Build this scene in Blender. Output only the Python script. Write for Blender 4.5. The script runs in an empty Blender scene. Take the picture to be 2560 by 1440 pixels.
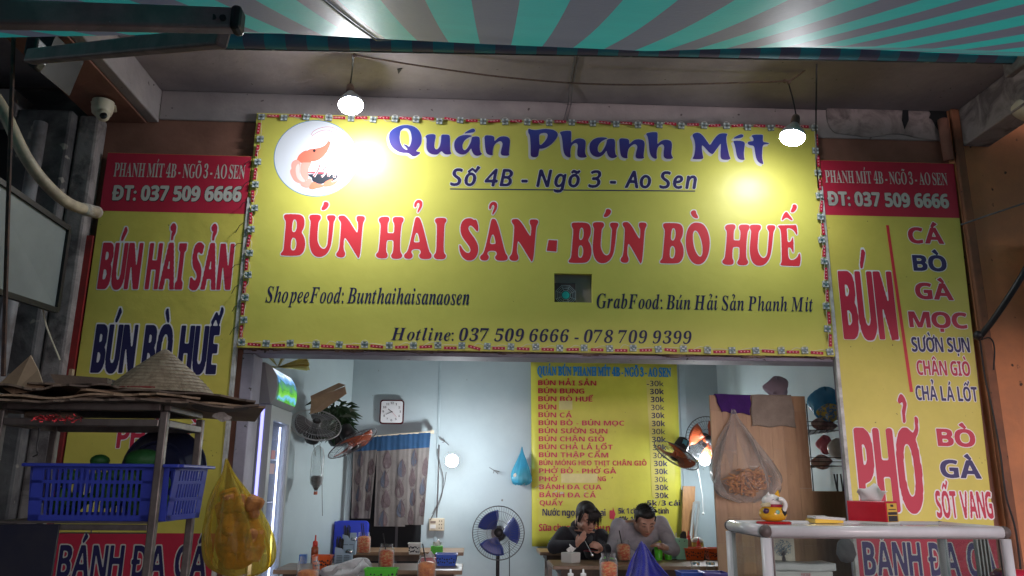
import bpy, bmesh, math, random, unicodedata
import numpy as np
from mathutils import Vector, Matrix
random.seed(7)
R = math.radians
SC = bpy.context.scene
COL = SC.collection
# ------------------------------------------------------------------ camera
EYE = Vector((0, 0, 1.35))
FPX = 1950.0
_yw, _pt, _rl = R(-2.57), R(14.05), R(0.456)
_f = Vector((-math.sin(_yw)*math.cos(_pt), math.cos(_yw)*math.cos(_pt), math.sin(_pt)))
_r = Vector((math.cos(_yw), math.sin(_yw), 0)); _u = _r.cross(_f)
CR = math.cos(_rl)*_r + math.sin(_rl)*_u
CU = -math.sin(_rl)*_r + math.cos(_rl)*_u
CF = _f
cam = bpy.data.cameras.new('camera'); camo = bpy.data.objects.new('camera', cam); COL.objects.link(camo)
cam.sensor_width = 36; cam.lens = 36*FPX/2560; cam.clip_start = .05; cam.clip_end = 500
camo.matrix_world = Matrix(((CR.x, CU.x, -CF.x, EYE.x), (CR.y, CU.y, -CF.y, EYE.y), (CR.z, CU.z, -CF.z, EYE.z), (0, 0, 0, 1)))
SC.camera = camo
def ray(px, py): return CF*FPX + CR*(px-1280) + CU*(720-py)
def W(px, py, Y):
    v = ray(px, py); return EYE + v*(Y/v.y)
def WX(px, py, X):
    v = ray(px, py); return EYE + v*(X/v.x)
def WZ(px, py, Z):
    v = ray(px, py); return EYE + v*((Z-EYE.z)/v.z)
# ------------------------------------------------------------------ night sky
world = bpy.data.worlds.new('World'); SC.world = world; world.use_nodes = True
wn = world.node_tree.nodes; wl = world.node_tree.links
sky = wn.new('ShaderNodeTexSky'); sky.sky_type = 'NISHITA'; sky.sun_disc = False
sky.sun_elevation = R(3); sky.sun_rotation = R(180); sky.air_density = 1.0
wb = wn['Background']; hs = wn.new('ShaderNodeHueSaturation'); hs.inputs['Saturation'].default_value = .35; mxs = wn.new('ShaderNodeMix'); mxs.data_type = 'RGBA'; mxs.blend_type = 'MULTIPLY'; mxs.inputs['Factor'].default_value = 1; mxs.inputs['B'].default_value = (.93, .92, 1.12, 1)
wl.new(sky.outputs[0], hs.inputs['Color']); wl.new(hs.outputs[0], mxs.inputs['A']); wl.new(mxs.outputs['Result'], wb.inputs[0]); wb.inputs[1].default_value = 0.15
SC.view_settings.view_transform = 'Standard'; SC.view_settings.look = 'None'
SC.view_settings.exposure = 1.82; SC.view_settings.gamma = 1.0
BULB_A, BULB_B, BULB_IN, STRIP_E = 132.0, 54.0, 70.0, 1.3
# ------------------------------------------------------------------ materials
def M(name, col, col2=None, scale=4, rough=.6, metal=0, bump=0, bscale=30, emis=0, trans=0, alpha=1, specks=None, coat=0, dist=0, rough2=None, ior=1.45, sheen=0, stretch=None, lo=.38, hi=.62, emcol=None, speck_scale=60, speck_t=.72, bdist=.01):
    m = bpy.data.materials.new(name); m.use_nodes = True
    nt = m.node_tree; n = nt.nodes['Principled BSDF']
    n.inputs['Base Color'].default_value = (*col, 1); n.inputs['Roughness'].default_value = rough
    n.inputs['Metallic'].default_value = metal; n.inputs['IOR'].default_value = ior
    n.inputs['Transmission Weight'].default_value = trans; n.inputs['Alpha'].default_value = alpha
    n.inputs['Coat Weight'].default_value = coat; n.inputs['Sheen Weight'].default_value = sheen
    if emis:
        n.inputs['Emission Color'].default_value = (*(emcol or col), 1); n.inputs['Emission Strength'].default_value = emis
    tc = nt.nodes.new('ShaderNodeTexCoord'); src = tc.outputs['Object']
    if stretch:
        mp = nt.nodes.new('ShaderNodeMapping'); mp.inputs['Scale'].default_value = stretch
        nt.links.new(src, mp.inputs[0]); src = mp.outputs[0]
    cur = None
    if col2:
        nz = nt.nodes.new('ShaderNodeTexNoise'); nz.inputs['Scale'].default_value = scale; nz.inputs['Detail'].default_value = 7
        nz.inputs['Roughness'].default_value = .62; nz.inputs['Distortion'].default_value = dist
        nt.links.new(src, nz.inputs['Vector'])
        cr = nt.nodes.new('ShaderNodeValToRGB'); cr.color_ramp.elements[0].position = lo; cr.color_ramp.elements[1].position = hi
        cr.color_ramp.elements[0].color = (*col, 1); cr.color_ramp.elements[1].color = (*col2, 1)
        nt.links.new(nz.outputs[0], cr.inputs[0]); cur = cr.outputs[0]
        if rough2 is not None:
            mr = nt.nodes.new('ShaderNodeMapRange'); mr.inputs[1].default_value = lo; mr.inputs[2].default_value = hi
            mr.inputs[3].default_value = rough; mr.inputs[4].default_value = rough2
            nt.links.new(nz.outputs[0], mr.inputs[0]); nt.links.new(mr.outputs[0], n.inputs['Roughness'])
    if specks:
        nz = nt.nodes.new('ShaderNodeTexNoise'); nz.inputs['Scale'].default_value = speck_scale; nz.inputs['Detail'].default_value = 2
        nt.links.new(tc.outputs['Object'], nz.inputs['Vector'])
        cr = nt.nodes.new('ShaderNodeValToRGB'); cr.color_ramp.elements[0].position = speck_t; cr.color_ramp.elements[1].position = speck_t+.03
        cr.color_ramp.elements[0].color = (0, 0, 0, 1); cr.color_ramp.elements[1].color = (1, 1, 1, 1)
        nt.links.new(nz.outputs[0], cr.inputs[0])
        mx = nt.nodes.new('ShaderNodeMix'); mx.data_type = 'RGBA'
        nt.links.new(cr.outputs[0], mx.inputs['Factor'])
        if cur: nt.links.new(cur, mx.inputs['A'])
        else: mx.inputs['A'].default_value = (*col, 1)
        mx.inputs['B'].default_value = (*specks, 1); cur = mx.outputs['Result']
    if cur: nt.links.new(cur, n.inputs['Base Color'])
    if bump:
        nb = nt.nodes.new('ShaderNodeTexNoise'); nb.inputs['Scale'].default_value = bscale; nb.inputs['Detail'].default_value = 6
        nt.links.new(src, nb.inputs['Vector'])
        bp = nt.nodes.new('ShaderNodeBump'); bp.inputs['Strength'].default_value = bump; bp.inputs['Distance'].default_value = bdist
        nt.links.new(nb.outputs[0], bp.inputs['Height']); nt.links.new(bp.outputs[0], n.inputs['Normal'])
    return m
def thin_film(name, tint, opac=.25, rough=.15, white=(.8, .8, .8)):
    """thin clear plastic: mostly transparent, wrinkles catch the light"""
    m = bpy.data.materials.new(name); m.use_nodes = True; nt = m.node_tree; nt.nodes.clear()
    out = nt.nodes.new('ShaderNodeOutputMaterial'); tr = nt.nodes.new('ShaderNodeBsdfTransparent'); tr.inputs[0].default_value = (*tint, 1)
    gl = nt.nodes.new('ShaderNodeBsdfPrincipled'); gl.inputs['Base Color'].default_value = (*white, 1); gl.inputs['Roughness'].default_value = rough
    mix = nt.nodes.new('ShaderNodeMixShader'); tc = nt.nodes.new('ShaderNodeTexCoord')
    nz = nt.nodes.new('ShaderNodeTexNoise'); nz.inputs['Scale'].default_value = 22; nz.inputs['Detail'].default_value = 6
    mp = nt.nodes.new('ShaderNodeMapping'); mp.inputs['Scale'].default_value = (1, 1, .35)
    nt.links.new(tc.outputs['Object'], mp.inputs[0]); nt.links.new(mp.outputs[0], nz.inputs['Vector'])
    bp = nt.nodes.new('ShaderNodeBump'); bp.inputs['Strength'].default_value = .9; bp.inputs['Distance'].default_value = .02
    nt.links.new(nz.outputs[0], bp.inputs['Height']); nt.links.new(bp.outputs[0], gl.inputs['Normal'])
    lw = nt.nodes.new('ShaderNodeLayerWeight'); lw.inputs[0].default_value = .35
    mr = nt.nodes.new('ShaderNodeMapRange'); mr.inputs[3].default_value = opac; mr.inputs[4].default_value = min(1, opac+.55)
    nt.links.new(lw.outputs['Facing'], mr.inputs[0]); nt.links.new(mr.outputs[0], mix.inputs[0])
    nt.links.new(tr.outputs[0], mix.inputs[1]); nt.links.new(gl.outputs[0], mix.inputs[2]); nt.links.new(mix.outputs[0], out.inputs[0])
    return m
def pane(name, tint=(.96, .98, .97), refl=.07, rough=.03):
    """window glass: clear with a weak mirror reflection"""
    m = bpy.data.materials.new(name); m.use_nodes = True; nt = m.node_tree; nt.nodes.clear()
    out = nt.nodes.new('ShaderNodeOutputMaterial'); tr = nt.nodes.new('ShaderNodeBsdfTransparent'); tr.inputs[0].default_value = (*tint, 1)
    gl = nt.nodes.new('ShaderNodeBsdfGlossy'); gl.inputs['Roughness'].default_value = rough; mix = nt.nodes.new('ShaderNodeMixShader'); mix.inputs[0].default_value = refl
    nt.links.new(tr.outputs[0], mix.inputs[1]); nt.links.new(gl.outputs[0], mix.inputs[2]); nt.links.new(mix.outputs[0], out.inputs[0]); return m
# ------------------------------------------------------------------ mesh building
class MB:
    def __init__(s): s.v = []; s.f = []; s.m = []
    def add(s, vs, fs, mi=0):
        o = len(s.v); s.v += [tuple(p) for p in vs]; s.f += [tuple(i+o for i in f) for f in fs]; s.m += [mi]*len(fs); return s
    def box(s, c, d, rot=None, mi=0):
        h = [x/2 for x in d]; vs = [Vector((a*h[0], b*h[1], e*h[2])) for a in (-1, 1) for b in (-1, 1) for e in (-1, 1)]
        if rot is not None: vs = [rot @ p for p in vs]
        c = Vector(c); return s.add([p+c for p in vs], [(0, 1, 3, 2), (4, 6, 7, 5), (0, 4, 5, 1), (2, 3, 7, 6), (0, 2, 6, 4), (1, 5, 7, 3)], mi)
    def bx(s, x0, x1, y0, y1, z0, z1, mi=0): return s.box(((x0+x1)/2, (y0+y1)/2, (z0+z1)/2), (abs(x1-x0), abs(y1-y0), abs(z1-z0)), mi=mi)
    def beam(s, a, b, w, h, up=Vector((0, 0, 1)), mi=0):
        a = Vector(a); b = Vector(b); d = b-a; L = d.length; d.normalize(); r = d.cross(up)
        if r.length < 1e-4: r = Vector((1, 0, 0))
        r.normalize(); u = r.cross(d); m = Matrix((r, d, u)).transposed()
        return s.box((a+b)/2, (w, L, h), m, mi)
    def prism(s, pts, th, mi=0):
        """quad or polygon of world points given thickness vector th"""
        th = Vector(th); n = len(pts); vs = [Vector(p) for p in pts]; vs += [p+th for p in vs]
        fs = [tuple(range(n)), tuple(reversed(range(n, 2*n)))]+[(i, i+n, (i+1) % n+n, (i+1) % n) for i in range(n)]
        return s.add(vs, fs, mi)
    def tube(s, pts, r, seg=8, cap=True, mi=0):
        pts = [Vector(p) for p in pts]; n = len(pts); rs = r if isinstance(r, (list, tuple)) else [r]*n
        vs = []; u = None
        for i, p in enumerate(pts):
            t = (pts[min(i+1, n-1)]-pts[max(i-1, 0)])
            if t.length < 1e-9: t = Vector((0, 0, 1))
            t.normalize()
            if u is None:
                u = t.cross(Vector((0, 0, 1)));
                if u.length < 1e-3: u = t.cross(Vector((1, 0, 0)))
            u = u-t*u.dot(t)
            if u.length < 1e-6: u = t.orthogonal()
            u.normalize(); w = t.cross(u)
            for k in range(seg):
                a = 2*math.pi*k/seg; vs.append(p+(u*math.cos(a)+w*math.sin(a))*rs[i])
        fs = [(i*seg+k, i*seg+(k+1) % seg, (i+1)*seg+(k+1) % seg, (i+1)*seg+k) for i in range(n-1) for k in range(seg)]
        if cap: fs += [tuple(reversed(range(seg))), tuple(range((n-1)*seg, n*seg))]
        return s.add(vs, fs, mi)
    def lathe(s, prof, c=(0, 0, 0), seg=24, rot=None, mi=0, wob=None, cap=True):
        c = Vector(c); vs = []
        for i, (r, z) in enumerate(prof):
            for k in range(seg):
                a = 2*math.pi*k/seg; rr = r*(1+(wob(a, i/len(prof)) if wob else 0))
                p = Vector((rr*math.cos(a), rr*math.sin(a), z))
                if rot is not None: p = rot @ p
                vs.append(p+c)
        n = len(prof)
        fs = [(i*seg+k, i*seg+(k+1) % seg, (i+1)*seg+(k+1) % seg, (i+1)*seg+k) for i in range(n-1) for k in range(seg)]
        if cap: fs += [tuple(reversed(range(seg))), tuple(range((n-1)*seg, n*seg))]
        return s.add(vs, fs, mi)
    def ball(s, c, r, seg=16, rot=None, mi=0, ring=10):
        if not isinstance(r, (tuple, list)): r = (r, r, r)
        c = Vector(c); vs = []; 
        for i in range(ring+1):
            t = math.pi*i/ring
            for k in range(seg):
                a = 2*math.pi*k/seg; p = Vector((r[0]*math.sin(t)*math.cos(a), r[1]*math.sin(t)*math.sin(a), r[2]*math.cos(t)))
                if rot is not None: p = rot @ p
                vs.append(p+c)
        fs = [(i*seg+k, (i+1)*seg+k, (i+1)*seg+(k+1) % seg, i*seg+(k+1) % seg) for i in range(ring) for k in range(seg)]
        return s.add(vs, fs, mi)
    def grid(s, fn, nu, nv, mi=0, mfn=None):
        vs = [fn(i/nu, j/nv) for j in range(nv+1) for i in range(nu+1)]
        o = len(s.v); s.v += [tuple(p) for p in vs]
        for j in range(nv):
            for i in range(nu):
                a = o+j*(nu+1)+i; s.f.append((a, a+1, a+nu+2, a+nu+1)); s.m.append(mfn(i, j) if mfn else mi)
        return s
    def mesh(s, name, mats, smooth=False, off=None, merge=False):
        me = bpy.data.meshes.new(name); off = off or Vector((0, 0, 0))
        me.from_pydata([(p[0]-off[0], p[1]-off[1], p[2]-off[2]) for p in s.v], [], s.f)
        if not isinstance(mats, (list, tuple)): mats = [mats]
        for m in mats: me.materials.append(m)
        me.polygons.foreach_set('material_index', s.m)
        bm = bmesh.new(); bm.from_mesh(me)
        if merge: bmesh.ops.remove_doubles(bm, verts=bm.verts, dist=1e-5)
        bmesh.ops.recalc_face_normals(bm, faces=bm.faces); bm.to_mesh(me); bm.free()
        if smooth: me.polygons.foreach_set('use_smooth', [True]*len(me.polygons))
        me.update(); return me
def link(name, me, parent=None, loc=None):
    o = bpy.data.objects.new(name, me); COL.objects.link(o)
    if parent is not None: o.parent = parent
    if loc is not None: o.location = loc
    return o
def worldloc(o):
    l = Vector((0, 0, 0))
    while o is not None: l += o.location; o = o.parent
    return l
def part(name, mb, mats, parent=None, smooth=False, bevel=0, merge=False, solid=0, kind=None, label=None):
    """world-space mesh -> part of parent"""
    off = worldloc(parent) if parent is not None else None
    o = link(name, mb.mesh(name, mats, smooth, off, merge), parent)
    if solid:
        md = o.modifiers.new('t', 'SOLIDIFY'); md.thickness = solid; md.offset = 0
    if bevel:
        md = o.modifiers.new('b', 'BEVEL'); md.width = bevel; md.segments = 2; md.limit_method = 'ANGLE'
    if kind: o['kind'] = kind
    if label: o['label'] = label
    return o
def thing(name, label, cat, loc=(0, 0, 0), group=None):
    o = bpy.data.objects.new(name, None); COL.objects.link(o); o.location = loc; o.empty_display_size = .1
    o['label'] = label; o['category'] = cat
    if group: o['group'] = group
    return o
def tag(o, label, cat, group=None):
    o['label'] = label; o['category'] = cat
    if group: o['group'] = group
    return o
def one(name, label, cat, mb, mats, group=None, **k):
    """a thing that is a single mesh, origin at its base centre"""
    xs = [p[0] for p in mb.v]; ys = [p[1] for p in mb.v]; zs = [p[2] for p in mb.v]
    loc = Vector(((min(xs)+max(xs))/2, (min(ys)+max(ys))/2, min(zs)))
    o = part(name, mb, mats, None, **k)
    o.data.transform(Matrix.Translation(-loc)); o.location = loc
    return tag(o, label, cat, group)
def copy_tree(o, parent=None):
    c = o.copy(); COL.objects.link(c); c.parent = parent
    for ch in list(o.children): copy_tree(ch, c)
    return c
def smoothpts(pts, n=2):
    for _ in range(n):
        q = []
        for i in range(len(pts)):
            a = np.array(pts[i]); b = np.array(pts[(i+1) % len(pts)]); q += [tuple(a*.75+b*.25), tuple(a*.25+b*.75)]
        pts = q
    return pts
def crom(pts, n=6):
    """open catmull-rom through points (any dimension)"""
    P = [np.array(p, float) for p in pts]; P = [2*P[0]-P[1]]+P+[2*P[-1]-P[-2]]; out = []
    for i in range(1, len(P)-2):
        for k in range(n):
            t = k/n; out.append(.5*((2*P[i])+(-P[i-1]+P[i+1])*t+(2*P[i-1]-5*P[i]+4*P[i+1]-P[i+2])*t*t+(-P[i-1]+3*P[i]-3*P[i+1]+P[i+2])*t**3))
    out.append(P[-2]); return out
# ------------------------------------------------------------------ lettering
STY = {'sans': (0, 0, 0), 'serifb': (0x1D400, 0x1D41A, 0x1D7CE), 'serifbi': (0x1D468, 0x1D482, 0x1D7CE), 'sansb': (0x1D5D4, 0x1D5EE, 0x1D7EC), 'sansi': (0x1D608, 0x1D622, 0x1D7E2), 'sansbi': (0x1D63C, 0x1D656, 0x1D7EC), 'script': (0x1D4D0, 0x1D4EA, 0x1D7CE)}
_G = {}
def raw(ch, st):
    c, l, d = STY[st]
    if c:
        if 'A' <= ch <= 'Z': ch = chr(c+ord(ch)-65)
        elif 'a' <= ch <= 'z': ch = chr(l+ord(ch)-97)
        elif '0' <= ch <= '9': ch = chr(d+ord(ch)-48)
    cu = bpy.data.curves.new('g', 'FONT'); cu.body = ch; cu.size = 1; cu.resolution_u = 5
    o = bpy.data.objects.new('g', cu); COL.objects.link(o); bpy.context.view_layer.update()
    e = o.evaluated_get(bpy.context.evaluated_depsgraph_get()); me = e.to_mesh(); me.calc_loop_triangles()
    v = np.array([p.co[:2] for p in me.vertices]); t = np.array([tuple(x.vertices) for x in me.loop_triangles])
    e.to_mesh_clear(); bpy.data.objects.remove(o); bpy.data.curves.remove(cu)
    return v[t] if len(t) else np.zeros((0, 3, 2))
def glyph(ch, st):
    k = (ch, st)
    if k not in _G:
        if ('H', st, 'h') not in _G:
            h = raw('H', st); _G[('H', st, 'h')] = h[:, :, 1].max()
        _G[k] = raw(ch, st)/_G[('H', st, 'h')]
    return _G[k]
def ribbon(pts):
    """(x,y,w) polyline -> triangles without overlaps"""
    P = [np.array(p[:2], float) for p in pts]; L = []
    for i in range(len(P)):
        t = P[min(i+1, len(P)-1)]-P[max(i-1, 0)]; t = t/(np.hypot(*t)+1e-9); n = np.array([-t[1], t[0]])*pts[i][2]/2; L.append((P[i]+n, P[i]-n))
    T = []
    for i in range(len(L)-1):
        a, b = L[i]; c, d = L[i+1]; T += [(a, b, d), (a, d, c)]
    return T
def mark(kind, cx, top, x0, x1, s=1, w=.11):
    if kind == 'acute': return ribbon([(cx-.07*s, top+.07, w*.8), (cx+.13*s, top+.32, w*1.7)])
    if kind == 'grave': return ribbon([(cx+.07*s, top+.07, w*.8), (cx-.13*s, top+.32, w*1.7)])
    if kind == 'circ': return ribbon([(cx-.24*s, top+.06, w), (cx, top+.26, w*1.1), (cx+.24*s, top+.06, w)])
    if kind == 'tilde': return ribbon([tuple(p) for p in crom([(cx-.25*s, top+.1, w*.8), (cx-.12*s, top+.2, w*1.2), (cx+.1*s, top+.12, w*1.2), (cx+.25*s, top+.22, w*.8)], 4)])
    if kind == 'hook': return ribbon([tuple(p) for p in crom([(cx-.12*s, top+.33, w), (cx, top+.4, w*1.1), (cx+.12*s, top+.31, w*1.2), (cx+.02*s, top+.2, w), (cx, top+.08, w*.8)], 4)])
    if kind == 'dot': return ribbon([(cx-.085, -.17, .17), (cx+.085, -.17, .17)])
    if kind == 'horn': return ribbon([tuple(p) for p in crom([(x1-.12*s, top-.1, w), (x1+.02*s, top-.02, w*1.1), (x1+.07*s, top+.14, w*1.1)], 4)])
    return []
LAY = {}
MK = {'\u0301': 'acute', '\u0300': 'grave', '\u0302': 'circ', '\u0303': 'tilde', '\u0309': 'hook', '\u0323': 'dot', '\u031b': 'horn'}
def layout(text, st, gap=.12, space=.38, w=.11, narrow=1, marks=1):
    """-> triangles (n,3,2), cap height 1, starting x=0; returns tris, width"""
    x = 0; out = []; grp = []
    for ch in text:
        if ch == ' ': x += space*narrow; continue
        dd = ch in 'Đđ'; base = {'Đ': 'D', 'đ': 'd'}.get(ch, ch); dec = unicodedata.normalize('NFD', base); b, mk = dec[0], [MK[c] for c in dec[1:] if c in MK]
        g = glyph(b, st).copy()
        if b in '0123456789' and st in ('serifbi', 'sansi'): g[:, :, 0] += g[:, :, 1]*.2
        if b == 'i' and mk and len(g): 
            g = g[g[:, :, 1].mean(1) < .76*1.0]
        if not len(g): continue
        x0, x1 = g[:, :, 0].min(), g[:, :, 0].max(); g[:, :, 0] = (g[:, :, 0]-x0)*narrow+x; wd = (x1-x0)*narrow
        grp.append(len(out)); out.append(g); top = g[:, :, 1].max(); cx = x+wd/2; it = .12 if st in ('serifbi', 'sansi', 'sansbi') else 0
        if b == 'A' and it == 0: cx = x+wd*.5
        up = 0; s = min(1, wd/.6)*marks if wd < .6 else marks; order = sorted(mk, key=lambda k: k not in ('circ', 'horn', 'dot'))
        for k in order:
            if k in ('acute', 'grave', 'hook', 'tilde') and 'circ' in mk: T = mark(k, cx+.3*s+it, top+.06, x, x+wd, s*.8, w)
            else: T = mark(k, cx+it, top, x, x+wd, s, w)
            out.append(np.array(T, float).reshape(-1, 3, 2))
        if dd: out.append(np.array(ribbon([(x-.08, .5, .13), (x+wd*.5, .5, .13)]), float).reshape(-1, 3, 2))
        x += wd+gap*narrow
    LAY['g'] = [np.concatenate(out[i:j]) for i, j in zip(grp, grp[1:]+[len(out)])]
    return np.concatenate(out), x-gap*narrow
def raster(tris, res, pad):
    """coverage grid of triangles; returns F, x0, y0 (grid origin)"""
    T = tris*res; mn = T.reshape(-1, 2).min(0)-pad; mx = T.reshape(-1, 2).max(0)+pad
    T = T-mn; Wd, Hd = np.ceil(mx-mn).astype(int)+1; F = np.zeros((Hd, Wd), bool)
    for a, b, c in T:
        lo = np.floor(np.minimum(np.minimum(a, b), c)).astype(int); hi = np.ceil(np.maximum(np.maximum(a, b), c)).astype(int)+1
        X, Y = np.meshgrid(np.arange(lo[0], hi[0]), np.arange(lo[1], hi[1]))
        def ed(p, q): return (q[0]-p[0])*(Y-p[1])-(q[1]-p[1])*(X-p[0])
        e1, e2, e3 = ed(a, b), ed(b, c), ed(c, a); ins = ((e1 >= -.3) & (e2 >= -.3) & (e3 >= -.3)) | ((e1 <= .3) & (e2 <= .3) & (e3 <= .3))
        F[lo[1]:hi[1], lo[0]:hi[0]] |= ins
    return F, mn
def dilate(F, r):
    out = F.copy(); k = int(math.ceil(r))
    for dy in range(-k, k+1):
        for dx in range(-k, k+1):
            if dx*dx+dy*dy <= r*r and (dx or dy):
                out[max(0, dy):F.shape[0]+min(0, dy), max(0, dx):F.shape[1]+min(0, dx)] |= F[max(0, -dy):F.shape[0]+min(0, -dy), max(0, -dx):F.shape[1]+min(0, -dx)]
    return out
def blur(F, n):
    F = F.astype(float)
    for _ in range(n):
        F[1:-1] = (F[:-2]+2*F[1:-1]+F[2:])/4; F[:, 1:-1] = (F[:, :-2]+2*F[:, 1:-1]+F[:, 2:])/4
    return F
def contours(F, t=.5):
    B = F > t; c = (B[:-1, :-1]*1+B[:-1, 1:]*2+B[1:, 1:]*4+B[1:, :-1]*8); ys, xs = np.nonzero((c > 0) & (c < 15))
    # edges: 0 bottom 1 right 2 top 3 left
    TB = {1: [(3, 0)], 2: [(0, 1)], 3: [(3, 1)], 4: [(1, 2)], 5: [(3, 2), (1, 0)], 6: [(0, 2)], 7: [(3, 2)], 8: [(2, 3)], 9: [(2, 0)], 10: [(0, 3), (2, 1)], 11: [(2, 1)], 12: [(1, 3)], 13: [(1, 0)], 14: [(0, 3)]}
    nxt = {}
    def key(e, y, x): return ((y, x, 0), (y, x+1, 1), (y+1, x, 0), (y, x, 1))[e]
    for y, x in zip(ys.tolist(), xs.tolist()):
        for a, b in TB[int(c[y, x])]: nxt[key(a, y, x)] = key(b, y, x)
    def pos(k):
        y, x, d = k
        if d == 0: f0, f1 = F[y, x], F[y, x+1]; s = (t-f0)/(f1-f0) if f1 != f0 else .5; return (x+s, y)
        f0, f1 = F[y, x], F[y+1, x]; s = (t-f0)/(f1-f0) if f1 != f0 else .5; return (x, y+s)
    loops = []
    while nxt:
        k, n = nxt.popitem(); L = [k]
        while n != k and n in nxt: L.append(n); n = nxt.pop(n)
        P = [np.array(pos(q)) for q in L]
        if len(P) < 6: continue
        # simplify
        Q = [P[0]]; i = 0; N = len(P)
        while i < N-1:
            j = min(i+8, N-1)
            while j > i+1:
                a, b = P[i], P[j]; d = b-a; l = np.hypot(*d)+1e-9
                if max(abs(d[0]*(p[1]-a[1])-d[1]*(p[0]-a[0]))/l for p in P[i+1:j]) < .13: break
                j -= 1
            Q.append(P[j]); i = j
        if len(Q) > 3: loops.append(Q)
    return loops
def fill(loops, fn, name, mat, parent):
    """loops in local 2D -> flat filled mesh mapped by fn to the world"""
    cu = bpy.data.curves.new('c', 'CURVE'); cu.dimensions = '2D'; cu.fill_mode = 'BOTH'
    for L in loops:
        sp = cu.splines.new('POLY'); sp.points.add(len(L)-1); sp.use_cyclic_u = True
        for i, p in enumerate(L): sp.points[i].co = (p[0], p[1], 0, 1)
    o = bpy.data.objects.new('c', cu); COL.objects.link(o); bpy.context.view_layer.update()
    e = o.evaluated_get(bpy.context.evaluated_depsgraph_get()); me = e.to_mesh()
    mb = MB(); mb.add([fn(p.co.x, p.co.y) for p in me.vertices], [tuple(p.vertices) for p in me.polygons])
    e.to_mesh_clear(); bpy.data.objects.remove(o); bpy.data.curves.remove(cu)
    return part(name, mb, mat, parent)
def linemap(x0, y0, x1, y1, cap, Y, width, plane=W, slant=0):
    a = plane(x0, y0, Y); b = plane(x1, y1, Y); ca = (plane(x0, y0-cap, Y)-a).length
    def f(u, v): return a+(b-a)*((u+slant*v)/width)+Vector((0, 0, ca*v))
    return f
def put(parent, text, x0, y0, x1, y1, cap, Y, mat, st='sansb', edge=None, ew=.07, gap=.12, w=.13, narrow=1, bold=0, res=60, slant=0, round_=0, name='lettering', shadow=None, soff=(.03, -.04), space=.38, plane=W, top=0, marks=1):
    """a line of print on the plane y=Y; edge = outline material"""
    T, wd = layout(text, st, gap, space, w, narrow, marks); fn = linemap(x0, y0, x1, y1, cap, Y, wd, plane, slant)
    if top: 
        a = plane(x0, y0, Y); xx = plane(x1, y1, Y)
    if edge is None and not bold and not round_:
        mb = MB(); vs = [fn(p[0], p[1]) for p in T.reshape(-1, 2)]; mb.add(vs, [(3*i, 3*i+1, 3*i+2) for i in range(len(T))]); o = part(name, mb, mat, parent, merge=True); o['kind'] = 'stuff'; return o
    # the line is stretched when mapped: raster in stretched space so that strokes stay even
    L0 = (fn(wd, 0)-fn(0, 0)).length/(fn(0, 1)-fn(0, 0)).length; kx = L0/wd
    T2 = T.copy(); T2[:, :, 0] *= kx
    F, mn = raster(T2, res, res*(ew+bold+.1)+6)
    if bold: F = dilate(F, bold*res)
    G = blur(F, 2+int(round_)); fx = lambda Y_: (lambda x, y: linemap(x0, y0, x1, y1, cap, Y_, wd, plane, slant)((x+mn[0])/res/kx, (y+mn[1])/res))
    for gt in LAY['g']:
        gt = gt.copy(); gt[:, :, 0] *= kx; F1, m1 = raster(gt, res, res*bold+5)
        if bold: F1 = dilate(F1, bold*res)
        d1 = m1-mn; f1 = fx(Y); o = fill(contours(blur(F1, 2)), (lambda x, y: f1(x+d1[0], y+d1[1])), name, mat, parent)
    if edge:
        E = blur(dilate(F, ew*res), 2); fill(contours(E), fx(Y+.0006), name+'_outline', edge, parent)['kind'] = 'stuff'
    if shadow:
        f3 = fx(Y+.0009); fill(contours(G), lambda x, y: f3(x+soff[0]*res, y+soff[1]*res), name+'_shadow', shadow, parent)['kind'] = 'stuff'
    return o
def polyprint(parent, polys, Y, mat, name, edge=None, ew=3, res=3, sm=2, shift=None, holes=True, nb=2):
    """traced print shapes in photo pixels, rounded, filled on the plane y=Y. polys: list of (outer, [holes])"""
    allp = np.array([p for o, h in polys for p in o]); mn = allp.min(0)-14; mx = allp.max(0)+14; wd, hd = np.ceil((mx-mn)*res).astype(int); F = np.zeros((hd, wd), bool)
    def scan(poly, val):
        P = (np.array(smoothpts(poly, 2))-mn)*res; n = len(P); y0 = max(0, int(P[:, 1].min())); y1 = min(hd-1, int(P[:, 1].max())+1)
        for y in range(y0, y1+1):
            xs = []
            for i in range(n):
                a, b = P[i], P[(i+1) % n]
                if (a[1] <= y) != (b[1] <= y): xs.append(a[0]+(y-a[1])/(b[1]-a[1])*(b[0]-a[0]))
            xs.sort()
            for k in range(0, len(xs)-1, 2): F[y, max(0, int(xs[k])):int(xs[k+1])+1] = val
    for o, h in polys:
        scan(o, True)
        for q in h: scan(q, False)
    G = blur(F, nb); fn = lambda Yv, dx=0, dy=0: (lambda x, y: W(x/res+mn[0]+dx, y/res+mn[1]+dy, Yv))
    if len(polys) > 1:
        for q in polys: ob = polyprint(parent, [q], Y, mat, name, res=res, nb=nb)
    else: return fill(contours(G), fn(Y), name, mat, parent)
    if edge: fill(contours(blur(dilate(F, ew*res), 2)), fn(Y+.0006), name+'_outline', edge, parent)['kind'] = 'stuff'
    if shift:
        fill(contours(blur(dilate(F, 1.2*res), 2)), fn(Y+.0009, shift[0], shift[1]), name+'_shadow', shift[2], parent)['kind'] = 'stuff'
    return ob
def proj(p):
    d = Vector(p)-EYE; z = d.dot(CF); return 1280+FPX*d.dot(CR)/z, 720-FPX*d.dot(CU)/z
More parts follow.
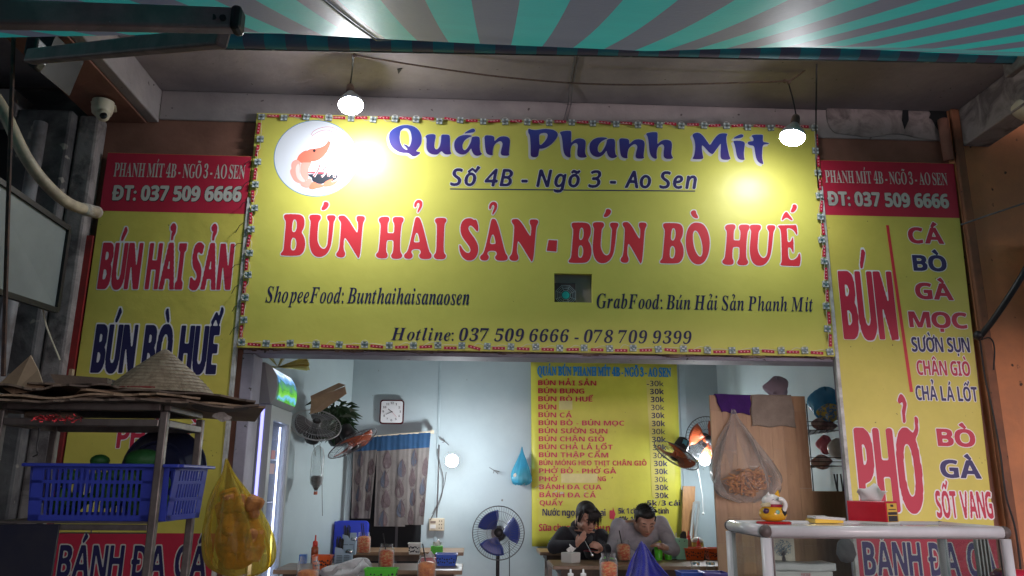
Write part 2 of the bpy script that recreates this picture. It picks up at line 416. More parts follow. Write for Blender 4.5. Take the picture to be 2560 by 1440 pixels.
# ------------------------------------------------------------------ shared materials
m_soffit = M('soffit_paint', (.31, .265, .27), (.23, .195, .21), 2.2, .85, bump=.25, bscale=25, specks=(.12, .1, .09), speck_scale=30, speck_t=.74)
m_beam = M('beam_paint', (.33, .29, .285), (.25, .22, .225), 3, .85, bump=.3, bscale=30, specks=(.1, .08, .08), speck_scale=16, speck_t=.69)
m_brown = M('brown_wall_paint', (.26, .12, .085), (.19, .085, .06), 3, .8, bump=.2, bscale=30)
m_orange = M('orange_wall_paint', (.58, .23, .10), (.42, .18, .09), 2.4, .8, bump=.5, bscale=18, specks=(.07, .04, .03), speck_scale=14, speck_t=.70)
m_orange2 = M('dark_orange_paint', (.25, .10, .05), (.16, .07, .04), 4, .8, bump=.4, bscale=20, specks=(.05, .03, .02), speck_scale=16, speck_t=.7)
m_dirty = M('dirty_plaster', (.17, .16, .16), (.06, .055, .06), 3.2, .9, bump=.7, bscale=14, dist=.6, specks=(.3, .27, .24), speck_scale=9, speck_t=.66)
m_dirty2 = M('stained_plaster', (.30, .26, .25), (.12, .10, .10), 5, .9, bump=.9, bscale=14, dist=.8, lo=.42, hi=.62)
m_lilac = M('lilac_trim_paint', (.34, .31, .38), (.26, .24, .29), 5, .6, bump=.2, bscale=30, specks=(.08, .07, .07), speck_scale=24, speck_t=.72)
m_chip = M('chipped_lintel', (.12, .07, .06), (.33, .25, .2), 9, .9, bump=1, bscale=30, stretch=(1, 1, 3))
m_inwall = M('pale_blue_wall', (.43, .53, .56), (.38, .47, .51), 1.6, .55, bump=.12, bscale=14, specks=(.20, .20, .19), speck_scale=13, speck_t=.735)
m_inwall2 = M('pale_blue_side_wall', (.45, .55, .57), (.40, .49, .52), 1.2, .55, bump=.1, bscale=12, specks=(.2, .2, .2), speck_scale=14, speck_t=.78)
m_floor = M('tile_floor', (.35, .3, .26), (.3, .26, .22), 4, .3)
m_ground = M('asphalt', (.12, .12, .12), (.16, .155, .15), 6, .9, bump=.5, bscale=40)
m_black = M('black_plastic', (.012, .012, .014), (.02, .02, .022), 20, .45)
m_dark = M('dark_void', (.01, .011, .013), rough=.9)
m_steel = M('stainless_steel', (.42, .40, .38), (.25, .22, .2), 6, .32, metal=.85, rough2=.5, bump=.05)
m_chrome = M('chrome', (.7, .7, .7), rough=.2, metal=1)
m_white = M('white_plastic', (.72, .72, .70), (.62, .62, .6), 8, .4)
m_cream = M('cream_plastic', (.62, .55, .42), (.5, .44, .33), 8, .5)
# print colours
p_yel = M('yellow_vinyl', (.66, .61, .12), (.61, .565, .105), 2, .42, specks=(.22, .17, .03), speck_scale=46, speck_t=.775, bump=.3, bscale=2.2, bdist=.03)
p_yel2 = M('yellow_vinyl_panel', (.68, .575, .11), (.60, .51, .09), 2.2, .4, specks=(.2, .14, .03), speck_scale=38, speck_t=.745, bump=.5, bscale=3, bdist=.025)
p_redbg = M('crimson_vinyl', (.50, .022, .055), (.44, .018, .045), 3, .42)
p_red = M('red_print', (.66, .035, .05), rough=.42)
p_crim = M('crimson_print', (.52, .025, .06), rough=.42)
p_navy = M('navy_print', (.035, .025, .12), rough=.42)
p_ink = M('dark_navy_print', (.018, .014, .075), rough=.42)
p_white = M('white_print', (.80, .76, .76), rough=.42)
p_grey = M('silver_print', (.52, .50, .45), rough=.42)
p_blk = M('black_print', (.02, .015, .02), rough=.45)
p_blue = M('blue_print', (.02, .22, .50), rough=.42)
p_green = M('green_print', (.02, .28, .12), rough=.42)
p_purple = bpy.data.materials.new('purple_gradient_print'); p_purple.use_nodes = True
_nt = p_purple.node_tree; _tc = _nt.nodes.new('ShaderNodeTexCoord'); _sp = _nt.nodes.new('ShaderNodeSeparateXYZ'); _mr = _nt.nodes.new('ShaderNodeMapRange'); _cr = _nt.nodes.new('ShaderNodeValToRGB')
_nt.links.new(_tc.outputs['Object'], _sp.inputs[0]); _nt.links.new(_sp.outputs['Z'], _mr.inputs[0]); _mr.inputs[1].default_value = 1.30; _mr.inputs[2].default_value = 1.56
_nt.links.new(_mr.outputs[0], _cr.inputs[0])
_cr.color_ramp.elements[0].color = (.05, .018, .16, 1); _cr.color_ramp.elements[1].color = (.035, .06, .33, 1); _cr.color_ramp.elements[0].position = .25
_nt.links.new(_cr.outputs[0], _nt.nodes['Principled BSDF'].inputs['Base Color']); _nt.nodes['Principled BSDF'].inputs['Roughness'].default_value = .42
# ------------------------------------------------------------------ ground
g = one('street_ground', '', '', MB().bx(-60, 60, -60, 4.2, -.3, -.02), m_ground); 
del g['label'], g['category']; g['kind'] = 'structure'; g.name = 'street'
# ------------------------------------------------------------------ the shop building
B = thing('shop_building', 'narrow shop building with open front, purple-grey soffit and pale blue dining room inside', 'building', (0, 5.1, 0))
FY = 5.06
part('floor', MB().bx(-2.2, 3.2, 5.0, 9.0, -.2, .02), m_floor, B)
part('pavement', MB().bx(-12, 12, 4.2, 4.998, -.25, .0), M('pavement_concrete', (.2, .19, .18), (.13, .12, .12), 4, .9, bump=.3), B)
# header and piers (brown paint above, hidden behind the signs)
part('front_wall', MB().bx(-2.7, -1.50, FY, 5.2, 0, 3.983).bx(-1.50, 2.42, FY, 5.2, 2.175, 3.983).bx(2.42, 3.36, FY, 5.12, 0, 3.983), m_brown, B)
part('jamb', MB().bx(-1.50, -1.425, 5.03, 5.24, 0, 2.143), m_lilac, B, bevel=.006)
part('jamb', MB().bx(2.395, 2.418, 5.03, 5.12, 0, 2.143), m_lilac, B, bevel=.006)
part('lintel', MB().bx(-1.50, 2.45, 5.035, 5.24, 2.146, 2.172), m_lilac, B, bevel=.006)
# broken plaster edge over the lintel
rb = MB(); N = 150
for i in range(N):
    x = -1.52+3.95*i/N; zt = 2.215+.004*random.random(); zb = 2.168+.012*random.random()-.01*math.sin(i*.31); d = 5.012+.02*random.random()
    rb.bx(x, x+3.95/N, d, 5.059, zb, zt)
part('chipped_plaster', rb, m_chip, B)
# soffit, beams
part('soffit', MB().bx(-6, 7, 3.86, 5.06, 3.985, 4.05), m_soffit, B)
part('slab', MB().bx(-6, 7, 3.84, 9, 4.053, 4.35), m_dirty, B)
part('beam', MB().bx(-2.22, 3.42, 5.037, 5.058, 3.765, 3.983), m_beam, B, bevel=.008)
part('side_beam', MB().bx(-2.30, -2.222, 3.86, 5.057, 3.745, 3.983), m_beam, B, bevel=.008)
part('side_beam', MB().bx(-2.66, -2.303, 3.9, 5.057, 3.738, 3.983), m_brown, B, bevel=.006)
part('side_beam', MB().bx(3.425, 3.62, 3.9, 4.99, 3.70, 3.983), m_dirty2, B, bevel=.01)
# crack / seam conduit on the soffit
cb = MB(); 
for dx in (0, 9):
    cb.tube([WZ(1438+dx, 138, 3.98)+Vector((0, 0, 0)), WZ(1424+dx*.8, 215, 3.98), W(1420+dx*.8, 262, 5.033), W(1409+dx, 300, 5.033)], .0035, 5)
part('conduit', cb, m_dirty, B)
# damp plaster patch on the soffit corner at the right
def blob(cx, cy, rx, ry, n=26, jag=.25, seed=1):
    rr = random.Random(seed); return [(cx+rx*(1+jag*(rr.random()-.5)*2)*math.cos(2*math.pi*i/n), cy+ry*(1+jag*(rr.random()-.5)*2)*math.sin(2*math.pi*i/n)) for i in range(n)]
pm = MB(); pts = [(2062, 262), (2100, 235), (2180, 250), (2230, 238), (2290, 225), (2350, 215), (2420, 235), (2440, 270), (2420, 300), (2430, 330), (2380, 352), (2310, 348), (2240, 330), (2180, 344), (2120, 335), (2075, 330)]
pm.prism([W(x, y, 5.02) for x, y in smoothpts(pts, 2)], (0, .014, 0)); part('damp_patch', pm, m_dirty2, B)
pm = MB(); pts = blob(2365, 272, 42, 48, seed=3, jag=.3); pm.prism([W(x, y, 5.012) for x, y in smoothpts(pts, 1)], (0, .006, 0)); part('hole', pm, m_dark, B)
pm = MB(); pm.tube([W(2357, 300, 4.98), W(2362, 335, 4.97), W(2372, 400, 5.0)], .035, 12); part('pipe_stub', pm, m_brown, B, smooth=True)
pm = MB(); pts = [(2258, 262), (2270, 258), (2272, 300), (2262, 322), (2256, 300)]; pm.prism([W(x, y, 5.013) for x, y in pts], (0, .006, 0)); part('crack', pm, m_dark, B)
# interior
xl0, xl1, YB = -1.95, -1.225, 7.8
part('back_wall', MB().bx(-2.2, 3.1, YB, YB+.1, 0, 3.1), m_inwall, B)
part('left_wall', MB().prism([(xl0, 5.24, 0), (xl1, YB+.005, 0), (xl1, YB+.005, 3.1), (xl0, 5.24, 3.1)], (-.12, 0, 0)), m_inwall2, B)
part('right_wall', MB().prism([(2.98, 5.245, 0), (2.44, YB+.005, 0), (2.44, YB+.005, 3.1), (2.98, 5.245, 3.1)], (.12, 0, 0)), m_inwall2, B)
part('ceiling', MB().bx(-2.3, 3.2, 5.21, 7.9, 3.1, 3.2), m_white, B)
m_strip = M('painted_strip', (.40, .50, .54), (.33, .42, .46), 5, .5)
for px, w in ((1098, .012), (1706, .03)):
    a = W(px, 1000, YB); part('wall_strip', MB().bx(a.x-w, a.x+w, YB-.012, YB-.001, 0, 3.1), m_strip, B, bevel=.003)
# dark doorway behind the curtain
a = W(880, 1100, YB); b_ = W(1054, 1290, YB)
part('doorway', MB().bx(a.x+.02, b_.x, YB-.008, YB-.001, .02, 1.75), m_dark, B)
part('door_leaf', MB().bx(W(990, 1300, YB).x, W(996, 1300, YB).x, YB-.02, YB-.009, .02, 1.75), M('dark_door', (.06, .06, .07), rough=.5), B)
# ------------------------------------------------------------------ right neighbour wall
Q = thing('orange_wall', 'orange painted wall stained and cracked at the right of the tall menu panel', 'wall', (3.9, 5.1, 0))
part('wall', MB().bx(3.36, 7, 5.0, 5.25, 0, 3.983), m_orange, Q)
e0 = W(2398, 545, 4.98).x
part('pilaster', MB().bx(3.362, 3.425, 4.965, 4.998, 0, 3.983), m_orange2, Q, bevel=.01)
part('pilaster', MB().bx(3.78, 4.6, 4.72, 4.997, 0, 2.98), m_orange, Q, bevel=.01)
# ------------------------------------------------------------------ unseen light blockers added beside and behind the viewer
Oh = thing('shade_house', 'unseen dark house block added behind the viewer to cut light from the left', 'building', (-5, -4, 0))  # added out of view to dim the cart and the left of the facade
part('wall', MB().bx(-14, .15, -5, -3.6, 0, 7), m_dirty, Oh)
part('door', MB().bx(-4.2, -3.2, -3.598, -3.56, 0, 2.1), m_dark, Oh)
part('window', MB().bx(-2.4, -1.4, -3.598, -3.57, 3.2, 4.4), m_dark, Oh)
Ow = thing('shade_screen', 'unseen dark sheet added just outside the left edge to shade the cart', 'screen', (-1.95, 1, 0))  # added out of view to keep light from the left off the cart
part('shade_sheet', MB().bx(-1.98, -1.96, -1.6, 2.9, .1, 2.6), m_dark if False else M('dark_shade_sheet', (.035, .04, .045), (.02, .025, .03), 4, .7), Ow)
part('post', MB().bx(-1.99, -1.95, 2.902, 2.94, 0, 2.6), m_steel, Ow); part('post', MB().bx(-1.99, -1.95, -1.642, -1.602, 0, 2.6), m_steel, Ow)
# ------------------------------------------------------------------ left neighbour
Nb = thing('neighbour_wall', 'dark grimy plaster wall of the neighbouring house with recesses at the far left', 'wall', (-4, 5.1, 0))
part('wall', MB().bx(-7, -2.703, 5.1, 5.3, 0, 3.983), m_dirty, Nb)
part('pilaster', MB().bx(-3.06, -2.705, 4.86, 5.098, 0, 3.73), m_dirty, Nb, bevel=.02)
part('pilaster', MB().bx(-2.70, -2.56, 4.93, 5.055, 0, 3.73), m_dirty2, Nb, bevel=.02)
part('recess', MB().bx(W(-200, 300, 5.08).x, W(128, 300, 5.08).x, 5.06, 5.098, 2.95, W(60, 287, 5.08).z), m_dark, Nb)
part('ledge', MB().bx(-6, -3.06, 4.8, 5.09, W(60, 283, 4.8).z, W(60, 222, 4.8).z), m_beam, Nb, bevel=.01)
part('dark_door', MB().bx(-5, -3.1, 5.02, 5.058, 0, W(60, 800, 5.04).z), M('brown_shutter', (.05, .035, .03), (.03, .025, .025), 6, .7), Nb)
for k in range(9):
    z = W(40, 800, 5).z-.06-k*.045
    part('louvre', MB().bx(-4.2, W(55, 830, 5).x, 4.985, 5.018, z, z+.022), m_dirty2, Nb)
part('painted_board', MB().bx(-2.63, -2.52, 4.985, 5.02, .4, W(220, 590, 5).z), M('dull_red_paint', (.30, .02, .02), (.16, .02, .02), 5, .6), Nb)
# wall cabinet / light board
cbx = thing('hanging_board', 'pale grey board in a dark frame beside the old drain pipe at far left', 'board', W(60, 750, 4.3))
q = [W(-40, 428, 3.8), W(170, 572, 4.5), W(140, 776, 4.5), W(-60, 712, 3.8)]
part('sheet', MB().prism(q, (-.03, .03, 0)), M('pale_board', (.19, .215, .215), (.15, .17, .175), 2, .5), cbx)
fr = MB()
for i in range(4): fr.beam(q[i], q[(i+1) % 4], .03, .03)
part('frame', fr, m_black, cbx)
# rod, pipes
one('hanging_rod', 'thin rusty rod hanging in front of the grey board at far left', 'rod', MB().tube([W(34, 90, 3.85), W(20, 520, 3.85), W(8, 940, 3.85)], .011, 8), M('rust', (.10, .05, .035), (.05, .03, .03), 20, .8))
pp = thing('drain_pipe', 'dirty beige plastic pipe curving down beside the left menu panel', 'pipe', W(120, 500, 4.4))
part('pipe', MB().tube([tuple(p) for p in crom([W(-60, 190, 4.0), W(0, 262, 4.05), W(60, 385, 4.15), W(115, 460, 4.3), W(175, 510, 4.5), W(240, 530, 4.75)], 8)], .034, 14), M('beige_pipe', (.50, .42, .30), (.30, .25, .19), 9, .5, bump=.2), pp, smooth=True)
part('tape', MB().tube([W(206, 522, 4.62), W(243, 531, 4.78)], .039, 14), M('wrap_tape', (.55, .5, .42), (.3, .27, .24), 20, .7, bump=.5), pp, smooth=True)
one('downpipe', 'grey vertical downpipe with paint flaking behind the curved beige pipe', 'pipe', MB().tube([(-2.86, 4.80, z) for z in (.2, 1.2, 2.2, 3.6)], .042, 14), M('grey_pipe', (.30, .29, .30), (.16, .14, .14), 6, .5, bump=.2), smooth=True)
cb = MB().tube([tuple(p) for p in crom([W(118, 535, 4.45), W(138, 560, 4.5), W(125, 620, 4.5), W(108, 720, 4.5), W(112, 800, 4.5), W(150, 900, 4.5)], 6)], .0045, 5)
one('loose_wire', 'thin pale wire dangling over the grey framed board', 'wire', cb, m_cream)
# ------------------------------------------------------------------ main signboard
YS = 5.0; YP = 4.9985
S = thing('shop_signboard', 'wide bright yellow shop sign with purple title, red headline and shrimp emblem', 'sign', (.42, 5.02, 2.18))
x0, x1, z0, z1 = -1.545, 2.372, 2.178, 3.812
h0 = W(1386, 755, YS); h1 = W(1480, 685, YS)
bd = MB(); xs = [x0, h0.x, h1.x, x1]; zs = [z0, h0.z, h1.z, z1]
vs = [(x, y, z) for y in (YS, 5.035) for z in zs for x in xs]; fs = []
for j in range(3):
    for i in range(3):
        if i == 1 and j == 1: continue
        for o in (0, 16): fs.append((o+j*4+i, o+j*4+i+1, o+j*4+i+5, o+j*4+i+4))
for a, b in ((0, 3), (3, 15), (15, 12), (12, 0), (5, 6), (6, 10), (10, 9), (9, 5)): fs.append((a, b, b+16, a+16))
bd.add(vs, fs); part('board', bd, p_yel, S)
part('recess_plate', MB().bx(h0.x-.05, h1.x+.05, 5.038, 5.058, h0.z-.05, h1.z+.05), M('recess_grey', (.25, .22, .22), rough=.8), S)
# title, traced shapes
def sc(pts, ox, oy, k, dx=0, dy=0): return [(ox+x/k+dx, oy+y/k+dy) for x, y in pts]
Qo = [(170,200),(250,172),(330,172),(410,195),(465,240),(500,310),(505,390),(485,450),(445,500),(425,515),(440,530),(488,535),(470,565),(390,602),(330,543),(260,548),(190,530),(120,480),(80,420),(65,340),(75,280),(110,235)]
Qh = [(225,250),(260,218),(310,215),(345,240),(365,300),(370,370),(355,430),(335,470),(310,440),(250,425),(290,465),(318,500),(300,508),(250,475),(215,400),(210,330),(218,270)]
Gu = [(550,325),(585,300),(640,292),(685,300),(690,330),(675,400),(670,470),(690,500),(720,495),(745,460),(760,400),(765,330),(765,305),(800,298),(870,305),(880,330),(880,420),(882,500),(890,545),(905,548),(880,565),(830,568),(800,555),(775,525),(760,525),(725,560),(690,572),(630,562),(585,530),(565,480),(568,400),(570,360),(560,335)]
Ga = [(1020,318),(1060,305),(1150,306),(1182,322),(1140,335),(1080,370),(1045,430),(1045,480),(1065,510),(1095,505),(1130,460),(1160,400),(1170,350),(1175,332),(1220,322),(1275,330),(1278,400),(1275,480),(1285,545),(1310,550),(1290,575),(1240,587),(1200,570),(1172,520),(1165,475),(1130,530),(1080,565),(1030,570),(975,545),(945,500),(935,440),(945,380),(985,335)]
Gac = [(1062,290),(1110,255),(1160,228),(1190,218),(1215,235),(1215,262),(1180,275),(1120,282)]
Gn = [(1338,312),(1400,310),(1450,318),(1475,335),(1468,400),(1520,345),(1570,322),(1630,325),(1670,345),(1680,380),(1675,450),(1665,520),(1665,565),(1678,572),(1640,585),(1580,582),(1555,560),(1565,500),(1585,430),(1575,400),(1545,385),(1505,405),(1465,445),(1450,500),(1445,560),(1455,578),(1400,575),(1365,550),(1350,480),(1345,400)]
GP = [(1925,215),(1960,235),(2030,242),(2100,228),(2190,225),(2270,240),(2315,275),(2318,320),(2280,380),(2220,440),(2150,480),(2095,492),(2070,485),(2065,530),(2055,590),(2020,605),(1975,600),(1955,580),(1958,500),(1955,400),(1945,300),(1922,280)]
GPh = [(2070,330),(2075,295),(2120,278),(2165,280),(2185,300),(2175,350),(2130,410),(2072,455)]
Gh = [(858,265),(920,248),(985,245),(1005,255),(1003,330),(1000,405),(1040,360),(1100,338),(1160,350),(1182,380),(1180,440),(1170,510),(1185,550),(1200,568),(1160,580),(1110,578),(1080,555),(1078,500),(1090,430),(1075,400),(1045,398),(1010,425),(995,470),(992,530),(998,580),(960,572),(925,545),(905,480),(900,400),(890,330),(880,295)]
GM = [(1432,290),(1450,265),(1490,252),(1530,262),(1570,300),(1620,370),(1650,415),(1690,350),(1735,290),(1780,262),(1840,262),(1868,270),(1850,300),(1852,370),(1870,470),(1890,550),(1908,578),(1860,592),(1800,585),(1780,560),(1780,500),(1785,430),(1785,380),(1750,430),(1700,500),(1680,522),(1640,500),(1590,440),(1548,400),(1550,460),(1560,530),(1570,570),(1540,583),(1440,580),(1435,570),(1455,540),(1468,470),(1470,400),(1455,330)]
Gi = [(1932,355),(1990,352),(2050,358),(2080,375),(2075,430),(2065,500),(2070,560),(2080,590),(2035,592),(1995,575),(1975,520),(1965,450),(1950,390)]
Gac2 = [(1928,330),(1970,300),(2030,270),(2060,280),(2058,310),(2000,325)]
Gt = [(2155,290),(2200,278),(2300,278),(2302,300),(2298,370),(2340,372),(2390,390),(2340,398),(2298,405),(2292,480),(2290,560),(2300,610),(2310,645),(2260,630),(2225,590),(2208,520),(2200,450),(2190,415),(2150,412),(2115,395),(2112,370),(2150,360),(2188,358),(2185,320)]
k1 = (960, 280, 5.333); k2 = (1440, 280, 4.923)
tl = [(sc(Qo, *k1), [sc(Qh, *k1)]), (sc(Gu, *k1), []), (sc(Ga, *k1), []), (sc(Gac, *k1), []), (sc(Gn, *k1), []), (sc(GP, *k1), [sc(GPh, *k1)]),
      (sc(Gh, *k2, dx=-215.8, dy=-3.3), []), (sc(Ga, *k1, dx=338.2, dy=6), []), (sc(Gn, *k1, dx=337, dy=7.5), []), (sc(Gh, *k2), []), (sc(GM, *k2), []), (sc(Gi, *k2), []), (sc(Gac2, *k2), []), (sc(Gt, *k2), [])]
m_halo = M('pale_halo_print', (.62, .60, .60), rough=.42)
polyprint(S, tl, YP, p_purple, 'title_lettering', res=2.6, nb=3, shift=(-4.5, 4.5, m_halo), edge=m_halo, ew=1.3)
# second line
put(S, 'Số 4B - Ngõ 3 - Ao Sen', 1127, 463, 1742, 471, 41, YP, p_navy, 'sansi', edge=p_white, ew=.04, bold=.034, w=.1, gap=.17, space=.42, name='address_lettering')
part('underline', MB().prism([W(1125, 471, YP), W(1738, 476.5, YP), W(1738, 479, YP), W(1125, 473.5, YP)], (0, .0005, 0)), p_navy, S)
# headline, traced shapes
hB = ([(108,135),(130,124),(240,126),(275,140),(290,170),(292,210),(285,250),(262,288),(285,320),(297,365),(297,410),(285,455),(262,485),(230,496),(100,495),(80,488),(82,472),(100,455),(108,430),(118,300),(126,220),(126,185),(112,165)], [[(205,170),(218,180),(224,210),(222,250),(210,280),(197,287),(185,282),(180,260),(185,205),(193,178)], [(195,332),(210,342),(220,370),(218,415),(205,445),(188,450),(173,440),(170,415),(173,365),(182,340)]])
hU = ([(335,140),(352,130),(420,130),(436,145),(434,170),(415,190),(410,230),(402,340),(410,385),(430,420),(450,435),(475,432),(492,405),(498,360),(505,260),(510,200),(505,185),(492,168),(490,145),(505,133),(555,135),(568,150),(562,172),(548,195),(543,260),(533,350),(520,420),(495,470),(460,500),(420,508),(385,500),(355,470),(338,420),(332,360),(338,280),(345,200),(345,185),(333,165)], [])
hN = ([(590,150),(605,137),(660,138),(752,293),(763,285),(768,200),(752,180),(752,150),(768,140),(815,142),(828,158),(822,182),(808,205),(800,300),(785,480),(772,518),(765,515),(655,330),(640,345),(635,440),(650,465),(650,492),(635,510),(595,510),(572,495),(572,472),(590,455),(600,420),(608,330),(615,220),(612,190),(595,172)], [])
hH = ([(950,170),(968,150),(1030,146),(1045,165),(1042,185),(1028,205),(1026,285),(1032,295),(1078,296),(1086,288),(1090,210),(1076,190),(1074,165),(1090,150),(1155,150),(1172,165),(1168,190),(1152,210),(1140,330),(1138,460),(1158,485),(1155,508),(1135,523),(1080,523),(1060,508),(1060,488),(1078,465),(1082,370),(1075,355),(1030,355),(1018,365),(1014,460),(1028,480),(1026,508),(1005,520),(950,518),(926,500),(926,480),(948,460),(955,400),(965,280),(968,210),(952,192)], [])
hA = ([(1275,155),(1300,150),(1318,168),(1340,230),(1370,350),(1398,460),(1418,480),(1420,508),(1400,525),(1330,525),(1308,505),(1310,485),(1325,470),(1320,445),(1300,436),(1258,436),(1240,450),(1238,468),(1252,485),(1248,510),(1228,524),(1190,522),(1174,505),(1176,482),(1200,465),(1215,430),(1240,330),(1262,220)], [[(1290,290),(1300,305),(1313,365),(1308,376),(1270,377),(1260,368),(1270,320),(1280,295)]])
hI = ([(1450,170),(1470,158),(1535,158),(1552,172),(1550,192),(1532,212),(1528,330),(1524,465),(1546,488),(1545,510),(1525,528),(1465,528),(1440,512),(1440,488),(1462,465),(1465,330),(1468,215),(1450,195)], [])
hS = ([(1795,178),(1812,172),(1825,195),(1835,245),(1832,275),(1825,282),(1810,265),(1785,235),(1765,225),(1748,235),(1745,260),(1765,295),(1800,340),(1825,385),(1835,430),(1828,480),(1805,520),(1770,540),(1725,535),(1690,505),(1670,460),(1664,410),(1668,397),(1680,410),(1700,445),(1730,470),(1755,470),(1768,450),(1760,420),(1735,385),(1700,340),(1680,300),(1674,250),(1685,200),(1715,168),(1755,160),(1780,165)], [])
hO = ([(1440,203),(1490,215),(1530,270),(1552,350),(1552,430),(1535,510),(1500,570),(1450,592),(1400,575),(1360,520),(1337,440),(1333,360),(1345,280),(1375,225),(1410,205)], [[(1425,275),(1450,300),(1475,360),(1488,430),(1485,500),(1465,520),(1440,500),(1415,450),(1400,380),(1398,310),(1408,282)]])
hE = ([(2178,235),(2200,230),(2320,230),(2342,225),(2352,250),(2358,310),(2350,320),(2335,290),(2310,265),(2270,255),(2258,265),(2262,300),(2265,380),(2280,388),(2300,375),(2310,345),(2318,340),(2322,400),(2322,480),(2316,482),(2305,450),(2288,432),(2272,435),(2270,460),(2275,530),(2295,550),(2330,545),(2360,520),(2372,485),(2382,490),(2388,540),(2378,605),(2360,606),(2210,600),(2200,590),(2212,570),(2215,540),(2212,400),(2208,300),(2200,262),(2185,250)], [])
hac = ([(460,20),(480,14),(500,22),(508,40),(495,68),(470,88),(448,92),(438,82),(445,65),(458,45)], [])
hgr = ([(948-x, y) for x, y in hac[0]], [])
hhk = ([(1265,62),(1266,30),(1285,3),(1312,-4),(1335,12),(1338,42),(1325,78),(1308,100),(1300,116),(1292,108),(1300,80),(1312,55),(1312,32),(1300,24),(1288,35),(1285,55),(1275,68)], [])
hci = ([(2208,182),(2225,135),(2252,100),(2275,130),(2312,180),(2305,188),(2285,178),(2260,160),(2235,168),(2218,188)], [])
A4 = (680, 500, 3.5556); A5 = (1350, 500, 3.657)
def pl(gl, x, y, ref=A4, kx=1):
    """place glyph: its own crop coordinates moved so that (left, bottom) lies at crop coordinate (x, y) of A4 or A5"""
    o, hs = gl; L = min(p[0] for p in o); Bm = max(p[1] for p in o); f = lambda P: [(ref[0]+((q[0]-L)*kx+x)/ref[2], ref[1]+(q[1]-Bm+y)/ref[2]) for q in P]
    return (f(o), [f(h) for h in hs])
k5 = A5[2]/A4[2]
hd = [pl(hB, 78, 496), pl(hU, 332, 508), pl(hN, 572, 518), pl(hH, 926, 523), pl(hA, 1174, 525), pl(hI, 1440, 528), pl(hS, 1664, 540), pl(hA, 1850, 540), pl(hN, 2112, 549), pl(hac, 438, 92), pl(hhk, 1265, 116), pl(hhk, 1930, 133),
      ([(703+x0_, y0_) for x0_, y0_ in []] or [(1372, 600), (1393, 601), (1391, 629), (1367, 627)], []),
      pl(hB, 262, 576, A5, .96), pl(hU, 483, 580, A5), pl(hN, 738, 582, A5, .93), pl(hB, 1097, 581, A5), pl(hO, 1333, 594, A5), pl(hH, 1668, 597, A5, 1.02), pl(hU, 1918, 603, A5), pl(hE, 2175, 606, A5), pl(hac, 582, 158, A5), pl(hgr, 1378, 170, A5), pl(hci, 2208, 188, A5), pl(hac, 2292, 116, A5, .85)]
hd[12] = (sum([[p, p] for p in hd[12][0]], []), [])
polyprint(S, hd, YP, p_red, 'headline_lettering', edge=p_white, ew=2.6, res=2.6, nb=2)
put(S, 'ShopeeFood: Bunthaihaisanaosen', 663, 755, 1173, 762, 39, YP, p_ink, 'serifbi', gap=.07, w=.09, space=.3)
put(S, 'GrabFood: Bún Hải Sản Phanh Mít', 1492, 770, 2034, 779, 36, YP, p_ink, 'serifbi', gap=.07, w=.09, space=.3)
put(S, 'Hotline: 037 509 6666 - 078 709 9399', 977, 850, 1730, 860, 31, YP, p_ink, 'serifbi', gap=.1, w=.09, space=.36)
# shrimp emblem
cx, cy, rx, ry = 789, 396, 104.5, 95.5
ell = lambda r: [(cx+rx*r*math.cos(2*math.pi*i/72), cy+ry*r*math.sin(2*math.pi*i/72)) for i in range(72)]
YL = lambda Y: 5-(5-Y)*.3
flat = lambda pts, Y, mat, nm: (lambda Y: part(nm, MB().add([W(x, y, Y) for x, y in pts], [tuple(range(len(pts)))]), mat, S))(YL(Y))
p_disc = M('white_disc_print', (.70, .72, .78), rough=.42); p_sal = M('salmon_print', (.70, .17, .11), rough=.42); p_sal2 = M('pale_salmon_print', (.78, .34, .28), rough=.42); p_sal3 = M('light_pink_print', (.82, .52, .48), rough=.42); p_sal4 = M('orange_salmon_print', (.78, .24, .14), rough=.42)
flat(ell(1), 4.9985, p_blue, 'emblem_ring'); flat(ell(.985), 4.9975, p_disc, 'emblem_disc')
c3 = lambda pts, dx=0: [(670+x/6.546, 290+y/6.546) for x, y in pts]
def shp(pts, Y, mat, nm='emblem_shape', n=2): 
    P = c3(pts); P = smoothpts(P, n) if n else P
    cu = [[(np.array(p)) for p in P]]; fill(cu, lambda x, y: W(x, y, YL(Y)), nm, mat, S)
shp([(475,700),(500,640),(570,580),(640,555),(690,620),(720,740),(660,830),(560,780),(470,720)], 4.9965, p_sal)
shp([(385,870),(375,800),(400,740),(470,705),(540,760),(520,830),(530,960),(540,1010),(640,1040),(620,1090),(530,1115),(430,1070),(390,1000),(360,930),(362,880)], 4.9962, p_sal2)
shp([(450,900),(455,830),(490,780),(515,790),(515,860),(520,950),(560,1010),(610,1050),(600,1085),(540,1075),(470,1010)], 4.9955, p_sal3)
shp([(530,760),(640,760),(720,760),(665,850),(660,920),(665,1000),(640,1060),(560,1010),(525,930)], 4.9958, p_sal2)
shp([(530,1080),(620,1090),(640,1040),(680,1010),(720,1040),(720,1100),(690,1150),(650,1180),(560,1160),(525,1120)], 4.995, p_sal2)
shp([(665,1170),(700,1110),(730,1070),(790,1090),(805,1110),(880,1115),(910,1140),(890,1170),(780,1185),(740,1205),(680,1195)], 4.9945, p_sal4)
shp([(605,640),(620,590),(660,550),(730,535),(830,525),(920,490),(965,440),(990,398),(1000,420),(1032,415),(1015,470),(980,560),(930,640),(850,710),(760,745),(690,740),(640,710),(612,670)], 4.994, p_sal)
shp([(650,945),(1155,955),(1130,1020),(1030,1085),(1060,1025),(960,1060),(895,1115),(800,1105),(720,1060),(720,1010),(665,980)], 4.9955, M('bowl_print', (.03, .035, .05), rough=.42), n=1)
shp([(655,910),(1160,928),(1155,952),(650,942)], 4.9952, p_red, n=1)
